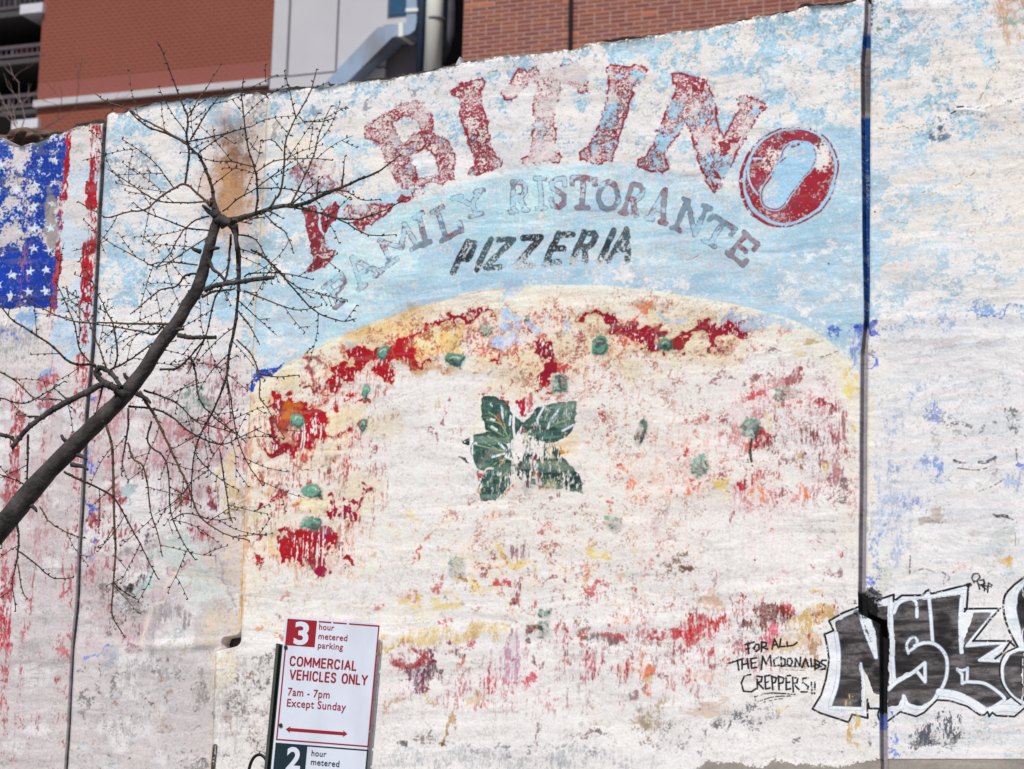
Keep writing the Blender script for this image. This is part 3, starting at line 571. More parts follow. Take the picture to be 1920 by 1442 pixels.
for q, cv in zr:
    q = zs(q); poly(q, alb(230, 130, 110), .30, None, 6, warp='V'); poly(q, RED, cv * 1.2, 'K', 2, .15, .5, .2, 'V'); sl = bbox(q, 8)
    mk = inside(q, VX[sl], VY[sl]); put(sl, alb(160, 10, 70), mk * dis(.35 * cv, 'M', sl, .2) * .8, .5); put(sl, alb(234, 222, 216), mk * dis(.12, 'S', sl, .1), .2)
for q, c, o in (([(620, 540), (760, 540), (700, 600), (610, 590)], YEL, .9), ([(150, 490), (200, 380), (260, 430), (190, 480)], YEL, .8), ([(760, 350), (840, 350), (890, 400), (920, 540), (890, 520), (860, 420)], YEL, .8), ([(250, 1010), (400, 1050), (380, 1150), (280, 1150)], alb(226, 190, 120), .7), ([(850, 150), (970, 140), (970, 190), (870, 210)], alb(140, 100, 44), .8), ([(300, 1280), (380, 1260), (370, 1340), (310, 1340)], alb(150, 116, 70), .6), ([(640, 600), (900, 580), (860, 720), (640, 760)], alb(242, 220, 170), .7), ([(360, 980), (420, 960), (420, 1060), (380, 1060)], alb(170, 160, 130), .6), ([(200, 120), (420, 130), (440, 300), (200, 280)], alb(240, 214, 200), .5), ([(540, 900), (660, 950), (600, 1000), (540, 990)], alb(238, 206, 184), .8), ([(80, 760), (240, 690), (250, 760), (110, 830)], alb(206, 196, 150), .5)):
    poly(zs(q), c, o, None, 5, warp='V')
# white roller drips down through the reds
for x, y0, y1 in ((571, 795, 850), (601, 905, 925), (567, 800, 840), (641, 925, 1060), (642, 940, 1040), (557, 1015, 1055), (607, 990, 1060), (596, 1020, 1065), (500, 980, 1065), (602, 795, 830), (540, 845, 890), (514, 830, 850)):
    stroke(curve([(x, y0), (x - 1 + random.random() * 2, (y0 + y1) / 2), (x - 3, y1)]), 1.3, alb(236, 228, 224), .8, 'f', .3, .5)
# olives
def olive(x, y, rx, ry, rot, cov=1.05, dark=.4):
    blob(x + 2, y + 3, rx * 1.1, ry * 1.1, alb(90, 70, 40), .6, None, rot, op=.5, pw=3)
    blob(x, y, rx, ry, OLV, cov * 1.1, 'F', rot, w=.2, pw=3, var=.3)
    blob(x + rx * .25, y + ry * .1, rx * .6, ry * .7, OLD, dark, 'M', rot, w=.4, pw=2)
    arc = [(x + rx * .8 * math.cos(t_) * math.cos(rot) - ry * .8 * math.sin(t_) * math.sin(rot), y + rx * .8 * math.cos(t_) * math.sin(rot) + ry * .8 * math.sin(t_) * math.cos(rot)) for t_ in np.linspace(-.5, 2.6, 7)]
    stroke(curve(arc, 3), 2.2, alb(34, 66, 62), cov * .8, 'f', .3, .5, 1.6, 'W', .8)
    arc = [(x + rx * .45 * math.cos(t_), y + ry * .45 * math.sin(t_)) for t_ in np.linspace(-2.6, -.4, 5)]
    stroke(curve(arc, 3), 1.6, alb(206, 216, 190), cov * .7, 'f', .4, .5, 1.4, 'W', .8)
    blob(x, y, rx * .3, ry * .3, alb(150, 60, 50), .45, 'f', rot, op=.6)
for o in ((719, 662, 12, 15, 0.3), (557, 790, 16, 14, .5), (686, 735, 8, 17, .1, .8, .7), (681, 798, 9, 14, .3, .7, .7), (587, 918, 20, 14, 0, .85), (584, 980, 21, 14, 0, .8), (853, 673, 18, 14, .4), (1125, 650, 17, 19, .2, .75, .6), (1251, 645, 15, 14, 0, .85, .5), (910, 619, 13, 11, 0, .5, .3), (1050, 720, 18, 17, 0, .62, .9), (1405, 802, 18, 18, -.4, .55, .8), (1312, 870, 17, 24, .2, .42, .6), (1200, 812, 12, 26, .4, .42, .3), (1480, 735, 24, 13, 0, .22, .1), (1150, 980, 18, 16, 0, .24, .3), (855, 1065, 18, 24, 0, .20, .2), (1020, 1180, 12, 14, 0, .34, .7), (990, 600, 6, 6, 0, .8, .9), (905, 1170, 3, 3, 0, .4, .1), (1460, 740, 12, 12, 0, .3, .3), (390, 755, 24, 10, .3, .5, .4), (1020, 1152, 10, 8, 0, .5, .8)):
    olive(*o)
# blue chips where the sky coat shows inside the crust
for x, y, rx, ry in ((955, 635, 26, 14), (1010, 618, 18, 14), (955, 590, 9, 14), (960, 600, 20, 12), (1070, 620, 12, 8), (655, 650, 12, 16), (612, 668, 8, 7), (560, 692, 6, 6), (1380, 602, 40, 8), (1265, 598, 30, 10), (1460, 608, 40, 10), (968, 548, 16, 10), (940, 670, 9, 5), (1435, 600, 24, 7)):
    blob(x, y, rx, ry, alb(172, 200, 228), .78, 'f', op=.9)
poly([(484, 695), (500, 690), (533, 683), (520, 694), (505, 707), (486, 718), (478, 738), (470, 736), (472, 712)], alb(10, 66, 176), .85, 'f', 1)
blob(470, 728, 6, 12, alb(10, 60, 180), .8, 'f')
# basil leaf
zl = lambda p: Zm(860, 720, 6.268, p)
GR = alb(40, 72, 68); GR2 = alb(74, 110, 98); GR3 = alb(22, 48, 48)
LV = [[(300, 150), (420, 150), (500, 190), (600, 240), (620, 330), (720, 460), (740, 480), (620, 640), (570, 690), (480, 640), (400, 590), (330, 560), (320, 470), (270, 420), (245, 320), (260, 220)],
      [(165, 590), (330, 570), (440, 600), (570, 700), (590, 780), (530, 880), (420, 980), (360, 1000), (290, 1000), (220, 980), (160, 800)],
      [(740, 480), (830, 380), (960, 260), (1100, 210), (1400, 200), (1385, 340), (1360, 470), (1280, 600), (1140, 660), (1060, 700), (900, 640), (740, 600), (690, 640)],
      [(540, 880), (440, 960), (300, 1080), (260, 1190), (215, 1270), (260, 1380), (440, 1380), (600, 1210), (620, 1050), (640, 920)],
      [(1070, 710), (1170, 780), (1250, 880), (1380, 1000), (1490, 1280), (1250, 1220), (900, 1200), (720, 1180), (700, 900), (720, 830), (900, 850)]]
poly(zl([(200, 120), (340, 110), (300, 600), (190, 600)]), alb(238, 214, 190), .7, None, 12, warp='V')
poly(zl([(1060, 700), (1280, 560), (1400, 560), (1300, 860), (1200, 860)]), alb(232, 186, 84), .45, None, 12, warp='V')
poly(zl([(1060, 690), (1150, 690), (1260, 800), (1210, 840)]), alb(206, 146, 50), .8, 'f', 3, warp='V')
poly(zl([(500, 190), (610, 215), (600, 250), (560, 240)]), RD2, .95, 'f', 1); poly(zl([(260, 1010), (360, 1000), (300, 1080), (260, 1130)]), RD2, .8, 'f', 3)
poly(zl([(215, 120), (340, 110), (260, 170), (220, 170)]), alb(205, 60, 90), .5, 'f', 3); poly(zl([(500, 1300), (640, 1200), (640, 1240), (560, 1320)]), alb(226, 110, 90), .5, 'f', 4)
poly(zl([(680, 180), (780, 170), (800, 400), (700, 400)]), alb(170, 24, 50), .6, 'D', 3)
LV.append([(610, 340), (700, 440), (800, 520), (1000, 660), (1080, 720), (1080, 900), (900, 1000), (700, 1180), (600, 1060), (560, 860), (590, 700)])
CVL = (1.0, 1.0, .88, .74, .58, .44)
for q, cv in [(LV[-1], CVL[-1])] + list(zip(LV[:-1], CVL[:-1])):
    q = zl(q); sl = bbox(q, 10); X, Y = WX[sl], WY[sl]; mk = inside(q, X, Y)
    cx_, cy_ = 995, 845
    wearc = .42 * np.clip(1.25 - np.hypot((X - cx_) / 34, (Y - cy_) / 34), 0, 1) + .30 * ss(960, 975, X) * ss(990, 975, X) + (1 - cv)
    base = GR[None, None] * (1 - nM[sl][..., None]) + GR2[None, None] * nM[sl][..., None]
    mk2 = mk * dis(1.04 - wearc, 'D', sl, .40)
    C[sl] = C[sl] * (1 - mk2[..., None]) + base * mk2[..., None]; HT[sl] = HT[sl] * (1 - mk2) + .5 * mk2
    put(sl, GR3, mk2 * dis(.50, 'D', sl, .8) * .75, .5)
    put(sl, alb(120, 156, 136), mk2 * dis(.26, 'H', sl, .5) * .6, .5)
    put(sl, GR3, mk2 * np.clip(1 - dseg(q, X, Y, True) / 7, 0, 1) * .5, .5)
def vein(p, r=1.1, c=(150, 172, 120), cov=.75): stroke(curve(zl(p)), r, alb(*c), cov, 'f', .3, .5, .8)
for p in ([(350, 330), (450, 400), (550, 560), (590, 680)], [(330, 420), (450, 450), (500, 480)], [(350, 500), (480, 580), (590, 640)], [(530, 280), (520, 400), (550, 520)], [(180, 710), (350, 750), (560, 800)], [(290, 670), (400, 740), (540, 790)], [(340, 610), (480, 690), (560, 780)], [(360, 1000), (460, 920), (560, 880)], [(1080, 500), (1280, 410)], [(480, 1130), (540, 1060), (600, 1000)], [(500, 1340), (560, 1260), (600, 1220)], [(1060, 900), (1130, 960), (1200, 1080)]): vein(p)
for p in ([(500, 260), (510, 330), (520, 400)], [(390, 500), (450, 540)], [(370, 410), (420, 420)], [(480, 700), (560, 780)], [(960, 260), (1000, 270), (930, 400), (930, 470)], [(1180, 300), (1080, 430), (1050, 520)], [(1350, 480), (1220, 550)], [(400, 860), (540, 820)], [(180, 700), (210, 700)], [(610, 380), (600, 480)], [(380, 230), (390, 260)]): vein(p, 2.0, (214, 226, 234), .8)
poly(zl([(720, 620), (820, 560), (800, 660), (730, 740)]), alb(186, 196, 150), .8, 'f', 2)
poly(zl([(700, 850), (745, 860), (730, 1180), (690, 1150)]), alb(56, 54, 58), .7, 'f', 3)
poly(zl([(780, 1130), (900, 1200), (880, 1250), (720, 1240)]), alb(96, 70, 74), .42, 'S', 3)
poly(zl([(920, 1180), (1220, 1100), (1180, 1280), (960, 1280)]), alb(214, 214, 150), .35, 'S', 6)
for q in ([(45, 640), (125, 620), (140, 720), (60, 680)], [(5, 860), (90, 850), (140, 950), (60, 910)]): poly(zl(q), GR3, .72, 'f')
stroke(zl([(165, 560), (163, 960)]), 1.6, alb(238, 230, 226), .9, 'f'); stroke(zl([(650, 240), (645, 520), (660, 640)]), 2.2, alb(236, 228, 224), .9, 'f')

# lower scraps of sauce
for (x, y, rx, ry, rot, c, cv, nz) in [(435, 215, 20, 66, .18, RD2, .9, 'f'), (430, 240, 34, 50, 0, ORG, .35, 'M'), (470, 110, 30, 14, -.6, ORG, .5, 'f'), (210, 500, 30, 20, 0, RD2, .7, 'f'), (525, 410, 30, 36, 0, alb(206, 60, 40), .62, 'f'), (890, 50, 44, 40, 0, ORG, .45, 'D'), (910, 245, 28, 52, -.3, alb(166, 60, 50), .75, 'f'), (905, 225, 44, 60, 0, YLT, .6, None), (1000, 230, 40, 60, 0, alb(150, 90, 110), .45, 'S'), (820, 300, 24, 80, .2, WINE, .40, 'f'), (885, 400, 20, 60, -.5, RD2, .72, 'f'), (975, 440, 30, 56, .3, WINE, .66, 'D'), (1200, 375, 32, 26, 0, WINE, .72, 'f'), (1210, 465, 44, 16, 0, WINE, .5, 'f'), (1395, 445, 36, 40, 0, RD2, .62, 'f'), (1150, 200, 60, 24, 0, RD2, .40, 'f'), (1140, 105, 60, 18, -.2, alb(206, 80, 60), .6, 'f'), (1200, 250, 40, 26, 0, WINE, .42, 'f'), (1380, 220, 14, 30, 0, RD2, .6, 'f'), (1420, 240, 60, 50, 0, YLT, .55, 'M'), (1380, 340, 40, 20, 0, ORG, .4, 'f'), (700, 400, 120, 26, 0, YLT, .45, 'D'), (685, 402, 24, 16, 0, alb(160, 120, 40), .8, 'f'), (760, 390, 30, 30, 0, YEL, .5, 'f'), (870, 170, 30, 50, 0, YLT, .5, 'D'), (960, 320, 80, 24, 0, YLT, .6, 'M'), (370, 490, 60, 20, 0, ORG, .45, 'f'), (520, 540, 150, 50, 0, YLT, .42, 'M'),
        (390, 850, 74, 46, 0, RED, 1.0, 'f'), (440, 810, 40, 36, 0, RED, .8, 'f'), (505, 880, 44, 96, .05, alb(96, 14, 50), .85, 'D'), (510, 830, 30, 30, 0, WINE, .9, 'f'), (495, 985, 26, 24, 0, WINE, .95, 'f'), (440, 920, 60, 60, 0, alb(110, 60, 90), .6, 'D'), (370, 920, 60, 16, .2, alb(80, 20, 40), .6, 'f'), (490, 1020, 22, 34, 0, TAN, .8, 'f'), (650, 780, 34, 30, 0, WINE, .66, 'D'), (650, 860, 12, 50, 0, ORG, .6, 'S'), (950, 800, 60, 70, 0, WINE, .42, 'D'), (950, 840, 110, 120, 0, alb(190, 150, 170), .42, 'S'), (845, 930, 30, 80, 0, alb(190, 50, 70), .45, 'S'), (1045, 950, 34, 30, -.6, alb(196, 30, 66), .85, 'f'), (980, 965, 50, 14, .2, alb(196, 30, 66), .45, 'f'), (1120, 850, 9, 60, -.15, WINE, .75, 'f'), (1090, 690, 26, 28, 0, alb(96, 30, 30), .8, 'f'), (1130, 690, 26, 26, 0, OLD, .75, 'f'), (970, 710, 30, 36, .5, BRN, .55, 'f'), (1345, 710, 34, 60, .2, RD2, .62, 'f'), (1500, 685, 76, 34, .25, RD2, .85, 'f'), (1380, 660, 60, 40, 0, alb(120, 96, 60), .45, 'f'), (1450, 700, 60, 40, 0, alb(120, 110, 110), .5, 'D'), (1765, 690, 60, 16, -.15, RD2, .75, 'f'), (1890, 680, 60, 34, -.2, RD2, .72, 'f'), (1385, 870, 50, 70, .3, alb(190, 60, 90), .5, 'S'), (1575, 860, 50, 60, .4, RD2, .5, 'S'), (1700, 870, 54, 66, 0, ORG, .58, 'D'), (1700, 920, 50, 14, 0, RD2, .55, 'f'), (1830, 920, 24, 18, 0, WINE, .6, 'f'), (1640, 790, 12, 36, 0, RD2, .7, 'f'), (1260, 740, 14, 18, 0, RD2, .85, 'f'), (1260, 670, 10, 60, 0, alb(150, 60, 60), .5, 'S'), (1240, 825, 24, 14, -.3, RD2, .5, 'f'), (1840, 770, 70, 50, 0, alb(150, 80, 80), .5, 'D'), (1600, 620, 80, 40, 0, ORG, .4, 'D'), (590, 1200, 22, 90, .1, alb(176, 140, 90), .85, 'D'), (585, 1278, 22, 18, 0, alb(86, 50, 28), .95, 'f'), (1080, 1260, 12, 70, .6, alb(110, 84, 70), .6, 'f'), (1340, 1250, 60, 18, 0, alb(120, 90, 80), .5, 'f'), (1420, 1250, 34, 16, 0, alb(90, 60, 55), .6, 'f'), (320, 1330, 20, 22, 0, alb(60, 56, 54), .8, 'f'), (710, 1310, 10, 24, 0, alb(80, 84, 92), .8, 'f'), (920, 1330, 24, 22, 0, alb(90, 96, 106), .7, 'f'), (310, 1060, 24, 40, 0, alb(186, 146, 92), .5, 'f'), (450, 1270, 60, 30, 0, alb(90, 70, 60), .35, 'f'), (1400, 1360, 60, 30, 0, alb(120, 124, 130), .5, 'f'), (1000, 1320, 460, 14, 0, alb(130, 134, 140), .42, 'f'), (900, 1400, 700, 50, 0, alb(170, 172, 178), .40, 'D'), (1750, 1150, 60, 80, 0, alb(180, 160, 130), .5, 'D'), (1420, 1130, 90, 60, 0, alb(205, 180, 140), .4, 'K'), (1700, 960, 60, 30, 0, TAN, .5, 'K'), (760, 1030, 60, 30, 0, alb(214, 190, 150), .4, 'K'), (1830, 1260, 160, 70, 0, alb(120, 116, 116), .34, 'f'), (1700, 1200, 120, 70, 0, alb(150, 130, 110), .34, 'f'), (250, 250, 40, 60, 0, alb(170, 200, 186), .38, 'f'), (1750, 290, 16, 24, -.4, WINE, .6, 'f'), (1700, 310, 24, 40, 0, alb(206, 100, 110), .45, 'f'), (1890, 290, 60, 60, 0, alb(110, 90, 60), .44, 'f'), (1740, 20, 30, 24, 0, RD2, .5, 'f'), (1790, 100, 60, 100, 0, alb(210, 190, 190), .4, 'S')]:
    (px_, py_), = zb([(x, y)]); blob(px_, py_, rx / 3 * 1.12, ry / 3 * 1.12, c, cv, nz, rot)
for (x, y, rx, ry, rot, c, cv, nz) in [(100, 640, 150, 56, -.2, RD2, .66, 'D'), (60, 705, 90, 20, 0, RD2, .6, 'f'), (280, 690, 20, 50, 0, RD2, .5, 'f'), (230, 600, 20, 30, 0, RD2, .6, 'f'), (520, 580, 110, 46, -.25, alb(120, 50, 40), .72, 'D'), (575, 530, 26, 30, 0, RD2, .95, 'f'), (590, 570, 44, 44, .3, alb(110, 40, 30), .85, 'D'), (390, 590, 24, 16, 0, alb(110, 60, 40), .6, 'f'), (740, 590, 150, 44, 0, alb(206, 166, 92), .78, 'D'), (640, 620, 80, 50, 0, alb(214, 176, 110), .6, 'D'), (500, 690, 60, 60, .8, alb(206, 90, 110), .46, 'S'), (640, 740, 130, 70, 0, alb(220, 190, 150), .5, 'K'), (735, 790, 50, 50, 0, alb(170, 130, 90), .7, 'D'), (370, 640, 40, 50, -.5, alb(120, 120, 122), .5, 'f'), (140, 770, 14, 16, 0, RD2, .9, 'f'), (60, 870, 14, 22, 0, RD2, .85, 'f'), (205, 810, 14, 44, 0, RD2, .6, 'f'), (270, 790, 40, 40, 0, RD2, .42, 'f'), (500, 95, 16, 20, 0, alb(200, 50, 40), .8, 'f'), (160, 910, 80, 40, 0, alb(226, 190, 170), .5, 'D'), (230, 1180, 26, 60, 0, alb(96, 98, 104), .6, 'f'), (370, 1160, 40, 60, 0, alb(110, 112, 118), .52, 'f'), (290, 1200, 10, 40, 0, alb(80, 80, 84), .6, 'f'), (130, 1300, 12, 60, 0, alb(70, 72, 78), .55, 'f'), (480, 1120, 60, 40, 0, alb(150, 150, 152), .35, 'f'), (30, 290, 24, 24, 0, alb(120, 40, 30), .7, 'f'), (10, 260, 20, 60, 0, alb(90, 80, 50), .5, 'f'), (170, 480, 60, 50, 0, alb(226, 180, 150), .42, 'K'), (40, 490, 24, 20, 0, alb(190, 150, 110), .5, 'f'), (540, 330, 80, 30, -.3, alb(220, 150, 160), .40, 'f'), (460, 370, 20, 8, 0, RD2, .5, 'f'), (770, 450, 40, 14, .6, alb(228, 190, 120), .8, 'f'), (700, 290, 14, 60, 0, alb(180, 120, 110), .38, 'f'), (955, 1190, 14, 60, 0, alb(216, 180, 110), .6, 'D'), (150, 1080, 100, 30, -.3, alb(214, 190, 170), .5, 'H'), (240, 1130, 50, 90, .2, alb(190, 176, 164), .42, 'D')]:
    (px_, py_), = zc([(x, y)]); blob(px_, py_, rx / 3 * 1.12, ry / 3 * 1.12, c, cv, nz, rot)
# yellow band along the lower ledge
stroke(curve([(712, 1214), (780, 1200), (860, 1190), (940, 1183)]), 11, alb(214, 186, 112), .72, 'D', .3, .3, 8, 'V', .75)
stroke([(712, 1216), (760, 1210)], 6, alb(170, 140, 60), .55, 'D', .3, .3, 6, 'V', .7)
# red and blue scraps right of the joint and random small chips over the white
for k in range(260):
    x = random.uniform(480, 1600); y = random.uniform(700, 1330)
    c = random.choice([RD2, WINE, ORG, YLT, TAN, WINE, RD2, alb(140, 120, 118)])
    blob(x, y, random.uniform(2, 9), random.uniform(3, 14), c, random.uniform(.34, .6), random.choice(['f', 'D', 'f', 'S']), random.uniform(-.3, .3), op=.9)

for q, c, cv, nz, op in (([(180, 700), (450, 670), (465, 900), (450, 1040), (170, 1060)], alb(196, 140, 150), .46, 'D', .6), ([(180, 720), (450, 690), (455, 960), (200, 1000)], alb(160, 60, 76), .26, 'D', .7), ([(290, 700), (430, 700), (420, 920), (320, 940)], alb(110, 124, 122), .28, 'D', .7), ([(160, 1030), (330, 1030), (330, 1200), (150, 1200)], alb(176, 130, 138), .40, 'D', .6), ([(0, 700), (140, 700), (120, 1100), (0, 1100)], alb(196, 160, 166), .42, 'S', .55), ([(410, 880), (460, 880), (450, 1180), (400, 1190)], alb(206, 186, 156), .6, 'D', .6)):
    field(q, c, cv, nz, op=op)
# --- panel left of the pizza: faded red figure, greens, black scuffs
zp = lambda p: Zm(160, 900, 4.006, p)
for (x, y, rx, ry, rot, c, cv, nz) in [(90, 255, 60, 90, .3, alb(150, 36, 50), .62, 'D'), (100, 330, 50, 26, 0, RED, .75, 'D'), (30, 220, 20, 16, 0, alb(40, 90, 200), .8, 'f'), (40, 410, 16, 40, 0, alb(30, 80, 200), .8, 'f'), (40, 540, 40, 40, 0, alb(150, 170, 206), .5, 'f'), (200, 400, 160, 120, 0, alb(160, 70, 84), .40, 'D'), (80, 640, 80, 120, 0, alb(170, 90, 100), .48, 'D'), (130, 820, 120, 120, 0, alb(160, 120, 124), .38, 'D'), (720, 130, 24, 70, -.25, alb(150, 20, 40), .85, 'D'), (740, 210, 14, 40, -.25, alb(170, 60, 70), .6, 'D'), (940, 150, 50, 110, 0, alb(150, 60, 70), .55, 'D'), (780, 110, 40, 60, 0, alb(110, 100, 104), .55, 'D'), (820, 410, 24, 24, 0, WINE, .7, 'D'), (920, 380, 50, 50, 0, alb(170, 80, 90), .45, 'D'), (980, 500, 30, 80, 0, alb(150, 120, 130), .6, 'S'), (500, 440, 26, 60, 0, alb(60, 34, 40), .72, 'f'), (440, 640, 24, 40, .2, alb(120, 20, 36), .72, 'f'), (500, 560, 60, 70, .3, alb(140, 132, 136), .55, 'D'), (370, 560, 110, 50, 0, alb(150, 140, 144), .45, 'f'), (380, 790, 40, 60, .2, alb(48, 34, 36), .62, 'D'), (340, 840, 70, 40, 0, alb(28, 20, 22), .72, 'D'), (360, 860, 60, 18, 0, alb(20, 16, 18), .95, 'f'), (240, 870, 140, 50, 0, alb(96, 90, 92), .40, 'f'), (330, 960, 160, 60, 0, alb(110, 106, 108), .38, 'f'), (250, 1050, 22, 16, 0, alb(20, 20, 22), .9, 'f'), (180, 1060, 60, 50, 0, alb(40, 34, 36), .48, 'f'), (340, 1060, 60, 60, 0, alb(120, 90, 96), .42, 'D'), (650, 1000, 140, 80, 0, alb(150, 138, 142), .50, 'S'), (520, 1090, 60, 120, 0, alb(170, 158, 160), .42, 'S'), (450, 790, 30, 90, .35, alb(150, 200, 190), .75, 'D'), (440, 700, 18, 90, .1, alb(130, 126, 134), .5, 'S'), (780, 560, 260, 120, 0, alb(198, 208, 200), .62, 'M'), (850, 780, 200, 90, .2, alb(200, 208, 200), .55, 'M'), (640, 690, 50, 50, 0, alb(206, 160, 170), .4, 'f'), (730, 640, 70, 40, 0, alb(206, 170, 170), .6, 'f'), (320, 60, 20, 60, 0, alb(190, 214, 214), .8, 'f'), (340, 30, 20, 30, 0, RED, .7, 'f'), (240, 60, 50, 40, 0, alb(150, 40, 60), .5, 'f'), (20, 1290, 30, 16, 0, alb(60, 100, 200), .8, 'f'), (180, 1280, 36, 14, 0, alb(60, 100, 200), .75, 'f'), (110, 1300, 90, 14, 0, alb(110, 140, 200), .6, 'D'), (200, 1340, 60, 60, 0, alb(140, 150, 170), .5, 'D'), (350, 1220, 60, 30, 0, alb(150, 70, 90), .45, 'f'), (60, 1180, 90, 14, 0, alb(140, 138, 138), .6, 'H'), (1040, 100, 30, 100, 0, alb(214, 186, 146), .55, 'D'), (1120, 130, 60, 60, 0, alb(200, 180, 160), .5, 'K')]:
    (px_, py_), = zp([(x, y)]); blob(px_, py_, rx / 4 * 1.15, ry / 4 * 1.15, c, cv, nz, rot)
for p, r, c in (([(590, 830), (640, 740), (680, 690)], 2.4, (226, 202, 176)), ([(740, 680), (850, 720), (960, 770), (1040, 790)], 3, (228, 206, 184)), ([(700, 810), (770, 790), (790, 740)], 3, (190, 172, 150)), ([(420, 1240), (450, 1100), (500, 960), (580, 920)], 3.6, (226, 210, 196)), ([(1000, 560), (1040, 760), (1100, 900), (1160, 1080)], 2.2, (166, 156, 156)), ([(400, 870), (460, 700), (500, 540)], 2, (150, 150, 156)), ([(600, 660), (620, 730), (650, 710)], 1, (170, 110, 130)), ([(720, 610), (740, 640), (760, 600), (780, 640)], 1, (170, 80, 110))):
    stroke(curve(zp(p)), r, alb(*c), .75, 'f', .4, .4, r, 'W', .8)
# reds and greens behind the twigs
for (x, y, rx, ry, c, cv, nz) in [(350, 690, 30, 20, WINE, .40, 'D'), (385, 672, 26, 12, RED, .45, 'D'), (340, 710, 26, 8, RED, .5, 'D'), (360, 760, 24, 60, alb(110, 140, 132), .50, 'D'), (350, 810, 20, 20, alb(60, 70, 72), .4, 'f'), (455, 715, 14, 14, WINE, .6, 'f'), (355, 820, 30, 16, alb(190, 60, 70), .5, 'D'), (420, 810, 30, 40, alb(190, 100, 110), .42, 'D'), (300, 820, 60, 60, alb(190, 140, 146), .40, 'D'), (350, 900, 60, 80, alb(170, 140, 146), .42, 'S'), (245, 905, 20, 16, RED, .55, 'f'), (205, 905, 10, 10, RED, .6, 'f'), (340, 935, 16, 26, alb(150, 20, 40), .7, 'D'), (400, 930, 20, 26, WINE, .45, 'D'), (240, 910, 14, 20, alb(180, 206, 206), .6, 'M'), (230, 840, 40, 60, alb(196, 150, 156), .42, 'D'), (170, 870, 6, 30, alb(60, 100, 200), .6, 'D'), (168, 945, 6, 16, alb(30, 80, 200), .6, 'f'), (205, 935, 30, 14, RED, .6, 'D'), (450, 830, 20, 60, alb(190, 120, 120), .40, 'S'), (212, 720, 12, 6, alb(40, 110, 210), .85, 'f'), (180, 737, 12, 5, alb(30, 90, 200), .8, 'f'), (430, 905, 24, 60, alb(222, 196, 150), .6, 'D'), (445, 955, 10, 30, alb(190, 150, 100), .4, 'f')]:
    blob(x, y, rx, ry, c, cv, nz)
# pilaster edge: orange-pink run, sunlit highlight painted on the lip
stroke([(474, 740), (468, 860), (462, 960), (457, 1060), (453, 1160)], 5, alb(226, 170, 130), .55, 'D', .3, .3, 3, 'W', .8)
stroke([(500, 180), (496, 300), (484, 480), (472, 690)], 3.5, alb(226, 214, 190), .7, 'f', .3, .4, 2, 'W', .8)
stroke([(452, 1050), (449, 1180)], 3, alb(214, 180, 120), .8, 'f'); stroke([(404, 1222), (401, 1300), (398, 1400), (396, 1442)], 4, alb(206, 186, 140), .6, 'f', .3, .4, 3, 'W', .8)
stroke([(412, 1225), (409, 1330), (405, 1442)], 3, alb(238, 232, 222), .9, 'f'); stroke([(404, 1400), (400, 1442)], 5, alb(48, 44, 42), .9, 'f'); stroke([(399, 1335), (401, 1345)], 3, alb(70, 50, 40), .8, 'f')
stroke(curve([(300, 1214), (370, 1212), (410, 1210), (440, 1212)]), 5, alb(206, 190, 150), .6, 'D', .3, .4, 5, 'V', .7)
for (x, y, rx, ry, c, cv, nz) in [(440, 1250, 6, 6, alb(50, 46, 44), .7, 'f'), (470, 1255, 8, 4, alb(60, 56, 52), .5, 'f'), (455, 1330, 20, 14, alb(60, 56, 54), .55, 'f'), (437, 1350, 6, 22, alb(170, 120, 80), .7, 'D'), (455, 1300, 6, 20, alb(120, 96, 76), .5, 'D'), (440, 1310, 10, 8, alb(110, 80, 60), .55, 'f'), (487, 1330, 5, 8, alb(160, 110, 76), .6, 'f'), (500, 1270, 14, 12, alb(60, 60, 66), .6, 'f'), (505, 1240, 30, 20, alb(90, 84, 80), .4, 'f'), (490, 1400, 30, 16, alb(60, 56, 54), .42, 'f'), (350, 1310, 240, 100, alb(186, 178, 176), .40, 'D'), (180, 1300, 8, 12, alb(110, 106, 104), .5, 'f'), (215, 1290, 10, 18, alb(110, 112, 112), .5, 'f'), (160, 1310, 6, 14, alb(100, 100, 100), .6, 'f'), (300, 1340, 8, 24, alb(200, 170, 140), .5, 'D'), (380, 1290, 8, 40, alb(150, 140, 136), .5, 'D'), (375, 1430, 20, 20, alb(110, 106, 104), .5, 'f'), (280, 1240, 60, 40, alb(160, 156, 160), .45, 'D'), (420, 1260, 30, 40, alb(214, 200, 176), .5, 'K')]:
    blob(x, y, rx, ry, c, cv, nz)
for k in range(160):
    x = random.uniform(410, 560) if k % 2 else random.uniform(140, 400); y = random.uniform(1225, 1440)
    blob(x, y, random.uniform(2, 7), random.uniform(2, 9), alb(*random.choice([(96, 86, 80), (70, 66, 66), (160, 126, 96), (120, 112, 110)])), random.uniform(.35, .55), 'f')

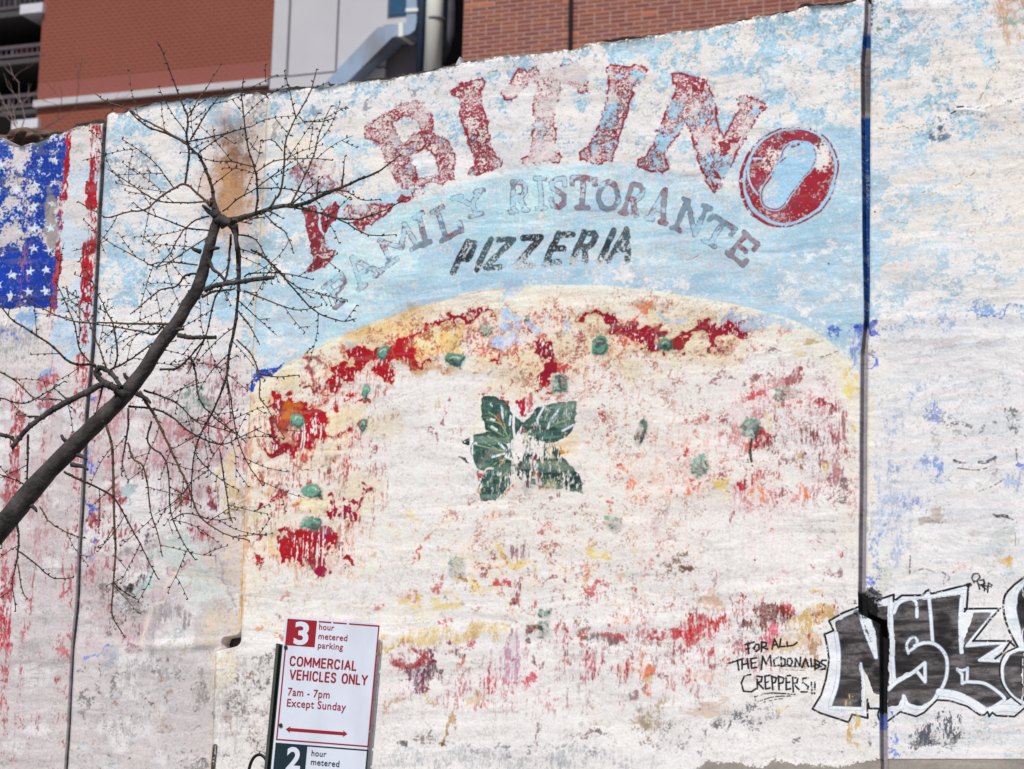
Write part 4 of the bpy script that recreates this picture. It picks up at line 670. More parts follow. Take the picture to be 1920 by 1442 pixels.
# --- flag panel -------------------------------------------------------
zf = lambda p: Zm(0, 220, 3.6045, p)
fl = (PX < J1x)
sl = sl_of(-330, 150, 215, 1460); X, Y = WX[sl], WY[sl]; inl = (X < J1x[sl] + 3).astype(np.float32)
put(sl, alb(196, 214, 228), inl * dis(.42 * 1.0, 'M', sl, .25) * ss(860, 640, Y) * (X > 128 - (Y - 250) * .06) * .8, .3)
u_edge = 133 - (Y - 250) * .055       # right edge of the canton
cant = ((X < u_edge - 6) & (Y < 577)).astype(np.float32) * inl
put(sl, alb(206, 196, 196), cant * .8, .2)
cvx = interp_map([-330, -100, 0, 40, 70, 95, 125], [200, 300, 330, 360, 420, 450, 500, 540, 577], [[.9, .8, .8, .7, .8, .8, .85], [.8, .8, .75, .45, .85, .85, .85], [.6, .7, .60, .50, .9, .85, .8], [.6, .7, .52, .46, .85, .80, .65], [.6, .6, .50, .46, .9, .42, .6], [.6, .6, .52, .50, .9, .40, .55], [.7, .8, .80, .80, 1, 1, .95], [.6, .7, .76, .72, .98, .98, 1.0], [.7, .7, .72, .70, 1, 1, 1]])[sl]
put(sl, alb(52, 134, 190), cant * dis(cvx * .95, 'K', sl, .18), .4, .2)
put(sl, alb(4, 56, 158), cant * dis(cvx * .90 + .14 * ss(420, 520, Y), 'F', sl, .12), .5, .2)
put(sl, alb(150, 140, 132), cant * dis(np.clip(1.2 - np.hypot((X - 97) / 14, (Y - 410) / 60), 0, 1), 'M', sl, .2) * .8, .3)
def star(cx_, cy_, r, a0=-.1, cov=.95):
    pts = []
    for k in range(10):
        rr = r if k % 2 == 0 else r * .40; th = -math.pi / 2 + a0 + k * math.pi / 5
        pts.append((cx_ + rr * math.cos(th), cy_ + rr * math.sin(th)))
    poly(pts, alb(214, 224, 232), cov, 'f', var=.05)
for x, y, r, cv in [(10, 320, 40, .8), (145, 325, 36, .7), (285, 300, 34, .6), (372, 290, 36, .85), (125, 475, 36, .75), (245, 462, 40, .95), (365, 440, 40, .8), (125, 605, 36, .6), (240, 600, 38, .95), (355, 590, 36, .6), (115, 765, 38, .7), (228, 742, 44, 1), (345, 735, 38, .8), (218, 890, 38, .8), (335, 895, 38, .75), (85, 1065, 40, .8), (203, 1035, 40, 1), (320, 1035, 38, 1), (195, 1185, 38, .9), (312, 1180, 38, .95), (70, 1215, 36, .7), (-20, 1130, 38, .9), (-25, 480, 38, .8), (-30, 900, 38, .8)]:
    (px_, py_), = zf([(x, y)]); star(px_, py_, r / 3.6, -.08, cv)
def stripe(x_top, x_bot, wt, wb, segs, c=(168, 16, 36)):
    """a vertical red stripe: centre at y=240 and y=1440, half widths, and coverage against y"""
    xc = x_top + (Y - 240) / 1200 * (x_bot - x_top); hw = wt + (Y - 240) / 1200 * (wb - wt)
    mk = (np.abs(X - xc) < hw).astype(np.float32) * inl
    cv = np.interp(Y, [s_[0] for s_ in segs], [s_[1] for s_ in segs])
    put(sl, alb(208, 150, 158), mk * dis(np.clip(cv * 1.0 + .12, 0, .8), 'D', sl, .3) * .45, .3)
    put(sl, alb(*c), mk * dis(cv, 'D', sl, .12), .5, .2)
stripe(131, 28, 4.2, 9, [(230, .5), (260, .85), (335, .95), (345, .3), (360, .9), (400, .5), (455, .35), (470, .8), (505, .5), (520, .85), (570, .6), (590, .1), (690, .12), (700, .5), (760, .45), (790, .1), (860, .2), (1000, .25), (1440, .05)])
stripe(181, 106, 11, 13, [(230, .6), (250, .45), (300, .35), (340, .5), (350, .9), (385, .9), (395, .25), (450, .2), (455, .85), (560, .9), (575, .3), (640, .45), (660, .25), (760, .22), (1000, .28), (1100, .25), (1200, .3), (1300, .15), (1340, .2), (1380, .05)])
stripe(60, -4, 10, 14, [(230, 0), (690, 0), (720, .2), (770, .4), (800, .6), (860, .4), (900, .62), (1000, .36), (1080, .58), (1180, .50), (1290, .5), (1330, .2), (1440, .1)])
stripe(120, 60, 9, 11, [(230, 0), (860, 0), (960, .22), (1000, .30), (1100, .12), (1200, .05), (1440, 0)])
for (x, y, rx, ry, c, cv, nz) in [(30, 640, 60, 40, alb(150, 152, 158), .45, 'D'), (60, 600, 24, 20, alb(120, 170, 214), .6, 'K'), (10, 625, 14, 12, alb(30, 80, 196), .6, 'f'), (90, 690, 20, 16, alb(120, 170, 214), .5, 'K'), (80, 740, 30, 26, alb(190, 214, 230), .6, 'M'), (120, 650, 20, 60, alb(180, 208, 230), .55, 'K'), (85, 715, 20, 26, alb(170, 40, 44), .62, 'D'), (88, 750, 12, 14, RED, .6, 'f'), (30, 780, 14, 20, RED, .72, 'f'), (25, 960, 16, 60, alb(160, 40, 56), .55, 'D'), (80, 1000, 30, 60, alb(190, 150, 150), .45, 'D'), (120, 1160, 60, 20, alb(170, 166, 166), .5, 'H'), (50, 1250, 70, 24, alb(176, 168, 166), .5, 'H'), (112, 1225, 10, 8, alb(190, 80, 60), .7, 'f'), (60, 1210, 20, 16, alb(170, 164, 160), .6, 'f')]:
    blob(x, y, rx, ry, c, cv, nz)
a_ = inl * dis(.34, 'S', sl, .3) * ss(560, 900, Y) * .35; put(sl, alb(186, 168, 172), a_, .3)
blob(112, 345, 20, 3, alb(206, 190, 176), 1, 'f', -.05)

# --- faint face and hands on the right panel ---------------------------
zh = lambda p: Zm(1700, 720, 3.6045, p)
GL = (128, 124, 130)
for p, r, c, cv in (([(270, 290), (320, 265), (380, 268), (430, 290)], 3.6, GL, .36), ([(500, 380), (505, 320), (540, 265), (600, 255)], 3.2, GL, .38), ([(300, 385), (340, 345), (390, 345), (410, 375)], 1.2, GL, .5), ([(310, 385), (350, 380), (400, 378)], 1, GL, .5), ([(540, 370), (580, 335), (630, 350)], 1.2, GL, .4), ([(320, 515), (345, 528), (360, 530)], 2.6, (90, 90, 96), .8), ([(360, 530), (440, 538)], 1, (150, 110, 110), .5), ([(490, 528), (520, 530), (545, 525)], 3, (80, 84, 90), .7), ([(545, 525), (580, 510), (600, 495)], 3, (90, 92, 98), .6), ([(345, 568), (420, 578), (490, 580), (550, 565), (600, 545)], 1.2, (80, 76, 80), .62), ([(600, 520), (620, 560), (580, 620)], 4, GL, .3), ([(740, 440), (745, 500), (740, 560), (660, 640), (560, 700), (480, 725)], 1.3, (90, 90, 96), .5), ([(215, 300), (215, 450), (250, 600), (330, 690), (420, 725)], 1.4, GL, .25), ([(600, 895), (650, 890), (680, 895)], 3, (80, 80, 84), .8), ([(580, 880), (700, 910), (760, 945), (793, 950)], 1.3, (90, 90, 94), .55), ([(25, 1160), (22, 1280)], 1.4, (100, 100, 104), .5), ([(40, 1270), (120, 1250), (210, 1280)], 1.2, (130, 120, 120), .5), ([(240, 1270), (290, 1310), (250, 1350)], 1.4, (90, 84, 84), .6), ([(270, 1285), (230, 1370)], 1.2, (130, 120, 110), .6), ([(600, 1000), (680, 970), (730, 1000), (735, 1090)], 1.4, (170, 176, 170), .6), ([(130, 870), (140, 850), (230, 840)], 1.2, (170, 160, 156), .6), ([(140, 900), (190, 930), (240, 935)], 2, (120, 116, 118), .6)):
    stroke(curve(zh(p)), r, alb(*c), cv, 'f', .35, .4, .9, 'P')
for (x, y, rx, ry, c, cv, nz) in [(355, 360, 28, 18, alb(150, 150, 156), .52, 'f'), (585, 355, 26, 22, alb(150, 150, 156), .5, 'f'), (240, 245, 24, 44, alb(100, 100, 92), .62, 'f'), (715, 250, 50, 50, alb(60, 60, 62), .50, 'f'), (185, 240, 44, 50, alb(110, 140, 206), .50, 'f'), (170, 150, 20, 60, alb(150, 170, 216), .5, 'S'), (185, 540, 22, 60, alb(110, 140, 206), .6, 'D'), (210, 650, 60, 60, alb(150, 170, 210), .42, 'f'), (80, 570, 60, 50, alb(140, 160, 210), .42, 'f'), (60, 680, 90, 110, alb(176, 188, 214), .34, 'D'), (20, 780, 90, 40, alb(110, 140, 214), .45, 'f'), (775, 560, 30, 30, alb(60, 110, 210), .55, 'f'), (730, 650, 60, 90, alb(160, 176, 210), .40, 'D'), (180, 880, 60, 44, alb(196, 184, 176), .7, 'M'), (175, 905, 26, 18, alb(160, 146, 140), .6, 'f'), (340, 1240, 60, 26, alb(190, 40, 44), .42, 'f'), (350, 1200, 50, 30, alb(230, 160, 160), .42, 'f'), (300, 1245, 16, 12, RD2, .7, 'f'), (680, 1180, 66, 34, alb(244, 206, 156), .75, 'M'), (715, 1165, 24, 22, alb(238, 170, 96), .8, 'K'), (660, 1040, 60, 60, alb(206, 212, 206), .5, 'M'), (725, 1090, 14, 14, alb(200, 130, 100), .6, 'f'), (500, 990, 60, 30, alb(204, 196, 190), .6, 'H'), (200, 370, 24, 60, alb(190, 180, 176), .6, 'f'), (40, 30, 50, 30, alb(176, 190, 214), .5, 'f'), (600, 580, 40, 60, alb(196, 194, 200), .6, 'D'), (760, 830, 30, 90, alb(238, 238, 240), .9, 'M')]:
    (px_, py_), = zh([(x, y)]); blob(px_, py_, rx / 3.6 * 1.1, ry / 3.6 * 1.1, c, cv, nz)
for (x, y, rx, ry, c, cv, nz) in [(1670, 960, 40, 90, alb(176, 188, 214), .34, 'D'), (1665, 830, 30, 60, alb(176, 184, 214), .34, 'D'), (1710, 740, 18, 16, alb(160, 180, 214), .5, 'f'), (1780, 607, 24, 16, alb(150, 160, 210), .45, 'f'), (1640, 622, 10, 12, alb(20, 70, 200), .85, 'f'), (1634, 680, 4, 20, alb(60, 100, 200), .7, 'S'), (1850, 575, 40, 16, alb(110, 160, 210), .55, 'f'), (1880, 583, 60, 4, alb(50, 110, 200), .6, 'f'), (1700, 605, 40, 5, alb(140, 180, 220), .5, 'f'), (1650, 660, 30, 3, alb(150, 140, 136), .5, 'H'), (1760, 640, 110, 6, alb(206, 200, 198), .5, 'H'), (1820, 690, 70, 6, alb(200, 194, 192), .5, 'H'), (1760, 250, 14, 12, alb(80, 120, 160), .8, 'f'), (1755, 240, 10, 16, alb(90, 110, 130), .55, 'f'), (1820, 215, 40, 12, alb(110, 140, 176), .45, 'f'), (1650, 1060, 16, 60, alb(222, 222, 206), .8, 'M'), (1648, 1040, 10, 40, alb(110, 140, 210), .42, 'f'), (1632, 1090, 6, 20, alb(70, 110, 210), .7, 'f'), (1637, 1120, 6, 14, alb(70, 110, 210), .7, 'f'), (1660, 1010, 5, 24, alb(110, 140, 210), .5, 'f'), (1560, 627, 14, 8, alb(30, 90, 200), .75, 'f'), (1577, 630, 10, 6, alb(40, 100, 200), .7, 'f'), (1608, 625, 10, 14, alb(20, 70, 200), .8, 'f'), (1603, 650, 16, 24, alb(110, 130, 206), .55, 'D'), (1600, 668, 12, 12, alb(140, 160, 210), .6, 'D')]:
    blob(x, y, rx, ry, c, cv, nz)

# --- thin streaky whitewash film that greys down every colour below the sky
sat_ = C.max(2) - C.min(2); film = ss(560, 760, PY) * np.clip(1.15 - sat_ * 5, 0, 1) * np.clip((C.min(2) - .22) * 4, 0, 1)
put(ALL, alb(231, 226, 223), dis(.46, 'D', ALL, .5) * film * .25, .3, .03)
put(ALL, alb(196, 186, 184), dis(.30, 'S', ALL, .4) * film * .13, .3, .03)
put(ALL, alb(200, 120, 130), dis(.17, 'D', ALL, .2) * film * pf * ss(1220, 1100, PY) * np.clip(1 - sat_ * 5, 0, 1) * .14, .3, .03)
put(ALL, alb(140, 128, 124), dis(.10, 'f', ALL, .15) * .22, .3, .03)
put(ALL, alb(150, 136, 130), dis(.08, 'H', ALL, .15) * .18, .3, .03)
# --- cracks ------------------------------------------------------------
def crack(p, r=.9, c=(120, 104, 92), cov=.7, glow=True):
    q = curve(p)
    if glow: stroke([(x, y + 1.5) for x, y in q], r * 2.4, alb(232, 214, 190), .7, 'f', .3, .5, 1.5, 'W', .5)
    stroke(q, r * .75, alb(*c), cov * .7, 'f', .3, -.6, .7, 'W')
for p in ([(1632, 240), (1690, 240), (1740, 235), (1760, 222)], [(1790, 212), (1850, 202), (1920, 185)], [(1880, 215), (1900, 232), (1920, 228)], [(1730, 365), (1780, 352), (1812, 335), (1828, 320)], [(1740, 400), (1800, 395), (1840, 392)], [(1660, 410), (1700, 420)], [(1840, 190), (1875, 112)], [(1290, 490), (1330, 470)], [(910, 137), (935, 134)], [(1355, 62), (1372, 54)], [(1460, 1253), (1550, 1255)], [(1540, 670), (1570, 660)]): crack(p, 1.0)
stroke([(1795, 201), (1806, 200)], 1.6, alb(40, 30, 26), 1, None, h=-1); stroke([(1783, 213), (1792, 209)], 1.3, alb(40, 30, 26), 1, None, h=-1); stroke(curve([(1790, 206), (1815, 205), (1845, 209)]), 2.2, alb(240, 240, 240), 1, 'f', h=1)
for x, y in ((1640, 397), (1553, 494), (1410, 873), (1415, 1050), (1717, 1405), (1224, 1133)): stroke([(x, y), (x + 1, y + 1)], 1.3, alb(30, 26, 26), 1, None, h=-1)

# --- graffiti ----------------------------------------------------------
zg = lambda p: Zm(1350, 1060, 3.368, p)
BK = alb(30, 28, 30); WT = alb(226, 232, 240); WB = alb(176, 198, 228)
def fill_marker(pts):
    q = zg(pts); sl = bbox(q, 6); X, Y = PX[sl] + wx[sl] * 4, PY[sl] + wy[sl] * 4; mk = inside(q, X, Y)
    put(sl, alb(104, 97, 96), mk * .95, .5, .2)
    put(sl, alb(38, 35, 37), mk * dis(.54, 'H', sl, .7) * .9, .5, .1)
    put(sl, alb(60, 55, 55), mk * dis(.4, 'f', sl, .6) * .5, .5, .1)
    put(sl, alb(24, 22, 24), mk * dis(.30, 'M', sl, .3) * .8, .5, .1)
def under(pts, c=(232, 230, 232)): poly(zg(pts), alb(*c), .95, 'F', 1)
under([(700, 350), (870, 270), (990, 220), (1095, 185), (1320, 170), (1570, 120), (1560, 270), (1770, 270), (1600, 490), (1840, 480), (1700, 600), (1790, 640), (1920, 850), (1880, 940), (1720, 950), (1380, 850), (1240, 950), (1080, 960), (940, 900), (930, 960), (820, 990), (590, 910), (660, 780), (690, 600), (660, 440), (720, 410)], (226, 226, 230))
under([(1790, 200), (1850, 140), (1920, 80), (1920, 920), (1780, 700), (1800, 560), (1850, 510), (1800, 340)])
fill_marker([(725, 360), (880, 275), (960, 400), (1000, 560), (1000, 480), (900, 300), (1060, 270), (1070, 790), (980, 810), (890, 620), (905, 905), (705, 890), (745, 730), (750, 540)])
fill_marker([(880, 290), (1060, 255), (1062, 810), (990, 812), (890, 620), (900, 470), (985, 580), (975, 450)])
fill_marker([(1065, 760), (1200, 690), (1300, 620), (1300, 740), (1400, 780), (1380, 840), (1260, 890), (1190, 880), (1160, 830), (1130, 890), (1065, 900)])
fill_marker([(1100, 300), (1150, 230), (1240, 220), (1320, 220), (1520, 190), (1520, 330), (1530, 540), (1600, 300), (1740, 300), (1560, 500), (1800, 500), (1630, 600), (1770, 610), (1780, 700), (1860, 830), (1690, 900), (1500, 800), (1400, 790), (1260, 890), (1200, 800), (1300, 740), (1300, 620), (1115, 715), (1100, 600)])
fill_marker([(1920, 110), (1860, 240), (1880, 380), (1920, 480)]); fill_marker([(1920, 530), (1830, 560), (1790, 650), (1800, 760), (1870, 840), (1920, 860)])
under([(1915, 70), (2080, 60), (2150, 300), (2150, 700), (2080, 930), (1915, 930)])
fill_marker([(1919, 105), (2050, 100), (2110, 260), (2120, 700), (2050, 870), (1919, 870)])
def gw(p, r=2.6, c=WT): stroke(curve(zg(p)), r + 1.3, alb(120, 140, 175), .9, 'f', .4, .5, 1.8, 'P', .55); stroke(curve(zg(p)), r, c, .97, 'f', .2, .6, 1.0)
def gwl(p, r=2.6): stroke(zg(p), r + 1.2, alb(120, 140, 175), .9, 'f', .4, .5, 1.8, 'P', .5); stroke(zg(p), r, WT, .97, 'f', .2, .6, 1.0)
gwl([(880, 300), (920, 430), (980, 575)]); gwl([(920, 310), (940, 330), (975, 470), (985, 580)], 3.5); poly(zg([(905, 310), (950, 315), (985, 470), (988, 580), (975, 580), (930, 450)]), WT, .9, 'f')
poly(zg([(885, 615), (910, 640), (960, 790), (990, 820), (1040, 815), (1050, 850), (960, 900), (900, 905), (915, 800)]), alb(222, 216, 206), .95, 'f')
gwl([(890, 620), (915, 760), (905, 905)], 2); gwl([(700, 900), (900, 907)], 3); gw([(735, 430), (752, 560), (742, 740), (700, 880)], 3.2)
gwl([(1082, 200), (1085, 500), (1100, 740)], 3.2); gw([(1100, 300), (1130, 240), (1200, 210), (1240, 240), (1245, 325)], 3); gwl([(1320, 195), (1335, 350), (1345, 495)], 3); gwl([(1525, 210), (1515, 350), (1525, 550)], 3)
poly(zg([(1515, 290), (1590, 290), (1535, 470), (1530, 552), (1520, 552)]), WT, .92, 'f')
gw([(1190, 555), (1180, 500), (1215, 455), (1245, 470), (1240, 510), (1200, 540)], 2.4)
gw([(1230, 510), (1300, 490), (1370, 505), (1430, 580), (1430, 700), (1385, 810)], 3); gwl([(1065, 785), (1110, 740), (1200, 690), (1295, 615), (1295, 735), (1240, 665), (1140, 720), (1065, 775)], 3)
gw([(1160, 825), (1190, 880), (1270, 900), (1340, 860), (1380, 800)], 3.4); gwl([(1160, 825), (1150, 900), (1080, 915)], 2.6)
gwl([(1560, 290), (1740, 285), (1560, 510), (1820, 485), (1640, 600), (1770, 605)], 2.6)
gw([(1385, 800), (1500, 820), (1600, 870), (1680, 930)], 6.5); gwl([(1500, 655), (1530, 690), (1530, 745)], 2.6); gwl([(1565, 650), (1560, 735), (1530, 745)], 2.6); gwl([(1500, 660), (1530, 665), (1565, 655)], 2.4)
gw([(1565, 735), (1680, 750), (1790, 830), (1780, 860), (1700, 910)], 2.8); gw([(1700, 915), (1800, 900), (1900, 910)], 6); gw([(1920, 530), (1850, 540), (1790, 620), (1790, 740), (1850, 830), (1920, 870)], 3)
gw([(1920, 110), (1870, 180), (1860, 280), (1890, 420), (1910, 510)], 3.4); poly(zg([(1850, 180), (1875, 160), (1860, 300), (1900, 500), (1880, 520), (1820, 380), (1810, 240)]), WT, .9, 'f')
gwl([(1100, 205), (1300, 195), (1500, 170), (1545, 165)], 3.5); gwl([(700, 350), (870, 285)], 2.4)
def gk(p, r=1.6, cv=.95, cur=False): stroke(curve(zg(p)) if cur else zg(p), r, BK, cv, 'f', .25, .6, .9)
gk([(880, 262), (780, 300), (690, 352), (718, 412), (662, 436), (680, 520), (690, 600), (670, 720), (640, 820), (586, 908), (640, 935), (815, 992), (838, 942), (935, 966), (932, 848), (945, 905), (1010, 905)], 1.9)
gk([(1010, 905), (1000, 950), (1030, 1010), (1060, 1020)], 1.7, cur=True); gk([(990, 220), (1098, 185), (1098, 228), (1150, 190), (1280, 190), (1300, 165), (1320, 155), (1335, 180), (1570, 120), (1558, 275), (1545, 292)], 2.1)
gk([(1545, 275), (1770, 272), (1700, 350), (1600, 480)], 2); gk([(1600, 478), (1838, 478), (1780, 560), (1740, 590)], 2); gk([(1840, 490), (1860, 510)], 2); gk([(1565, 125), (1578, 122)], 4)
gk([(1920, 75), (1860, 120), (1850, 130), (1800, 190), (1790, 280), (1820, 400), (1880, 515)], 2.2, cur=True); gk([(1880, 515), (1800, 560), (1770, 640), (1780, 740), (1830, 820), (1900, 880)], 1.6, cur=True)
gk([(1060, 985), (1140, 925), (1240, 955), (1290, 930), (1370, 850), (1450, 855), (1560, 890), (1640, 945), (1670, 945), (1690, 925), (1700, 955), (1720, 930), (1745, 950), (1860, 955), (1920, 905)], 1.8)
poly(zg([(885, 190), (930, 210), (990, 215), (985, 260), (1010, 350), (1060, 355), (1062, 800), (1030, 810), (1020, 500), (960, 310), (900, 310), (880, 280)]), alb(16, 15, 18), .97, 'f')
blob(*zg([(940, 240)])[0], 24, 20, alb(18, 16, 18), 1.0, 'f', pw=2)
gw([(1920, 110), (2050, 105), (2110, 260), (2120, 700), (2050, 870), (1920, 870)], 3); gk([(1920, 75), (2080, 65), (2145, 300), (2150, 700), (2080, 925), (1920, 905)], 2, cur=True)
# handwriting
def hw(p, r=1.15): stroke(zg(p), r, alb(34, 32, 34), .92, 'f', .25, .6, .8)
HW = [[(175, 500), (182, 558)], [(160, 500), (215, 485)], [(165, 530), (212, 520)], [(225, 500), (215, 530), (228, 545), (248, 530), (245, 500), (225, 500)], [(265, 485), (262, 545)], [(265, 485), (295, 490), (290, 512), (262, 518), (302, 530)],
 [(330, 530), (345, 465), (370, 520)], [(335, 505), (362, 500)], [(385, 465), (378, 515), (412, 512)], [(425, 485), (425, 512), (465, 505), (488, 488)],
 [(60, 618), (145, 590)], [(110, 600), (120, 662)], [(140, 598), (140, 655)], [(172, 590), (180, 650)], [(140, 628), (178, 620)], [(195, 590), (200, 650), (232, 645)], [(195, 590), (230, 585)], [(198, 620), (225, 615)],
 [(262, 660), (270, 575), (292, 625), (318, 570), (325, 635)], [(368, 580), (340, 600), (345, 635), (375, 632)], [(385, 580), (388, 640)], [(385, 582), (412, 595), (412, 630), (388, 640)], [(430, 590), (424, 625), (445, 638), (458, 610), (448, 588), (430, 590)], [(475, 640), (478, 590), (505, 635), (510, 582)], [(520, 645), (540, 590), (560, 640)], [(527, 620), (555, 615)], [(575, 590), (578, 640), (598, 636)], [(600, 595), (602, 655)], [(600, 597), (630, 612), (625, 645), (602, 655)], [(672, 600), (645, 600), (640, 620), (668, 635), (665, 655), (640, 658)], [(600, 620), (640, 640)],
 [(195, 690), (155, 700), (135, 745), (150, 795), (200, 800), (228, 780)], [(235, 700), (238, 780)], [(235, 700), (268, 705), (262, 735), (238, 740), (275, 780)], [(285, 700), (290, 782), (318, 775)], [(285, 700), (315, 695)], [(288, 740), (312, 735)], [(328, 700), (335, 785)], [(328, 702), (358, 712), (350, 740), (332, 745)], [(370, 700), (375, 785)], [(370, 702), (405, 712), (398, 742), (374, 748)], [(420, 700), (420, 785), (448, 780)], [(420, 700), (446, 696)], [(420, 742), (442, 738)], [(460, 705), (465, 800)], [(460, 705), (492, 715), (488, 742), (465, 748), (505, 790)], [(560, 710), (525, 715), (520, 740), (560, 765), (550, 800), (515, 800)], [(578, 740), (582, 790)], [(582, 806), (584, 810)], [(602, 738), (600, 785)], [(598, 806), (600, 810)]]
for p in HW: hw(p, 1.75)
hw([(400, 640), (640, 636)], .6)
stroke(curve(zg([(220, 830), (320, 808), (475, 815)])), 1.4, alb(60, 58, 60), .8, 'f'); stroke(curve(zg([(245, 860), (340, 832), (455, 826)])), 1.2, alb(80, 76, 78), .7, 'f'); stroke(curve(zg([(275, 865), (350, 848), (400, 842)])), 1, alb(90, 86, 88), .6, 'f')
for p in ([(1605, 110), (1590, 80), (1600, 55), (1630, 50), (1642, 75), (1620, 100), (1600, 100)], [(1625, 100), (1640, 150)], [(1640, 95), (1665, 90), (1672, 115), (1645, 125), (1680, 150)], [(1665, 100), (1670, 160)], [(1695, 110), (1690, 170)], [(1695, 112), (1718, 125), (1708, 140), (1690, 140)], [(1640, 120), (1700, 135)]): hw(p, 1.5)
poly(zg([(1240, 1050), (1400, 900), (1450, 880), (1600, 960), (1590, 1060), (1440, 1110), (1330, 1140), (1260, 1160), (1230, 1120)]), alb(96, 96, 102), .42, 'D', 6, .12); blob(*zg([(1300, 1100)])[0], 26, 22, alb(80, 82, 88), .55, 'f'); blob(*zg([(1430, 1100)])[0], 22, 14, alb(80, 82, 88), .55, 'f')
for x, y, rx, ry in ((1098, 1100, 16, 40), (1095, 1190, 24, 20), (1100, 1000, 14, 60), (1090, 960, 16, 30)): (px_, py_), = zg([(x, y)]); blob(px_, py_, rx / 3.3, ry / 3.3, alb(90, 120, 206), .55, 'f')
for x, y, rx, ry, cv in ((680, 1020, 20, 20, .5), (20, 1010, 50, 60, .55), (85, 1030, 14, 60, .5), (180, 950, 70, 90, .42), (480, 1150, 14, 60, .5), (940, 1140, 20, 30, .6), (980, 1010, 30, 40, .5), (770, 1140, 20, 14, .5)):
    (px_, py_), = zg([(x, y)]); blob(px_, py_, rx / 3.3, ry / 3.3, alb(90, 92, 98), cv, 'f')
blob(*zg([(845, 1010)])[0], 8, 60, alb(214, 180, 110), .6, 'D')

# colours down inside the wide joint (strip x 1608..1668)
jo = (PX > 1600) & (PX < 1672)
JR = [(1640, -200), (1633, 40), (1631, 480), (1630, 620), (1627, 650), (1625, 960), (1623, 1110), (1628, 1150), (1664, 1165), (1665, 1500)]
JL = [(1626, -200), (1622, 40), (1615, 120), (1619, 480), (1621, 600), (1614, 660), (1612, 960), (1610, 1110), (1612, 1150), (1650, 1170), (1652, 1500)]
JRx = np.interp(PY, [p[1] for p in JR], [p[0] for p in JR]); JLx = np.interp(PY, [p[1] for p in JL], [p[0] for p in JL])
jm = ((PX > JLx - 3) & (PX < JRx + 3))
JC = np.empty((TH, TW, 3), np.float32)
t_ = PY
JC[:] = alb(156, 150, 156)
blue = ss(60, 70, t_) * ss(95, 88, t_) + ss(215, 225, t_) * ss(622, 612, t_)
blue = np.clip(blue + .6 * ss(95, 130, t_) * ss(215, 190, t_) * (nM > .7), 0, 1)[..., None]
blue = blue * (.55 + .45 * (nF > .25))[..., None]; JC[:] = JC * (1 - blue) + alb(10, 66, 128) * blue
drk = (ss(88, 96, t_) * ss(225, 205, t_) * .75)[..., None]; JC[:] = JC * (1 - drk) + alb(96, 88, 84) * drk
bk = (ss(1105, 1115, t_) * ss(1345, 1335, t_))[..., None]; JC[:] = JC * (1 - bk) + alb(22, 20, 24) * bk
bk = (ss(1338, 1342, t_) * ss(1372, 1366, t_))[..., None]; JC[:] = JC * (1 - bk * .7) + alb(40, 84, 176) * bk * .7
JC *= (.9 + .2 * nF2[..., None])
je = (np.clip(2.2 - np.abs(PX - JLx), 0, 1) * 1.0)[..., None]; C[:] = C * (1 - je) + JC * je
# bare concrete where the coat ends at the bottom
by = np.interp(PX, [-330, 300, 1290, 1330, 1440, 1450, 1500, 1560, 1640, 1664, 2300], [1600, 1600, 1446, 1430, 1437, 1424, 1436, 1438, 1425, 1424, 1424]) + 10 * (nF - .5) * (PX < 1650)
bare = ss(-1.5, 1.5, PY - by)
put(ALL, alb(150, 142, 132), bare, -.5, .15)
put(ALL, alb(96, 76, 60), np.clip(1 - np.abs(PY - by) / 2.0, 0, 1) * (PX > 1640) * .9, -.6, .2)
g1_ = (np.clip(3.5 - np.abs(PX - (J1x - 6.5)), 0, 1))[..., None]; C[:] = C * (1 - g1_ * .85) + alb(112, 104, 108) * g1_ * .85  # inner face of the left groove painted dark grey to deepen its shade
tops = [(x_, y_) for x_, y_ in TOPS if True]
tpy = np.interp(PX, [q[0] for q in tops], [q[1] for q in tops]).astype(np.float32)
td = PY - tpy
put(ALL, alb(120, 112, 100), np.clip(1 - td / 16, 0, 1) * dis(.42, 'F', ALL, .3) * .55, .1)
put(ALL, alb(60, 56, 54), np.clip(1.3 - td / 5, 0, 1) * dis(.36, 'F', ALL, .2) * .9, .1)
put(ALL, alb(120, 112, 106), (np.abs(td) < 3) * dis(.75, 'F', ALL, .2) * .8, .1)
put(ALL, alb(70, 96, 110), np.clip(1.4 - td / 8, 0, 1) * dis(.16, 'M', ALL, .15) * .9, .1)
sb_ = (C[:-2, 1:-1] + C[2:, 1:-1] + C[1:-1, :-2] + C[1:-1, 2:]) * .25; keep = (PX[1:-1, 1:-1] > 1350) & (PY[1:-1, 1:-1] > 1100)
C[1:-1, 1:-1] = np.where(keep[..., None], C[1:-1, 1:-1], C[1:-1, 1:-1] * .4 + sb_ * .6)
# grain over everything
C *= (1 + .07 * (nG[..., None] - .5) + .04 * (nF2[..., None] - .5))
soot = dis(.10, 'f', ALL, .12) * (.25 + .35 * ss(700, 300, PX)); put(ALL, alb(120, 112, 108), soot * .26, .0)
np.clip(C, 0.005, .9, out=C)

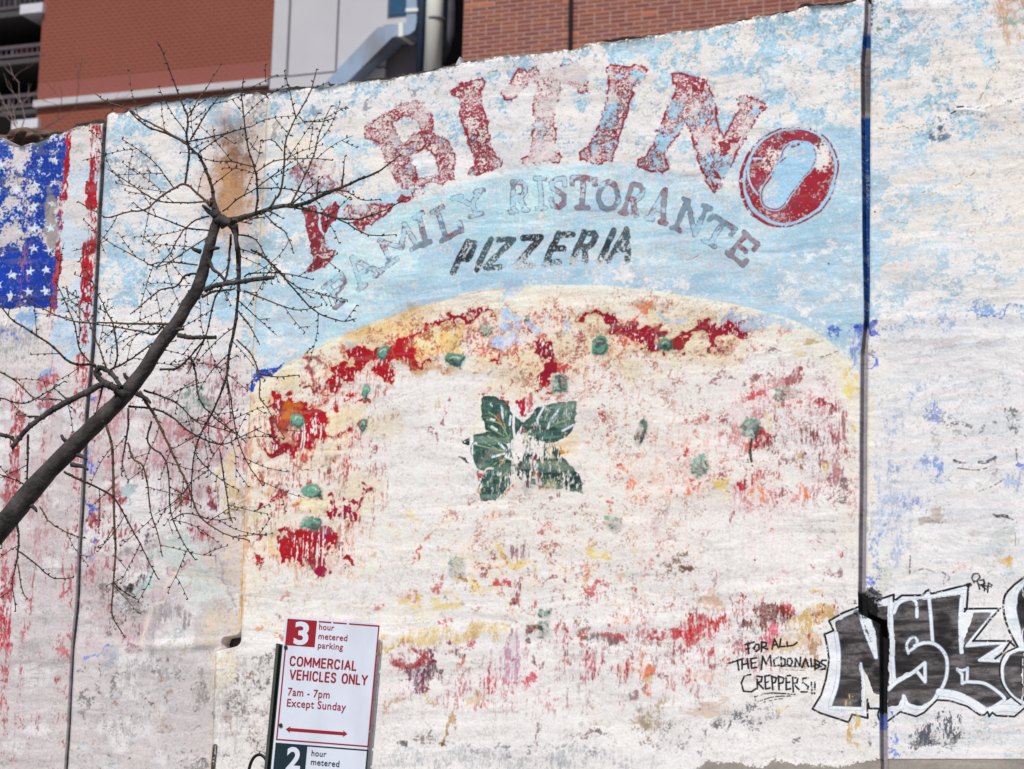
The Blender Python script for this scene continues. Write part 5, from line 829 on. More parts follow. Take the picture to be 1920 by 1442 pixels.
def make_image(name, rgb, noncolor):
    im = bpy.data.images.new(name, TW, TH, alpha=False, float_buffer=False)
    im.colorspace_settings.name = 'Non-Color' if noncolor else 'sRGB'
    out = np.ones((TH, TW, 4), np.float32)
    if rgb.ndim == 2: out[..., :3] = rgb[..., None]
    else:
        out[..., :3] = rgb if noncolor else np.where(rgb <= .0031308, rgb * 12.92, 1.055 * np.power(np.maximum(rgb, 1e-5), 1 / 2.4) - .055)
    im.pixels.foreach_set(np.clip(out, 0, 1).ravel()); im.update(); im.pack(); return im
img_paint = make_image('mural_paint_coats', C, False)
img_relief = make_image('mural_coat_thickness', np.clip(HT * .5 + .4 + .12 * (nF2 - .5) + .10 * (nG - .5) + .10 * (nH - .5), 0, 1), True)
img_joint = make_image('joint_paint', JC, False)

def wall_mat(name, img, bumpd=.0014, relief=True):
    M = bpy.data.materials.new(name); M.use_nodes = True; t = M.node_tree; N = t.nodes; L = t.links; b = N['Principled BSDF']
    b.inputs['Roughness'].default_value = .82; b.inputs['Specular IOR Level'].default_value = .25
    uv = N.new('ShaderNodeUVMap'); uv.uv_map = 'UVMap'
    ti = N.new('ShaderNodeTexImage'); ti.image = img; ti.interpolation = 'Linear'; ti.extension = 'EXTEND'; L.new(uv.outputs[0], ti.inputs[0])
    tc = N.new('ShaderNodeTexCoord')
    n = N.new('ShaderNodeTexNoise'); n.inputs['Scale'].default_value = 160; n.inputs['Detail'].default_value = 6; n.inputs['Roughness'].default_value = .65; L.new(tc.outputs['Object'], n.inputs['Vector'])
    mr = N.new('ShaderNodeMapRange'); mr.inputs[1].default_value = .3; mr.inputs[2].default_value = .7; mr.inputs[3].default_value = .96; mr.inputs[4].default_value = 1.03; L.new(n.outputs['Fac'], mr.inputs[0])
    mx = N.new('ShaderNodeVectorMath'); mx.operation = 'MULTIPLY'; L.new(ti.outputs[0], mx.inputs[0]); L.new(mr.outputs[0], mx.inputs[1]); L.new(mx.outputs[0], b.inputs['Base Color'])
    n2 = N.new('ShaderNodeTexNoise'); n2.inputs['Scale'].default_value = 70; n2.inputs['Detail'].default_value = 8; n2.inputs['Roughness'].default_value = .62; L.new(tc.outputs['Object'], n2.inputs['Vector'])
    bp = N.new('ShaderNodeBump'); bp.inputs['Strength'].default_value = 1; bp.inputs['Distance'].default_value = bumpd; L.new(n2.outputs['Fac'], bp.inputs['Height'])
    mpp = N.new('ShaderNodeMapping'); mpp.inputs['Scale'].default_value = (3.2, 3.2, 8.5); L.new(tc.outputs['Object'], mpp.inputs[0])
    n4 = N.new('ShaderNodeTexNoise'); n4.inputs['Scale'].default_value = 1.0; n4.inputs['Detail'].default_value = 3; n4.inputs['Roughness'].default_value = .5; n4.inputs['Distortion'].default_value = .6; L.new(mpp.outputs[0], n4.inputs['Vector'])
    b4 = N.new('ShaderNodeBump'); b4.inputs['Strength'].default_value = 1; b4.inputs['Distance'].default_value = .012; L.new(n4.outputs['Fac'], b4.inputs['Height']); L.new(bp.outputs[0], b4.inputs['Normal'])
    last = bp = b4
    if relief:
        t2 = N.new('ShaderNodeTexImage'); t2.image = img_relief; t2.extension = 'EXTEND'; L.new(uv.outputs[0], t2.inputs[0])
        b2 = N.new('ShaderNodeBump'); b2.inputs['Strength'].default_value = 1; b2.inputs['Distance'].default_value = .0016; L.new(t2.outputs[0], b2.inputs['Height']); L.new(bp.outputs[0], b2.inputs['Normal']); last = b2
    L.new(last.outputs[0], b.inputs['Normal'])
    return M
M_mural = wall_mat('painted_render', img_paint)
M_joint = wall_mat('painted_joint', img_joint, .004, False)
M_core = mat('dark_rubble_core', alb(62, 54, 50), .95, var=.5, vscale=25, bump=.006, bscale=40)
M_conc = mat('bare_concrete', alb(150, 142, 132), .9, var=.12, vscale=5, bump=.002, bscale=90, dirt=tuple(alb(110, 100, 90)), dirt_amt=.5)

# ------------------------------------------------------------------ ground
zB = at(960, 1450)[2]
M_asph = mat('asphalt', (.05, .05, .052), .9, var=.2, vscale=20, bump=.003, bscale=200)
M_pave = mat('pavement_concrete', (.30, .29, .27), .9, var=.12, vscale=3, bump=.001, bscale=120)
tag(MB().box(-600, 600, -600, 600, -1.0, -.15).build('ground', M_asph), kind='structure')
tag(MB().box(-60, 60, -3.6, 60, -.2, 0).build('pavement', M_pave), kind='structure')
tag(MB().box(-60, 60, -3.78, -3.6, -.2, .003).build('kerb', M_conc), kind='structure')

# ------------------------------------------------------------------ the wall
wall = empty('mural_wall', (0, .1, 0))
tag(wall, 'long white rendered wall with a peeling pizzeria mural, faded flag and black graffiti', 'wall')
hrng = np.random.default_rng(3)
# smooth periodic relief: hidden brick courses, lumps and dents
lump = [(hrng.uniform(-1, 1), hrng.uniform(4, 26), hrng.uniform(8, 70), hrng.uniform(0, 6.28)) for _ in range(40)]
def relief(P):
    X, Z = P[:, 0], P[:, 2]
    h = np.zeros(len(X))
    for a_, kx, kz, ph in lump:
        h += a_ * np.sin(X * kx * .6 + Z * kz * .5 + ph + .8 * np.sin(Z * 3.1 + ph) + .9 * np.sin(X * 2.3 - ph)) / (1.5 + .05 * kz)
    h *= .0013
    amp = .5 + .5 * np.sin(X * 2.1 + 1.3 * np.sin(Z * 1.7)) * np.sin(Z * 1.9 + X)
    h += .0007 * (.1 + .9 * amp * (.5 + .5 * np.sin(X * 4.1 - Z * 2.3 + 1))) * np.sin(2 * math.pi * Z / .068 + 1.3 * np.sin(X * 3.3) + .9 * np.sin(X * 9.0 + Z * 5))
    h += .0016 * np.sin(X * 1.9 + .5) * np.sin(Z * 2.7 + 1)
    return h
def panel(name, Lf, Rf, top, y0, step=5.0, extra=None, bot=1462, label=None, y_back=.16, img=M_mural):
    tx = np.array([p[0] for p in top]); ty = np.array([p[1] for p in top])
    def topy(x): return np.interp(x, tx, ty)
    Lx = lambda y: np.interp(y, [p[1] for p in Lf], [p[0] for p in Lf]); Rx = lambda y: np.interp(y, [p[1] for p in Rf], [p[0] for p in Rf])
    x0 = Lx(200); x1 = Rx(200); nx = int((x1 - x0) / step) + 1; ny = int((bot - 100) / step) + 1
    V = []; rows = []
    r_ = np.random.default_rng(len(name) + int(x0) % 97)
    jag = np.interp(np.arange(nx + 1), np.arange(0, nx + 6, 3), r_.uniform(-2.2, 2.2, len(np.arange(0, nx + 6, 3)))) + r_.uniform(-1.3, 1.3, nx + 1)
    for j in range(ny + 1):
        t = j / ny
        for i in range(nx + 1):
            s = i / nx
            xt = Lx(topy(x0)) + s * (Rx(topy(x1)) - Lx(topy(x0))); yt = topy(xt) + jag[i]
            y = yt + (bot - yt) * t; x = Lx(y) + s * (Rx(y) - Lx(y))
            V.append((x, y))
    V = np.array(V); D = np.stack([(V[:, 0] - CX), (V[:, 1] - CY), np.full(len(V), F)], 1) @ RT.T
    P = CAM + D * ((y0 - CAM[1]) / D[:, 1])[:, None]
    # surface on plane y0 at the surveyed directions, then relief along the normal
    h = relief(P)
    if extra is not None: h = h + extra(V[:, 0], V[:, 1])
    edge = np.minimum(np.abs(V[:, 1] - topy(V[:, 0])), 60)
    P[:, 1] -= h; P[:, 1] += .004 * np.clip(1 - edge / 6, 0, 1) ** 2
    n = len(P); F_ = []
    W_ = nx + 1
    idx = np.arange((ny) * W_).reshape(ny, W_)[:, :-1].ravel()
    F_ = np.stack([idx, idx + W_, idx + W_ + 1, idx + 1], 1).tolist()
    border = [i for i in range(W_)] + [j * W_ + nx for j in range(1, ny + 1)] + [ny * W_ + i for i in range(nx - 1, -1, -1)] + [j * W_ for j in range(ny - 1, 0, -1)]
    B = P[border].copy(); B[:, 1] = y_back
    P2 = np.vstack([P, B]); k = len(border)
    for q in range(k):
        a_, b_ = border[q], border[(q + 1) % k]; F_.append([a_, b_, n + (q + 1) % k, n + q])
    me = bpy.data.meshes.new(name); me.from_pydata(P2.tolist(), [], F_); me.update()
    uvl = me.uv_layers.new(name='UVMap'); li = np.empty(len(me.loops), np.int32); me.loops.foreach_get('vertex_index', li)
    PP = P2 + 0.0
    # paint sits at the surveyed plane: map by the plane y=0 crossing of the same survey direction
    V2 = np.vstack([V, V[border]]); D0 = np.stack([(V2[:, 0] - CX), (V2[:, 1] - CY), np.full(len(V2), F)], 1) @ RT.T
    Q = CAM + D0 * ((0 - CAM[1]) / D0[:, 1])[:, None]
    uv = np.stack([(Q[:, 0] - X0) / (X1 - X0), (Q[:, 2] - Z0) / (Z1 - Z0)], 1)
    uvl.data.foreach_set('uv', uv[li].ravel().astype(np.float32))
    me.polygons.foreach_set('use_smooth', np.array([i < ny * nx for i in range(len(me.polygons))]))
    o = link_mesh(name, me, img, wall)
    if label: tag(o, label)
    return o
def ex2(x, y):
    pe = np.interp(y, [p[1] for p in PE], [p[0] for p in PE])
    lip = .0045 * ss(225, 300, x) * (ss(1198, 1206, y + .05 * (x - 300)) * ss(1226, 1216, y + .05 * (x - 300)))
    low = .004 * ss(1198, 1214, y)
    return lip + low - .006 * ss(pe - 60, pe - 10, x) * ss(500, 900, y)
def ex3(x, y):
    pe = np.interp(y, [p[1] for p in PE], [p[0] for p in PE])
    r = .004 * np.clip(1 - np.abs(x - pe - 8) / 8, 0, 1)
    yb = 1215 - (x - 450) * .062
    r = r + .0016 * ss(yb - 14, yb - 2, y) * ss(yb + 16, yb + 2, y) * ss(600, 700, x) + .0012 * ss(yb - 30, yb, y)
    return r
def ex4(x, y):
    yb = 600 - (x - 1640) * .05
    return .003 * np.exp(-((y - yb) / 9) ** 2) + .002 * np.exp(-((y - yb - 45) / 12) ** 2) + .005 * np.exp(-(((x - 1815) / 26) ** 2 + ((y - 207) / 4) ** 2))
PEr = [(502, -200), (500, 175), (496, 300), (484, 480), (471, 700), (463, 860), (458, 960), (453, 1100), (450, 1186), (446, 1190), (420, 1193), (415, 1203), (418, 1216), (404, 1222), (402, 1300), (396, 1442), (394, 1500)]
PEl = [(502, -200), (500, 175), (496, 300), (484, 480), (471, 700), (463, 860), (458, 960), (453, 1100), (453, 1205), (444, 1213), (404, 1222), (402, 1300), (396, 1442), (394, 1500)]
panel('render_panel', [(-330, -300), (-330, 1500)], [(p[0] - 7.5 + 2 * (p[1] > 900), p[1]) for p in J1], TOP, .004, label='left stretch of wall with the faded flag, set back behind its neighbour')
panel('render_panel', [(p[0] - 1, p[1]) for p in J1], [(p[0] + 4, p[1]) if p[1] < 1180 else p for p in PEr], TOP2, .0, extra=ex2, label='narrow greyed stretch with rust stains and a ledge low down')
panel('render_panel', PEl, JL, TOP3, -.016, extra=ex3, label='wide stretch with the big pizza and the arched red lettering')
panel('render_panel', JR, [(2260, -300), (2260, 1500)], TOP4, -.02, extra=ex4, label='right stretch with the faint smiling face above the graffiti')
# joint filler strip
jt = panel('expansion_joint', [(p[0] - 8, p[1]) for p in JL], [(p[0] + 8, p[1]) for p in JR], [(1590, 12), (1680, 6)], .022, step=4, label='wide open joint painted blue above and grey below', img=M_joint)
# rubble core standing a little higher than the coat, with a broken top
cz = MB(); cr = np.random.default_rng(8)
prof = TOP + TOP2[3:-2] + TOP3[3:]
xs_ = list(range(-330, 1636, 7)); pts = []
for x in xs_:
    y = np.interp(x, [p[0] for p in prof], [p[1] for p in prof]) + cr.uniform(-2.2, 1.2) + 1.5 - 6 * (140 < x < 200) - 4 * (400 < x < 500) - 4 * (1500 < x < 1590) - 4 * (1130 < x < 1190) - 3.5 * (690 < x < 740) - 3 * (540 < x < 580) + 7 * (900 < x < 1090) + 5 * (1240 < x < 1380)
    p = at(x, y, .07); pts.append((p[0], p[2]))
pA = at(-330, 1600, .07); pB = at(1640, 1600, .07)
poly_ = [(pts[0][0], zB - .3)] + [(pts[-1][0], zB - .3)] + pts[::-1]
n_ = len(cz.v)
for (x, z) in pts: cz.v += [(x, .06, z), (x, .26, z - .01), (x, .06, zB - .3), (x, .26, zB - .3)]
for i in range(len(pts) - 1):
    a_, b_ = 4 * i, 4 * (i + 1)
    cz.f += [(a_ + 2, b_ + 2, b_, a_), (a_, b_, b_ + 1, a_ + 1), (a_ + 1, b_ + 1, b_ + 3, a_ + 3)]
cz.build('wall_core', M_core, wall)
pr = at(1660, 0, 0); pR = at(2260, -118, 0)
MB().box(at(1640, 700)[0], at(2258, 700)[0], .07, .26, 0.3, at(1700, -15)[2]).build('wall_core', M_core, wall)
xl, xr = at(-330, 1462, 0)[0], at(2260, 1462, 0)[0]
MB().box(xl, xr, .0, .3, 0.0, at(960, 1462)[2] + .02 if False else min(at(1664, 1460)[2], at(100, 1460)[2]) + .0).build('plinth', M_conc, wall)
MB().box(at(1655, 1460)[0], xr - .01, .004, .28, 1.0, at(1800, 1452)[2]).build('plinth_block', M_conc, wall)

# ------------------------------------------------------------------ buildings behind
M_brA = mat('red_brick', alb(150, 82, 66), .9, var=.10, vscale=2, bump=.001, bscale=60)
M_mort = mat('pale_mortar', alb(168, 140, 130), .95, var=.08, vscale=12)
M_brB = mat('smooth_red_block', alb(126, 68, 53), .85, var=.06, vscale=.6)
M_brP = mat('pink_block', alb(140, 80, 72), .85, var=.06, vscale=.6)
M_mortB = mat('dull_mortar', alb(152, 98, 86), .95, var=.05, vscale=4)
M_stone = mat('pale_cladding', alb(184, 182, 185), .7, var=.03, vscale=1.5)
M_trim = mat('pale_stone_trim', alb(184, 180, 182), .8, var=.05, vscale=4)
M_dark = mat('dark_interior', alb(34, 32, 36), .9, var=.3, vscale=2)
M_rail = mat('painted_rail', alb(84, 74, 78), .6, var=.1)
M_slab = mat('balcony_slab_white', alb(196, 194, 200), .8, var=.08, vscale=3)
M_slabd = mat('balcony_slab_grey', alb(74, 70, 70), .85, var=.1, vscale=3)
YB = 32.0
bb_ = empty('brick_building', (at(1250, 100, YB)[0], YB, 0)); tag(bb_, 'dull red brick building with pale mortar behind the right half of the wall', 'building')
xL = at(868, 60, YB)[0]; xR = xL + 9.5
MB().box(xL, xR, YB + .012, YB + 12, 0, at(868, -900, YB)[2]).build('wall', M_mort, bb_)
bw, bh = .0, .0
sc = dist(1200, 60, YB) / F
pitch = 29.2 * sc / abs(ex[0] * 1.0); cour = 8.35 * sc / abs(ez[1])
brick_mats = [mat('brick_tone', alb(*c), .9, var=.12, vscale=3, bump=.0015, bscale=50) for c in ((134, 76, 62), (126, 70, 62), (140, 80, 64), (142, 84, 66), (130, 78, 70), (148, 84, 62), (176, 104, 72))]
def brick_mesh(w, d, h, m_, nm='brick'):
    b = .004; v = [(0 + b, 0, 0 + b), (w - b, 0, 0 + b), (w - b, 0, h - b), (0 + b, 0, h - b), (0, b, 0), (w, b, 0), (w, b, h), (0, b, h), (0, d, 0), (w, d, 0), (w, d, h), (0, d, h)]
    f = [(0, 1, 2, 3), (4, 5, 1, 0), (5, 6, 2, 1), (6, 7, 3, 2), (7, 4, 0, 3), (8, 9, 5, 4), (9, 10, 6, 5), (10, 11, 7, 6), (11, 8, 4, 7)]
    me = bpy.data.meshes.new(nm); me.from_pydata(v, [], f); me.update(); me.materials.append(m_); return me
jw = 1.9 * sc
fulls = [brick_mesh(pitch - jw, .03, cour - jw, q) for q in brick_mats]; halfs = [brick_mesh(pitch * .5 - jw, .03, cour - jw, q) for q in brick_mats]
topx = [p[0] for p in TOP3]; topy_ = [p[1] for p in TOP3]
zT0 = at(868, 160, YB)[2]
cand = []; stuff = {i: MB() for i in range(7)}
rb = random.Random(4)
for r in range(-10, 90):
    z = zT0 + r * cour; off = [0, .5][r % 2] + rb.choice([0, 0, .12, -.1]); k = 0
    x = xL + .004
    if off > .25: w = pitch * .5; first = True
    else: w = pitch; first = False
    while x + w < xR:
        pxc, pyc = to_px((x + w / 2, YB, z + cour / 2))
        inside_view = -12 < pyc and pyc < np.interp(pxc, topx, topy_) + 9 and 862 < pxc < 1650
        mi = rb.choices(range(7), (22, 18, 20, 12, 14, 4, 1))[0]
        cand.append((inside_view, x, z, w < pitch * .8, mi))
        x += w; w = pitch if rb.random() > .05 else pitch * .5
vis = [c for c in cand if c[0]]; vis.sort(key=lambda c: c[2]); print('bricks in view', len(vis))
sel = set(id(c) for c in vis[:300])
for c in cand:
    v_, x, z, half, mi = c; wv = (pitch * .5 if half else pitch) - jw
    if id(c) in sel:
        o = bpy.data.objects.new('brick', (halfs if half else fulls)[mi]); COL.objects.link(o); o.parent = bb_; o.matrix_parent_inverse = Matrix.Translation(-bb_.location)
        o.location = (x, YB + .008 + rb.uniform(-.0015, .0015), z + jw / 2)
    else: stuff[mi].box(x, x + wv, YB + .008, YB + .03, z + jw / 2, z + cour - jw / 2)
for mi, sb in stuff.items():
    if sb.v: tag(sb.build('brickwork', brick_mats[mi], bb_), kind='stuff')
c0 = at(1068, 150, YB - .05); c1 = at(1071, -80, YB - .05)
MB().tube([c0, (c0 + c1) / 2, c1], .035, 6).build('cable', M_dark, bb_)
M_stn = mat('brown_run_stain', alb(96, 62, 44), .95, var=.3)

# left: red panelled apartment building
YA = 40.0
ap = empty('apartment_building', (at(300, 100, YA)[0], YA, 0)); tag(ap, 'red block apartment building with balconies behind the left end of the wall', 'building')
xa0 = at(73, 120, YA)[0]; xa1 = at(510, 60, YA)[0]; scA = dist(300, 100, YA) / F
zb0 = at(290, 169.5, YA)[2]; zb1 = zb0 - 12.5 * scA     # light band
topA = zb0 + 30
MB().box(xa0, xa1, YA + .02, YA + 14, 0, topA).build('wall', M_mortB, ap)
pA_, cA = 13.4 * scA / abs(ex[0]), 7.1 * scA / abs(ez[1]); jA = 1.3 * scA
ms = {'p': MB(), 'r': MB()}
def course_row(z, mb_):
    off = .5 * pA_ if int(round(z / cA)) % 2 else 0; x = xa0 + .01 - off
    while x < xa1:
        a_, b_ = max(x, xa0 + .004), min(x + pA_ - jA, xa1 - .004)
        if b_ > a_ + .01: mb_.box(a_, b_, YA + .0165, YA + .05, z, z + cA - jA)
        x += pA_
z = zb0; k = 0
while z < zb0 + 46 * cA: course_row(z, ms['p'] if k < 5 else ms['r']); z += cA; k += 1
z = zb1 - cA
while z > zb1 - 22 * cA: course_row(z, ms['r']); z -= cA
tag(ms['p'].build('pink_brickwork', M_brP, ap), kind='stuff'); tag(ms['r'].build('red_brickwork', M_brB, ap), kind='stuff')
MB().box(xa0 - .02, xa1, YA - .09, YA + .03, zb1, zb0).build('string_course', M_trim, ap)
# balconies to the left
xb0 = xa0 - 7
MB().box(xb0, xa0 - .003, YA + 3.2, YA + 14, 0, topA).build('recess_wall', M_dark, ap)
def balcony(ytop_px, h_px, rail_top_px, x_end_px=73, x_in=0, white=None):
    b = empty('balcony', (xb0 + 2, YA, 0)); b.parent = ap; b.matrix_parent_inverse = Matrix.Translation(-ap.location)
    za = at(30, ytop_px, YA)[2]; zl_ = at(30, ytop_px + h_px, YA)[2]; zr_ = at(30, rail_top_px, YA)[2]
    s1 = MB().box(xb0, xa0 - .004, YA + .1, YA + 3.2, zl_, za)
    o = s1.build('slab', M_slabd, None); o.parent = b; o.matrix_parent_inverse = Matrix.Translation(-(Vector(b.location)))
    r = MB(); r.box(xb0, xa0 - .004, YA + .14, YA + .2, zr_ - .07, zr_); r.box(xb0, xa0 - .004, YA + .14, YA + .2, za + .06, za + .12)
    o = r.build('rail', M_rail, None); o.parent = b; o.matrix_parent_inverse = Matrix.Translation(-(Vector(b.location)))
    bars = MB(); x = xb0 + .05; i = 0
    while x < xa0 - .02:
        wv = .022 if i % 9 else .06; bars.box(x, x + wv, YA + .155, YA + .185, za + .12, zr_ - .07); x += .115; i += 1
    o = bars.build('balusters', M_rail, None); o.parent = b; o['kind'] = 'stuff'; o.matrix_parent_inverse = Matrix.Translation(-(Vector(b.location)))
    return b
balcony(108, 9, 80); balcony(204, 8, 172); balcony(17, 10, -20)
def wslab(x0p, x1p, y0p, y1p):
    p0, p1 = at(x0p, y0p, YA - .1), at(x1p, y1p, YA - .1); MB().box(p0[0], p1[0], YA - .1, YA + 1.4, p1[2], p0[2]).build('slab_end', M_slab, ap)
wslab(38, 82 if False else 79, 9, 22); wslab(22, 70, 226, 239)
M_curt = mat('pale_curtain', alb(70, 92, 98), .8, var=.3); M_chr = mat('red_cloth', alb(120, 26, 36), .8, var=.2)
p0 = at(44, 50, YA + 3); p1 = at(58, 108, YA + 3); MB().box(p0[0], p1[0], YA + 3.0, YA + 3.19, p1[2], p0[2]).build('curtain', M_curt, ap)
p0 = at(44, 96, YA + 1.2); p1 = at(68, 112, YA + 1.2); MB().box(p0[0], p1[0], YA + 1.0, YA + 1.5, p1[2], p0[2]).build('cloth', M_chr, ap)

# middle: pale clad tower with window, ducts and pipes
tw = empty('clad_building', (at(620, 60, YA)[0], YA, 0)); tag(tw, 'pale grey panelled building with a steel duct on its face behind the wall', 'building')
def pbox(x0p, x1p, y0p, y1p, yf, yb, name, m_, parent):
    """box whose front face (plane y=yf) spans the surveyed rectangle; upright and square in the world"""
    ym = (y0p + y1p) / 2; xm = (x0p + x1p) / 2
    xa_, xb_ = at(x0p, ym, yf)[0], at(x1p, ym, yf)[0]; za_, zb__ = at(xm, y1p, yf)[2], at(xm, y0p, yf)[2]
    return MB().box(xa_, xb_, yf, yb, za_, zb__).build(name, m_, parent)
YT = YA - .25
zc_ = at(600, 147, YT)[2]      # base of the clad panels
xt0 = at(512, 60, YT)[0]; xt1 = at(540, 60, YT)[0]; xt2 = at(630, 60, YT)[0]; xt3 = at(722, 60, YT)[0]; xt5 = at(880, 60, YT)[0]
zg1 = at(600, 138, YT)[2]; zg2 = at(600, 163, YT)[2]
M_lgry2 = mat('seam_grey', alb(120, 118, 122), .9, var=.05)
for (a_, b_, yy) in ((xt0, xt1 - .012, YT), (xt1 + .012, xt2 - .02, YT + .06), (xt2 + .02, xt3, YT + .06)):
    MB().box(a_, b_, yy, YT + 10, zg1 + .045, topA).build('cladding_panel', M_stone, tw)
    MB().box(a_ if a_ == xt0 else a_ - .01, b_ + .012, yy - .03, YT + 10, zg2 + .035, zg1).build('cladding_panel', M_stone, tw)
    MB().box(a_, b_, yy, YT + 10, 0, zg2).build('base_panel', M_stone, tw)
MB().box(xt0 + .02, xt3 - .01, YT + .16, YT + 9.9, 0.1, topA - .05).build('joint_backing', M_lgry2, tw)
M_lgry = mat('dark_grey_render', alb(104, 100, 106), .85, var=.1, vscale=2, dirt=tuple(alb(80, 40, 46)), dirt_amt=.3, dirt_scale=1.2)  # dark grey wall below the duct
M_navy = mat('navy_pipe', alb(46, 56, 78), .5, var=.1); M_pipe = mat('pale_pipe', alb(222, 224, 218), .5, var=.06, vscale=2, dirt=tuple(alb(190, 170, 120)), dirt_amt=.35, dirt_scale=1.0)
M_duct = mat('galvanised_duct', alb(156, 172, 192), .42, metal=.35, var=.10, vscale=2.5, dirt=tuple(alb(130, 104, 80)), dirt_amt=.45, dirt_scale=2.2)
M_frm = mat('window_frame', alb(90, 92, 104), .5, var=.1); M_glass = mat('blue_window_glass', alb(36, 76, 104), .12, var=.35, vscale=2, spec=.8)
YR = YT + .12
xr0 = at(702, 100, YR)[0]
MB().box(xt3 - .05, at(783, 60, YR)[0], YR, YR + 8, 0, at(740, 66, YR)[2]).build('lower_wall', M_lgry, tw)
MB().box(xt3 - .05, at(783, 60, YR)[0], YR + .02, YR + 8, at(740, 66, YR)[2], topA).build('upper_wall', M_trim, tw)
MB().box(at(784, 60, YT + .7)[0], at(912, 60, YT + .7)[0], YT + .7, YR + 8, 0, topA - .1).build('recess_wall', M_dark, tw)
wn = pbox(721, 766, -60, 34, YR - .04, YR + .015, 'window', M_frm, tw)
gl = MB(); xa_, xb_ = at(733, 10, YR)[0], at(765, 10, YR)[0]; gl.box(xa_, xb_, YR - .055, YR - .04, at(745, 30, YR)[2], at(745, -56, YR)[2]); gl.build('pane', M_glass, None).parent = wn
pbox(720, 768, 34, 45, YR - .08, YR + .01, 'sill', M_trim, tw)
# duct: riser, elbow, sloping leg
du = empty('ventilation_duct', (at(700, 60, YT)[0], YT - .4, 0)); tag(du, 'rectangular galvanised metal duct elbowing down past a window behind the wall', 'duct')
def dprism(pxs, yf, yb, name, m_=M_duct):
    P = [at(x, y, yf) for x, y in pxs]; A_ = 0
    pts2 = [(p[0], p[2]) for p in P]
    for i in range(len(pts2)): A_ += pts2[i][0] * pts2[(i + 1) % len(pts2)][1] - pts2[(i + 1) % len(pts2)][0] * pts2[i][1]
    if A_ < 0: pts2 = pts2[::-1]
    return MB().prism(pts2, yf, yb).build(name, m_, du)
YD = YT - .35
dprism([(708, 51), (745, 45), (752, 44), (750, 66), (735, 70), (642, 163), (590, 205), (575, 195), (602, 163)], YD, YD + .45, 'sloping_leg')
dprism([(755, 43), (762, 43), (762, -60), (782, -60), (781, 40), (778, 56), (768, 64), (756, 67)], YD - .02, YD + .43, 'riser')
dprism([(747, 43), (755.5, 42), (755.5, 67.5), (747, 69)], YD - .05, YD + .46, 'flange', M_pipe)
dprism([(760.5, 16), (783.5, 15), (783.5, 21), (760.5, 22)], YD - .05, YD + .46, 'flange', M_pipe)
pn = empty('drain_pipe', (at(817, 60, YD)[0], YD, 0)); tag(pn, 'thick pale vertical pipe with a tan weathered side beside a narrow dark one', 'pipe')
c0 = at(815.5, 170, YD - .1); c1 = at(817.5, -200, YD - .1); c0[0] = c1[0] = (c0[0] + c1[0]) / 2
MB().tube([c0, c1], 15.5 * scA / 1.0, 24).build('pipe', M_pipe, pn, True)
cj = at(817, 37, YD - .1); MB().tube([cj + [0, 0, -.02], cj + [0, 0, .02]], 16.6 * scA, 24).build('collar', M_frm, pn, True)
pd = empty('service_pipe', (at(792, 60, YD)[0], YD, 0)); tag(pd, 'narrow dark navy vertical pipe between the steel duct and the thick pale pipe', 'pipe')
c0 = at(793, 170, YD); c1 = at(792.5, -200, YD); c0[0] = c1[0] = (c0[0] + c1[0]) / 2
MB().tube([c0, c1], 7.6 * scA, 14).build('pipe', M_navy, pd, True)
rd = empty('round_duct', (at(842, 60, YD + .3)[0], YD + .3, 0)); tag(rd, 'dark stained round duct curving behind the thick pale pipe', 'duct')
M_rd = mat('stained_duct', alb(84, 84, 92), .5, metal=.3, var=.2, dirt=tuple(alb(110, 50, 50)), dirt_amt=.7, dirt_scale=1.6)
MB().tube([at(842, -200, YD + .35), at(842, 20, YD + .35), at(841, 60, YD + .35), at(832, 95, YD + .35), at(818, 122, YD + .35)], 11 * scA, 20).build('duct_pipe', M_rd, rd, True)
sh = empty('render_splinter', at(860, 118, .1)); tag(sh, 'small pointed white splinter of render standing on the wall top by the dark gap', 'render splinter')
P = [at(x, y, .03) for x, y in ((854, 122), (866, 121), (863, 113), (862, 106), (858, 113))]; MB().prism([(p[0], p[2]) for p in P], .03, .06).build('splinter', M_trim, sh)
# earth heap and bare shrub behind the flag end
M_earth = mat('brown_earth', alb(96, 76, 66), .95, var=.4, vscale=3, bump=.01, bscale=12)
hp = MB(); ch = at(75, 275, 4.0)
bm = bmesh.new(); bmesh.ops.create_icosphere(bm, subdivisions=4, radius=1)
for v in bm.verts:
    n = v.co.normalized(); k = 1 + .13 * math.sin(7 * n.x + 3 * n.z) + .1 * math.sin(13 * n.x - 9 * n.z + 2) + .05 * math.sin(29 * n.x + 17 * n.z)
    v.co = Vector((n.x * .17, n.y * .15, n.z * .045)) * k
me = bpy.data.meshes.new('debris_heap'); bm.to_mesh(me); bm.free(); me.shade_smooth()
q_ = at(72, 272, .35); hpo = link_mesh('debris_heap', me, M_earth); hpo.location = q_; tag(hpo, 'low lump of brown debris lying on the wall behind the broken flag end', 'debris')
M_ptw = mat('pale_twig', alb(120, 100, 96), .9, var=.2); M_ptd = mat('dark_twig', alb(90, 64, 60), .9, var=.2)
shb = empty('bare_shrub', at(32, 300, 9.0)); tag(shb, 'pale leafless shrub behind the wall in front of the dark balconies', 'shrub')
sb = MB(); sbr = random.Random(9)
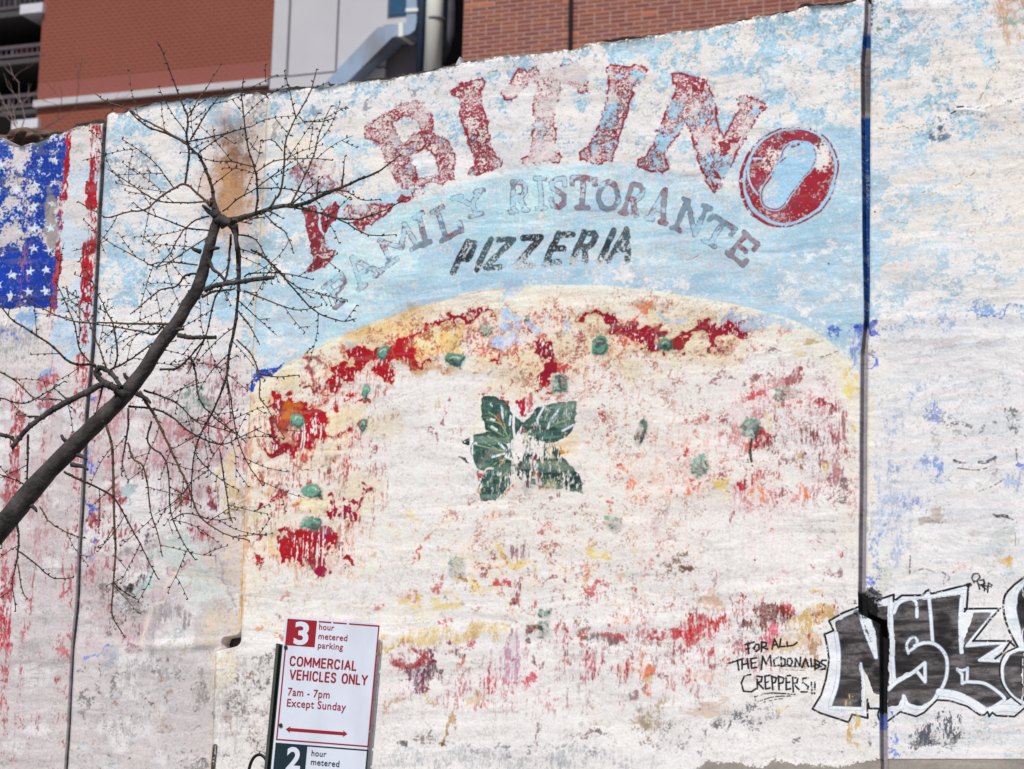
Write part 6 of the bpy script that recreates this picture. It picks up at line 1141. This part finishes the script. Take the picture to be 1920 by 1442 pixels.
def grow(px_, py_, ang, ln, r, dep, yy, out):
    pts = [(px_, py_)]; n = 5
    for i in range(n):
        ang += sbr.uniform(-.25, .25); px_ += math.cos(ang) * ln / n; py_ -= math.sin(ang) * ln / n; pts.append((px_, py_))
    k = dist(30, 200, yy) / F
    out.tube([at(x, y, yy + .1 * i * (dep % 2)) for i, (x, y) in enumerate(pts)], [r * k * (1 - .5 * i / n) for i in range(n + 1)], 5)
    if dep > 0:
        for q in range(sbr.choice([2, 3, 3])):
            i = sbr.randint(2, n); grow(pts[i][0], pts[i][1], ang + sbr.uniform(-.9, .9), ln * .62, r * .62, dep - 1, yy, out)
grow(33, 330, 1.6, 110, 2.0, 3, 9.0, sb); grow(32, 232, 2.2, 40, 1.3, 2, 9.0, sb)
sb.build('stems', M_ptw, shb)
s2 = MB(); grow(50, 262, .55, 110, 1.4, 3, 9.4, s2); grow(24, 150, 1.2, 40, .8, 3, 9.2, s2); s2.build('twigs', M_ptd, shb)

# ------------------------------------------------------------------ the tree
M_bark = mat('dark_bark', (.064, .054, .050), .9, var=.6, vscale=22, bump=.006, bscale=70, detail=8)
M_twig = mat('twig_bark', (.060, .036, .027), .8, var=.4, vscale=20)
M_twigt = mat('tan_twig_bark', (.13, .075, .045), .8, var=.3, vscale=20)
tree = empty('bare_tree', (0, 0, 0)); tag(tree, 'leafless tree with one dark limb leaning up across the left of the mural', 'tree')
YTR = -1.9
def up3(pts, y0, slope=0.0, wob=0.0, seed=0):
    r = random.Random(seed); out = []; L_ = 0; w_ = 0
    for i, (x, y) in enumerate(pts):
        if i: L_ += math.hypot(x - pts[i - 1][0], y - pts[i - 1][1]); w_ += r.uniform(-wob, wob)
        out.append(at(x, y, y0 + slope * L_ / 560 + w_))
    return out
KT = dist(400, 600, YTR) / F
limb_px = [(-190, 1190), (-90, 1085), (5, 985), (55, 925), (105, 870), (175, 800), (225, 750), (270, 695), (298, 650), (332, 605), (352, 570), (372, 537), (389, 476), (403, 425), (410, 402)]
limb_w = [56, 53, 47, 42, 38, 35, 33, 30, 28, 27, 26, 25, 22, 20, 19]
lp = curve(limb_px, 5); lwv = np.interp(np.linspace(0, len(limb_w) - 1, len(lp)), range(len(limb_w)), limb_w)
nz_ = np.random.default_rng(2)
L3 = up3(lp, YTR); rr = [w_ * .92 / 2 * KT * (1 + nz_.uniform(-.05, .05)) for w_ in lwv]
root = at(-190, 1180, YTR)
trunk = [np.array([root[0] - .55, YTR, 0.0]), np.array([root[0] - .52, YTR, .3]), np.array([root[0] - .48, YTR, .9]), np.array([root[0] - .42, YTR, 1.5]), np.array([root[0] - .30, YTR, root[2] - .28]), np.array([root[0] - .12, YTR, root[2] - .11])]
tree.location = (trunk[0][0], YTR, 0)
def relief_tube(mb, pts, rad, sides=20):
    mb.tube(pts, rad, sides); n0 = 0
tb = MB(); tb.tube(trunk + L3[:3], [.16, .125, .11, .10, .085, .078] + [rr[0], rr[1], rr[2]], 20); tb.build('trunk', M_bark, tree, True)
lb = MB(); lb.tube(L3, rr, 20)
v = np.array(lb.v); v += nz_.normal(0, .0007, v.shape); lb.v = [tuple(q) for q in v]
for x, y, a_, ln in ((372, 470, 2.7, 14), (395, 470, .3, 16), (330, 620, .2, 14), (300, 650, 2.6, 10), (262, 742, -.6, 24), (242, 712, 2.2, 16), (150, 855, -.5, 14), (128, 830, 2.3, 20), (140, 873, -.3, 26), (60, 950, -.8, 12), (95, 880, 2.2, 10), (205, 765, 2.4, 12), (425, 415, .2, 12), (400, 385, 1.9, 14)):
    e = (x + ln * math.cos(a_), y - ln * math.sin(a_)); m2 = (x + ln * .6 * math.cos(a_ + .2), y - ln * .6 * math.sin(a_ + .2))
    lb.tube([at(x - 6 * math.cos(a_), y + 6 * math.sin(a_), YTR), at(*m2, YTR - .01), at(*e, YTR - .015)], [5 * KT, 3.6 * KT, 2.6 * KT], 8)
for P_, R_ in (([(405, 415), (416, 412), (430, 416), (447, 411), (462, 405)], [9, 9.5, 8.5, 6.5, 5.2]), ([(408, 408), (404, 396), (402, 384), (399, 368)], [9, 7.5, 4.6, 2.6]), ([(426, 414), (437, 428), (442, 446), (444, 470)], [7, 5.2, 4, 3.4]), ([(404, 404), (392, 396), (380, 385)], [7, 4.6, 2.6]), ([(386, 480), (400, 505), (410, 512), (425, 530)], [5, 3.2, 2.6, 2.2])):
    q = curve(P_, 3); rs_ = np.interp(np.linspace(0, len(R_) - 1, len(q)), range(len(R_)), R_); lb.tube([at(x + nz_.uniform(-.8, .8), y + nz_.uniform(-.8, .8), YTR - .004) for x, y in q], [k_ * KT * nz_.uniform(.9, 1.12) for k_ in rs_], 12)
lb.build('limb', M_bark, tree, True)
br = [  # px points, start radius px, end radius px, depth offset, slope, side twigs density
 ([(403, 395), (397, 350), (388, 325), (375, 295), (360, 280), (352, 272), (350, 250), (352, 222), (340, 190), (325, 150), (310, 110), (295, 77)], 3.0, .9, 0, .1, 1),
 ([(350, 270), (330, 258), (300, 240), (265, 222), (240, 205), (200, 190), (178, 176)], 2.0, .8, 0, -.2, 1),
 ([(352, 268), (310, 250), (278, 238), (255, 220), (243, 208)], 1.8, 1.2, .02, .1, 0),
 ([(357, 262), (370, 240), (385, 215), (400, 195), (420, 167)], 1.7, .7, 0, .3, .6),
 ([(352, 222), (365, 200), (374, 182), (390, 160), (414, 122)], 1.2, .6, 0, .2, .4),
 ([(352, 266), (413, 253), (460, 240), (473, 237)], 1.2, .8, .02, .2, 1),
 ([(373, 287), (413, 257), (437, 247)], 1.0, .7, 0, -.2, .6),
 ([(395, 387), (380, 372), (367, 360), (347, 345), (327, 353), (300, 370), (273, 393), (240, 397), (203, 408), (180, 398), (147, 378)], 2.4, .9, 0, -.3, 1),
 ([(347, 345), (352, 310), (355, 290), (352, 272)], 2.0, 1.8, 0, 0, .6),
 ([(325, 352), (310, 330), (295, 310), (265, 285), (230, 262)], 1.2, .7, 0, .3, 1),
 ([(400, 377), (353, 380), (300, 377), (270, 362), (233, 337), (203, 318)], 1.5, .8, -.03, .2, 1),
 ([(392, 405), (367, 413), (343, 433), (320, 473), (295, 500)], 1.6, .8, 0, -.2, 1),
 ([(393, 432), (350, 427), (313, 413), (273, 397), (250, 380)], 1.5, .7, .03, .2, 1),
 ([(395, 440), (350, 470), (300, 500), (270, 490), (200, 450), (157, 412)], 1.2, .7, .05, .1, 1),
 ([(413, 425), (430, 417), (455, 408), (480, 400), (520, 388), (567, 383), (617, 360), (640, 352), (673, 337), (707, 323), (738, 300), (752, 290)], 5.2, .8, 0, .25, 1),
 ([(480, 400), (483, 367), (480, 327), (467, 283), (460, 243), (455, 200), (453, 180), (457, 147)], 2.0, .8, 0, .1, 1),
 ([(505, 392), (515, 375), (527, 357), (533, 300), (535, 267), (553, 223), (580, 177), (593, 130)], 2.0, .8, .02, -.2, 1),
 ([(555, 222), (547, 187), (533, 133)], 1.1, .6, 0, .2, .5), ([(530, 283), (510, 263), (488, 265)], 1.1, .7, 0, 0, .6),
 ([(543, 387), (567, 340), (587, 293), (600, 247), (620, 200)], 1.6, .7, 0, .2, 1), ([(560, 218), (573, 228), (607, 227), (630, 220)], 1.0, .7, 0, 0, .5),
 ([(483, 353), (533, 353), (583, 363), (640, 357), (680, 375), (712, 374)], 1.2, .7, .05, .1, 1), ([(480, 323), (513, 303), (567, 297), (622, 300)], 1.2, .7, 0, .2, 1),
 ([(477, 313), (433, 303), (400, 302), (373, 293)], 1.2, .7, 0, .2, 1), ([(417, 397), (450, 370), (480, 353), (533, 313), (550, 302)], 1.3, .7, -.05, -.2, 1),
 ([(427, 420), (436, 412), (450, 415), (470, 420)], 1.6, 1.0, -.02, 0, 1),
 ([(443, 420), (445, 480), (447, 530), (443, 597), (430, 663), (423, 713), (400, 770), (377, 813), (362, 863), (358, 950)], 3.2, .9, .04, .15, 1.4),
 ([(433, 440), (428, 500), (420, 530), (400, 567), (387, 627), (352, 700)], 2.2, 1.0, .05, -.1, 1.4),
 ([(437, 425), (450, 480), (446, 560), (435, 640), (425, 700), (433, 747), (445, 820), (465, 870), (493, 910)], 2.0, .8, .08, .2, 1.2),
 ([(383, 545), (400, 537), (417, 533), (460, 527), (513, 520)], 4.4, 3.4, -.02, .1, .3), ([(378, 557), (400, 547), (420, 545), (437, 543)], 2.4, 1.5, -.03, 0, .6),
 ([(333, 628), (350, 632), (367, 633), (405, 633)], 4.0, 3.0, -.03, .1, .2),
 ([(367, 513), (347, 517), (330, 537), (303, 543), (283, 557), (262, 575), (243, 590)], 2.0, .8, 0, -.3, 1), ([(370, 497), (327, 492), (300, 492), (277, 497)], 1.3, .7, 0, .1, 1),
 ([(325, 608), (290, 607), (240, 607), (200, 605), (140, 603), (83, 580), (37, 550)], 2.2, .8, 0, -.2, 1), ([(310, 605), (290, 627), (267, 622), (217, 613), (173, 608)], 2.0, .8, .03, .2, 1),
 ([(190, 703), (180, 690), (173, 683), (133, 680), (90, 643), (50, 617), (20, 597), (0, 573), (-25, 550)], 2.6, 1.0, 0, .1, 1),
 ([(235, 742), (215, 728), (200, 720), (190, 722), (150, 742), (110, 762), (80, 782), (50, 805), (23, 840)], 6.5, 4.0, -.02, -.1, .8), ([(205, 725), (192, 715), (180, 700), (186, 690), (200, 694), (214, 706), (226, 725)], 4.8, 3.5, -.03, 0, .3),
 ([(207, 693), (240, 677), (267, 657), (290, 643), (330, 640)], 1.8, .8, 0, .2, 1.2), ([(200, 693), (187, 653), (180, 640), (160, 590), (130, 560), (125, 535)], 1.5, .8, 0, -.2, 1),
 ([(213, 693), (220, 667), (213, 613), (200, 585), (190, 563), (167, 517), (150, 490)], 1.7, .7, .03, .2, 1), ([(185, 697), (150, 655), (140, 610), (120, 560), (105, 530)], 1.4, .8, .05, .1, 1),
 ([(-20, 690), (0, 697), (33, 717), (67, 747), (113, 750), (140, 770)], 1.8, .8, 0, 0, 1), ([(-30, 742), (0, 746), (43, 757), (80, 740), (120, 715)], 1.6, .8, 0, 0, 1), ([(-30, 810), (0, 815), (20, 820), (30, 830)], 4, 3, 0, 0, .4),
 ([(262, 733), (277, 760), (290, 780), (310, 820), (333, 870), (353, 913), (370, 960), (395, 985), (427, 1003), (467, 1013)], 2.6, .9, 0, .1, 1), ([(240, 762), (287, 767), (320, 780), (357, 810), (410, 833), (450, 820), (490, 800)], 2.0, .7, .02, .2, 1),
 ([(240, 765), (240, 803), (235, 830), (230, 863), (228, 890)], 2.0, .8, 0, .1, 1), ([(200, 798), (210, 837), (212, 880), (213, 947), (217, 1027), (214, 1080), (210, 1147), (222, 1175), (235, 1196)], 2.6, .9, 0, .1, 1.1), ([(214, 1092), (225, 1105), (242, 1115), (258, 1125)], 1.2, .8, 0, .1, .5),
 ([(270, 732), (300, 742), (333, 757), (367, 790), (400, 800), (440, 812)], 1.8, .7, .04, .1, 1.2), ([(240, 830), (250, 860), (267, 873), (277, 913), (283, 960), (295, 1000), (305, 1045)], 1.7, .8, 0, .2, 1), ([(285, 790), (277, 830), (307, 857), (317, 897), (320, 960), (345, 1020), (367, 1050)], 1.7, .7, .04, .1, 1),
 ([(120, 885), (140, 895), (163, 905), (210, 930), (233, 965), (263, 1020), (280, 1055), (296, 1085)], 2.2, .8, 0, .2, 1), ([(75, 950), (90, 975), (110, 990), (140, 1005), (163, 1010)], 1.5, .7, 0, 0, .6),
 ([(30, 975), (35, 1003), (34, 1030), (30, 1060), (23, 1093), (30, 1145)], 2.2, .8, 0, 0, .9), ([(35, 1033), (67, 1057), (90, 1078), (107, 1085), (137, 1083)], 1.4, .8, 0, 0, .6), ([(33, 1057), (43, 1110), (53, 1123)], 1.2, .8, 0, 0, .5),
 ([(53, 815), (52, 860), (51, 907)], 2.2, 1.4, 0, 0, .8), ([(70, 930), (40, 905), (0, 890), (-20, 880)], 1.4, .8, 0, 0, 1), ([(5, 985), (3, 1000), (3, 1028)], 1.6, .8, 0, 0, .6),
 ([(300, 693), (333, 690), (360, 665), (380, 640), (383, 628)], 2.0, 1.2, 0, 0, 1), ([(357, 670), (367, 700), (373, 747), (400, 780), (443, 813), (462, 830)], 1.8, .8, .03, 0, 1),
 ([(458, 545), (475, 552), (493, 560), (547, 580), (575, 580), (603, 573)], 1.6, .7, 0, .2, .6), ([(457, 520), (475, 512), (533, 513), (587, 524)], 1.6, .7, 0, .2, .6), ([(470, 468), (493, 480), (533, 520), (567, 560), (597, 587), (640, 602), (668, 598)], 1.8, .8, .02, .2, 1), ([(443, 637), (473, 667), (487, 710), (487, 745), (500, 763), (533, 820)], 1.5, .7, .03, .1, .6),
 ([(447, 583), (470, 613), (487, 647)], 1.3, .7, 0, .1, .6), ([(413, 847), (420, 897), (430, 960), (436, 980)], 1.3, .8, 0, .1, .6), ([(497, 403), (520, 425), (533, 433), (545, 455), (550, 473)], 1.4, .7, 0, .1, .8), ([(540, 388), (590, 397), (640, 413), (690, 440), (742, 440)], 1.8, .7, 0, .2, .6), ([(560, 385), (600, 400), (660, 412), (708, 400), (740, 385), (757, 373)], 1.6, .7, .03, .2, .4),
 ([(447, 440), (480, 450), (510, 500), (560, 540), (590, 560)], 1.4, .7, .05, .2, .6), ([(486, 700), (520, 707), (560, 703)], 1.2, .7, 0, .1, .3), ([(320, 975), (350, 962), (400, 975), (440, 970)], 1.1, .7, .1, 0, .4), ([(370, 1010), (365, 870), (372, 900)], .1, .1, .1, 0, 0)]
tbm = MB(); tt = random.Random(21)
def nubs(mb, pts, y0, every=12):
    acc = 0
    for i in range(1, len(pts)):
        (xa, ya), (xb, yb) = pts[i - 1], pts[i]; l = math.hypot(xb - xa, yb - ya); acc += l
        if acc > every * tt.uniform(.7, 1.3):
            acc = 0; an = math.atan2(yb - ya, xb - xa) + tt.choice([-1, 1]) * tt.uniform(.7, 1.4); ln = tt.choice([2.6, 3, 3.4, 4, 5.5])
            mb.tube([at(xb, yb, y0), at(xb + ln * .6 * math.cos(an), yb + ln * .6 * math.sin(an), y0 - .004), at(xb + ln * math.cos(an + .2), yb + ln * math.sin(an + .2), y0 - .006)], [1.6 * KT, 1.45 * KT, 1.1 * KT], 5)
def side(mb, pts, y0, r0, dens, gen=0):
    acc = tt.uniform(0, 20)
    for i in range(2, len(pts) - 1):
        (xa, ya), (xb, yb) = pts[i - 1], pts[i]; acc += math.hypot(xb - xa, yb - ya)
        if acc > tt.uniform(34, 70) / max(dens, .01):
            acc = 0; an = math.atan2(yb - ya, xb - xa) + tt.choice([-1, 1]) * tt.uniform(.5, 1.15); ln = tt.uniform(30, 110) * (1 if gen == 0 else .45)
            q = [(xb, yb)]; x, y = xb, yb; n = max(3, int(ln / 11)); bend = tt.uniform(-.05, .05)
            for k in range(n):
                an += bend + tt.uniform(-.10, .10); x += math.cos(an) * ln / n; y += math.sin(an) * ln / n; q.append((x, y))
            if min(p[1] for p in q) < 90 or max(p[0] for p in q) > 700: continue
            if max(p[1] for p in q) > 1150: continue
            sl_ = tt.uniform(-.5, .5)
            P3 = up3(q, y0, sl_); rs = np.linspace(max(r0 * .62, .75), .55, len(q))
            mb.tube(P3, [r_ * KT * 1.08 for r_ in rs], 5); nubs(mb, q, y0, 10)
            if gen == 0 and ln > 45: side(mb, q, y0, .8, .9, 1)
for bi, (p, r0, r1, dy, slp, dens) in enumerate(br):
    if dens == 0 and r0 < .5: continue
    q = curve(p, 4); q = [(x + tt.uniform(-.7, .7), y + tt.uniform(-.7, .7)) for x, y in q]
    P3 = up3(q, YTR + dy, slp, 0.0); rs = np.linspace(r0, r1, len(q)) * np.array([tt.uniform(.92, 1.1) for _ in q])
    mb = MB(); mb.tube(P3, [r_ * KT * 1.15 for r_ in rs], 7)
    for i in range(3, len(q), 4 if r0 < 3 else 3):     # swollen nodes
        mb.tube([P3[i - 1] * .3 + P3[i] * .7, P3[i], P3[min(i + 1, len(q) - 1)] * .3 + P3[i] * .7], [rs[i] * 1.1 * KT, rs[i] * 1.6 * KT, rs[i] * 1.1 * KT], 7)
    nubs(mb, q, YTR + dy, 11); side(mb, q, YTR + dy, r0 * .6, dens)
    mb.build('branch', (M_bark if r0 > 3 else (M_twigt if bi % 3 == 1 else M_twig)), tree, True)

# ------------------------------------------------------------------ parking sign
M_white = mat('sign_white', alb(214, 218, 230), .35, var=.03, vscale=8, spec=.5, bump=.0006, bscale=9, dirt=tuple(alb(160, 158, 156)), dirt_amt=.3, dirt_scale=6); M_red = mat('sign_red', alb(150, 14, 34), .35, var=.06, spec=.5); M_grn = mat('sign_green', alb(6, 36, 46), .35, var=.05, spec=.5)
M_post = mat('green_grey_post', alb(70, 76, 68), .55, metal=.3, var=.15, vscale=9, bump=.0005, bscale=300); M_bolt = mat('bolt_steel', alb(70, 74, 80), .35, metal=.8, var=.2); M_back = mat('sign_metal', alb(150, 152, 156), .4, metal=.8)
YS = -.165
z4 = lambda x, y: (380 + x / 4.774, 1140 + y / 4.774)
pTL = at(*z4(742, 78), YS); yR = YS + .105; pTR = at(*z4(1572, 140), yR); pBL = at(*z4(672, 1230), YS)
uu = pTR - pTL; sw = np.linalg.norm(uu); uu /= sw; vv = pBL - pTL; vv -= uu * vv.dot(uu); vv /= np.linalg.norm(vv); nn = np.cross(uu, vv)    # nn points away from the camera
if nn[1] < 0: nn = -nn
def sp(zx, zy):
    d = ray(*z4(zx, zy)); t = (pTL - CAM).dot(nn) / d.dot(nn); Q = CAM + d * t - pTL; return np.array([Q.dot(uu), Q.dot(vv)])
sign = empty('parking_sign', tuple(pTL)); tag(sign, 'white parking sign on a post, red 3 hour panel above green 2 hour panel', 'sign')
SM = Matrix(((uu[0], nn[0], -vv[0], pTL[0]), (uu[1], nn[1], -vv[1], pTL[1]), (uu[2], nn[2], -vv[2], pTL[2]), (0, 0, 0, 1)))
sign.matrix_world = SM; sign.location = pTL
sign.rotation_euler = SM.to_euler(); 
def sbuild(mb, name, m_, parent=None, smooth=False):
    o = mb.build(name, m_, None, smooth); o.parent = parent or sign; return o
sH = .82
def rrect(x0, x1, z0, z1, r, n=5):
    pts = []
    for cx_, cz_, a0 in ((x1 - r, z0 + r, -90), (x1 - r, z1 - r, 0), (x0 + r, z1 - r, 90), (x0 + r, z0 + r, 180)):
        for k in range(n + 1):
            a_ = math.radians(a0 + 90 * k / n); pts.append((cx_ + r * math.cos(a_), cz_ + r * math.sin(a_)))
    return pts
mb = MB(); mb.prism(rrect(0, sw, -sH, 0, .008), 0, .0025); plate = sbuild(mb, 'sign_plate', M_white)
def flat(pts, name, m_, lift=.0006):
    mb = MB(); pts = [tuple(p) for p in pts]; A_ = sum(pts[i][0] * pts[(i + 1) % len(pts)][1] - pts[(i + 1) % len(pts)][0] * pts[i][1] for i in range(len(pts)))
    if A_ < 0: pts = pts[::-1]
    mb.prism(pts, -lift, -.0001); return sbuild(mb, name, m_, plate)
def S2(zx, zy): q = sp(zx, zy); return (q[0], -q[1])
# red panel border
cx0 = S2(760, 340)[0]; lx = S2(742, 345)[0]; b_t = S2(1300, 128)[1]; b_r = S2(1558, 400)[0]; b_b = S2(1200, 1222)[1]
ez0 = S2(760, 95); sq0 = S2(1002, 352)
lx = ez0[0] + .000; bt = ez0[1]; bb2 = S2(700, 1190)[1]; bbm = (bb2 + S2(1495, 1243)[1]) / 2; brx = (S2(1556, 400)[0] + S2(1498, 1200)[0]) / 2
bw_ = .0048
flat([(lx, bt), (sq0[0], bt), (sq0[0], sq0[1]), (lx, sq0[1])], 'red_square', M_red)
def bar(x0, x1, z0, z1, m_=M_red, nm='border'): return flat([(x0, z0), (x1, z0), (x1, z1), (x0, z1)], nm, m_)
g1, g2 = S2(1160, 128)[0], S2(1300, 135)[0]
for a_, b_ in ((sq0[0] + .006, g1 - .003), (g1 + .003, g2 - .004), (g2 + .004, brx - .0)): bar(a_, b_, bt - bw_, bt)
h1, h2 = S2(1540, 410)[1], S2(1500, 1105)[1]
for a_, b_ in ((bt - bw_, h1 + .004), (h1 - .004, h2 + .004), (h2 - .004, bbm + bw_)): bar(brx - bw_, brx, b_, a_)
bar(lx, lx + bw_, bbm + bw_, sq0[1] - .006); bar(lx, brx, bbm, bbm + bw_)
# green panel
gt = bbm - .0085; gs = S2(932, 1300)[0]; gsz = gt - (sq0[1] * -1 + bt) * 1.0
gbot = gt - abs(sq0[1] - bt)
flat([(lx, gt), (gs, gt), (gs, gbot), (lx, gbot)], 'green_square', M_grn)
bar(gs, brx, gt - bw_, gt, M_grn); bar(brx - bw_, brx, -sH + .01, gt - bw_, M_grn); bar(lx, lx + bw_, -sH + .01, gbot, M_grn); bar(lx + bw_, brx - bw_, -sH + .01, -sH + .01 + bw_, M_grn)
def text_mesh(body, offset, sp_=1.06):
    cu = bpy.data.curves.new('text', 'FONT'); cu.body = body; cu.offset = offset; cu.resolution_u = 4; cu.extrude = 0; cu.space_character = sp_
    o = bpy.data.objects.new('text', cu); COL.objects.link(o); bpy.context.view_layer.update()
    me = bpy.data.meshes.new_from_object(o.evaluated_get(bpy.context.evaluated_depsgraph_get())); bpy.data.objects.remove(o); bpy.data.curves.remove(cu); return me
def label(body, p0, p1, cap, m_, offset=.0, capref='H', sp_=1.06):
    me = text_mesh(body, offset, sp_); n = len(me.vertices); co = np.empty(n * 3); me.vertices.foreach_get('co', co); co = co.reshape(-1, 3)
    ref = text_mesh(capref, 0); rc = np.empty(len(ref.vertices) * 3); ref.vertices.foreach_get('co', rc); caph = rc.reshape(-1, 3)[:, 1].max(); bpy.data.meshes.remove(ref)
    a_ = S2(*p0); b_ = S2(*p1); capm = abs(S2(p0[0], p0[1] - cap)[1] - a_[1]); x0, x1 = co[:, 0].min(), co[:, 0].max()
    out = np.zeros_like(co); out[:, 0] = a_[0] + (co[:, 0] - x0) / (x1 - x0) * (b_[0] - a_[0]); out[:, 2] = (a_[1] + b_[1]) / 2 + co[:, 1] / caph * capm; out[:, 1] = -.0012
    me.vertices.foreach_set('co', out.ravel()); me.update(); o = link_mesh('lettering', me, m_); o.parent = plate; return o
CAPS = {'C': ([[(.92, .22), (.78, .04), (.5, 0), (.22, .05), (.06, .25), (.04, .5), (.06, .75), (.22, .95), (.5, 1), (.78, .96), (.92, .78)]], .62), 'O': ([[(.5, 0), (.78, .06), (.94, .27), (.96, .5), (.94, .73), (.78, .94), (.5, 1), (.22, .94), (.06, .73), (.04, .5), (.06, .27), (.22, .06), (.5, 0)]], .66),
 'M': ([[(.04, 1), (.04, 0), (.5, .78), (.96, 0), (.96, 1)]], .80), 'E': ([[(.95, 0), (.06, 0), (.06, 1), (.95, 1)], [(.06, .48), (.85, .48)]], .52), 'R': ([[(.06, 1), (.06, 0), (.6, 0), (.86, .1), (.92, .27), (.84, .44), (.6, .53), (.06, .53)], [(.55, .53), (.95, 1)]], .60),
 'I': ([[(.5, 0), (.5, 1)]], .16), 'A': ([[(.02, 1), (.5, 0), (.98, 1)], [(.2, .66), (.8, .66)]], .66), 'L': ([[(.06, 0), (.06, 1), (.95, 1)]], .48), 'V': ([[(.02, 0), (.5, 1), (.98, 0)]], .66), 'H': ([[(.06, 0), (.06, 1)], [(.94, 0), (.94, 1)], [(.06, .49), (.94, .49)]], .62),
 'S': ([[(.9, .2), (.76, .04), (.5, 0), (.24, .04), (.1, .17), (.12, .34), (.3, .44), (.7, .55), (.9, .66), (.92, .83), (.76, .97), (.5, 1), (.22, .97), (.06, .82)]], .58), 'N': ([[(.06, 1), (.06, 0), (.94, 1), (.94, 0)]], .66), 'Y': ([[(.02, 0), (.5, .52), (.98, 0)], [(.5, .52), (.5, 1)]], .64), ' ': ([], .34)}
def drawn(txt, p0, p1, cap, hw_, m_):
    a_, b_ = S2(*p0), S2(*p1); H = abs(S2(p0[0], p0[1] - cap)[1] - a_[1]); gap = .24; tot = sum(CAPS[c][1] for c in txt) + gap * (len(txt) - 1)
    k = (b_[0] - a_[0]) / tot; x = a_[0]; z0 = (a_[1] + b_[1]) / 2; mb = MB(); lay = 0
    for c in txt:
        segs, w_ = CAPS[c]; w_ *= k
        for sg in segs:
            P_ = [(x + u * w_, z0 + H * (1 - v)) for u, v in sg]
            for i in range(len(P_) - 1):
                (xa, za), (xb, zb_) = P_[i], P_[i + 1]; l = math.hypot(xb - xa, zb_ - za) + 1e-9; dx, dz = (xb - xa) / l * hw_, (zb_ - za) / l * hw_; e_ = .55; lay += 1; yy = -.0010 - lay * .000004
                n0 = len(mb.v); mb.v += [(xa - dx * e_ + dz, yy, za - dz * e_ - dx), (xb + dx * e_ + dz, yy, zb_ + dz * e_ - dx), (xb + dx * e_ - dz, yy, zb_ + dz * e_ + dx), (xa - dx * e_ - dz, yy, za - dz * e_ + dx)]; mb.f.append((n0, n0 + 1, n0 + 2, n0 + 3))
        x += w_ + gap * k
    sbuild(mb, 'lettering', m_, plate)
label('3', (812, 318), (942, 326), 192, M_white, .03, '3')
label('hour', (1040, 192), (1176, 202), 52, M_red, .009, 'h'); label('metered', (1035, 280), (1293, 292), 54, M_red, .009, 'd'); label('parking', (1030, 362), (1255, 372), 54, M_red, .009, 'k')
drawn('COMMERCIAL', (781, 513), (1372, 555), 78, .0027, M_red); drawn('VEHICLES ONLY', (779, 637), (1468, 684), 80, .0027, M_red)
label('7am - 7pm', (760, 785), (1135, 806), 68, M_red, .009, '7'); label('Except Sunday', (752, 886), (1280, 915), 68, M_red, .009, 'E')
label('2', (742, 1442), (870, 1446), 192, M_white, .03, '2'); label('hour', (973, 1325), (1105, 1332), 52, M_grn, .009, 'h'); label('metered', (967, 1408), (1222, 1418), 54, M_grn, .009, 'd'); label('parking', (962, 1492), (1185, 1502), 54, M_grn, .009, 'k')
aL, aR = S2(742, 1087), S2(1297, 1127); az = (aL[1] + aR[1]) / 2; hh = .0118; hl = .0165; th_ = .0056
flat([(aL[0], az), (aL[0] + hl, az + hh), (aL[0] + hl * .85, az + th_), (aR[0] - hl * .85, az + th_), (aR[0] - hl, az + hh), (aR[0], az), (aR[0] - hl, az - hh), (aR[0] - hl * .85, az - th_), (aL[0] + hl * .85, az - th_), (aL[0] + hl, az - hh)], 'arrow', M_red)
# post: u-channel with holes suggested by a raised web, at the left edge
a0 = S2(690, 320); xw = .014
pst = MB(); zt = S2(690, 318)[1]; zbm = -3.2
pw0 = S2(655, 330)[0]; pw1 = S2(742, 330)[0] + .006
prof_ = [(pw0, .004), (pw0 + .010, .004), (pw0 + .016, .030), (pw1 - .016, .030), (pw1 - .010, .004), (pw1, .004), (pw1, .008), (pw1 - .008, .008), (pw1 - .014, .036), (pw0 + .014, .036), (pw0 + .008, .008), (pw0, .008)]
n = len(pst.v); k = len(prof_)
pst.v = [(x, y, zt) for x, y in prof_] + [(x, y, zbm) for x, y in prof_]
pst.f = [tuple(range(k))[::-1], tuple(range(k, 2 * k))] + [(i, (i + 1) % k, k + (i + 1) % k, k + i) for i in range(k)]
sbuild(pst, 'post', M_post)
for zx, zy in ((745, 352), (700, 1050)):
    q = S2(zx, zy); mb = MB(); mb.tube([(q[0], -.005, q[1]), (q[0], .006, q[1])], .005, 10); mb.tube([(q[0], -.0065, q[1]), (q[0], -.004, q[1])], [.003, .0072], 6); sbuild(mb, 'bolt', M_bolt)
    mb = MB(); mb.box(q[0] - .007, q[0] + .001, .001, .007, q[1] + .002, q[1] + .012); sbuild(mb, 'clip', M_bolt)

# iron hoop at the bottom, left of the sign post
hoop = empty('iron_hoop', at(488, 1470, -.10)); tag(hoop, 'black iron hoop fixed to the wall left of the sign post', 'hoop')
M_iron = mat('black_iron', alb(34, 32, 34), .5, metal=.3, var=.3, vscale=30)
pts = []; kk = dist(488, 1450, -.1) / F
for i in range(33):
    th = 2 * math.pi * i / 32; pts.append(at(486 + 20 * math.cos(th), 1456 - 41 * math.sin(th), -.09))
MB().tube(pts, 3.0 * kk, 10, False).build('ring', M_iron, hoop, True)
MB().tube([at(487, 1418, -.085), at(487, 1408, -.085)], 1.2 * kk, 8).build('pin', M_iron, hoop, True)
MB().tube([at(486, 1497, -.09), at(486, 1497, .02)], 3.0 * kk, 8).build('bracket', M_iron, hoop, True)
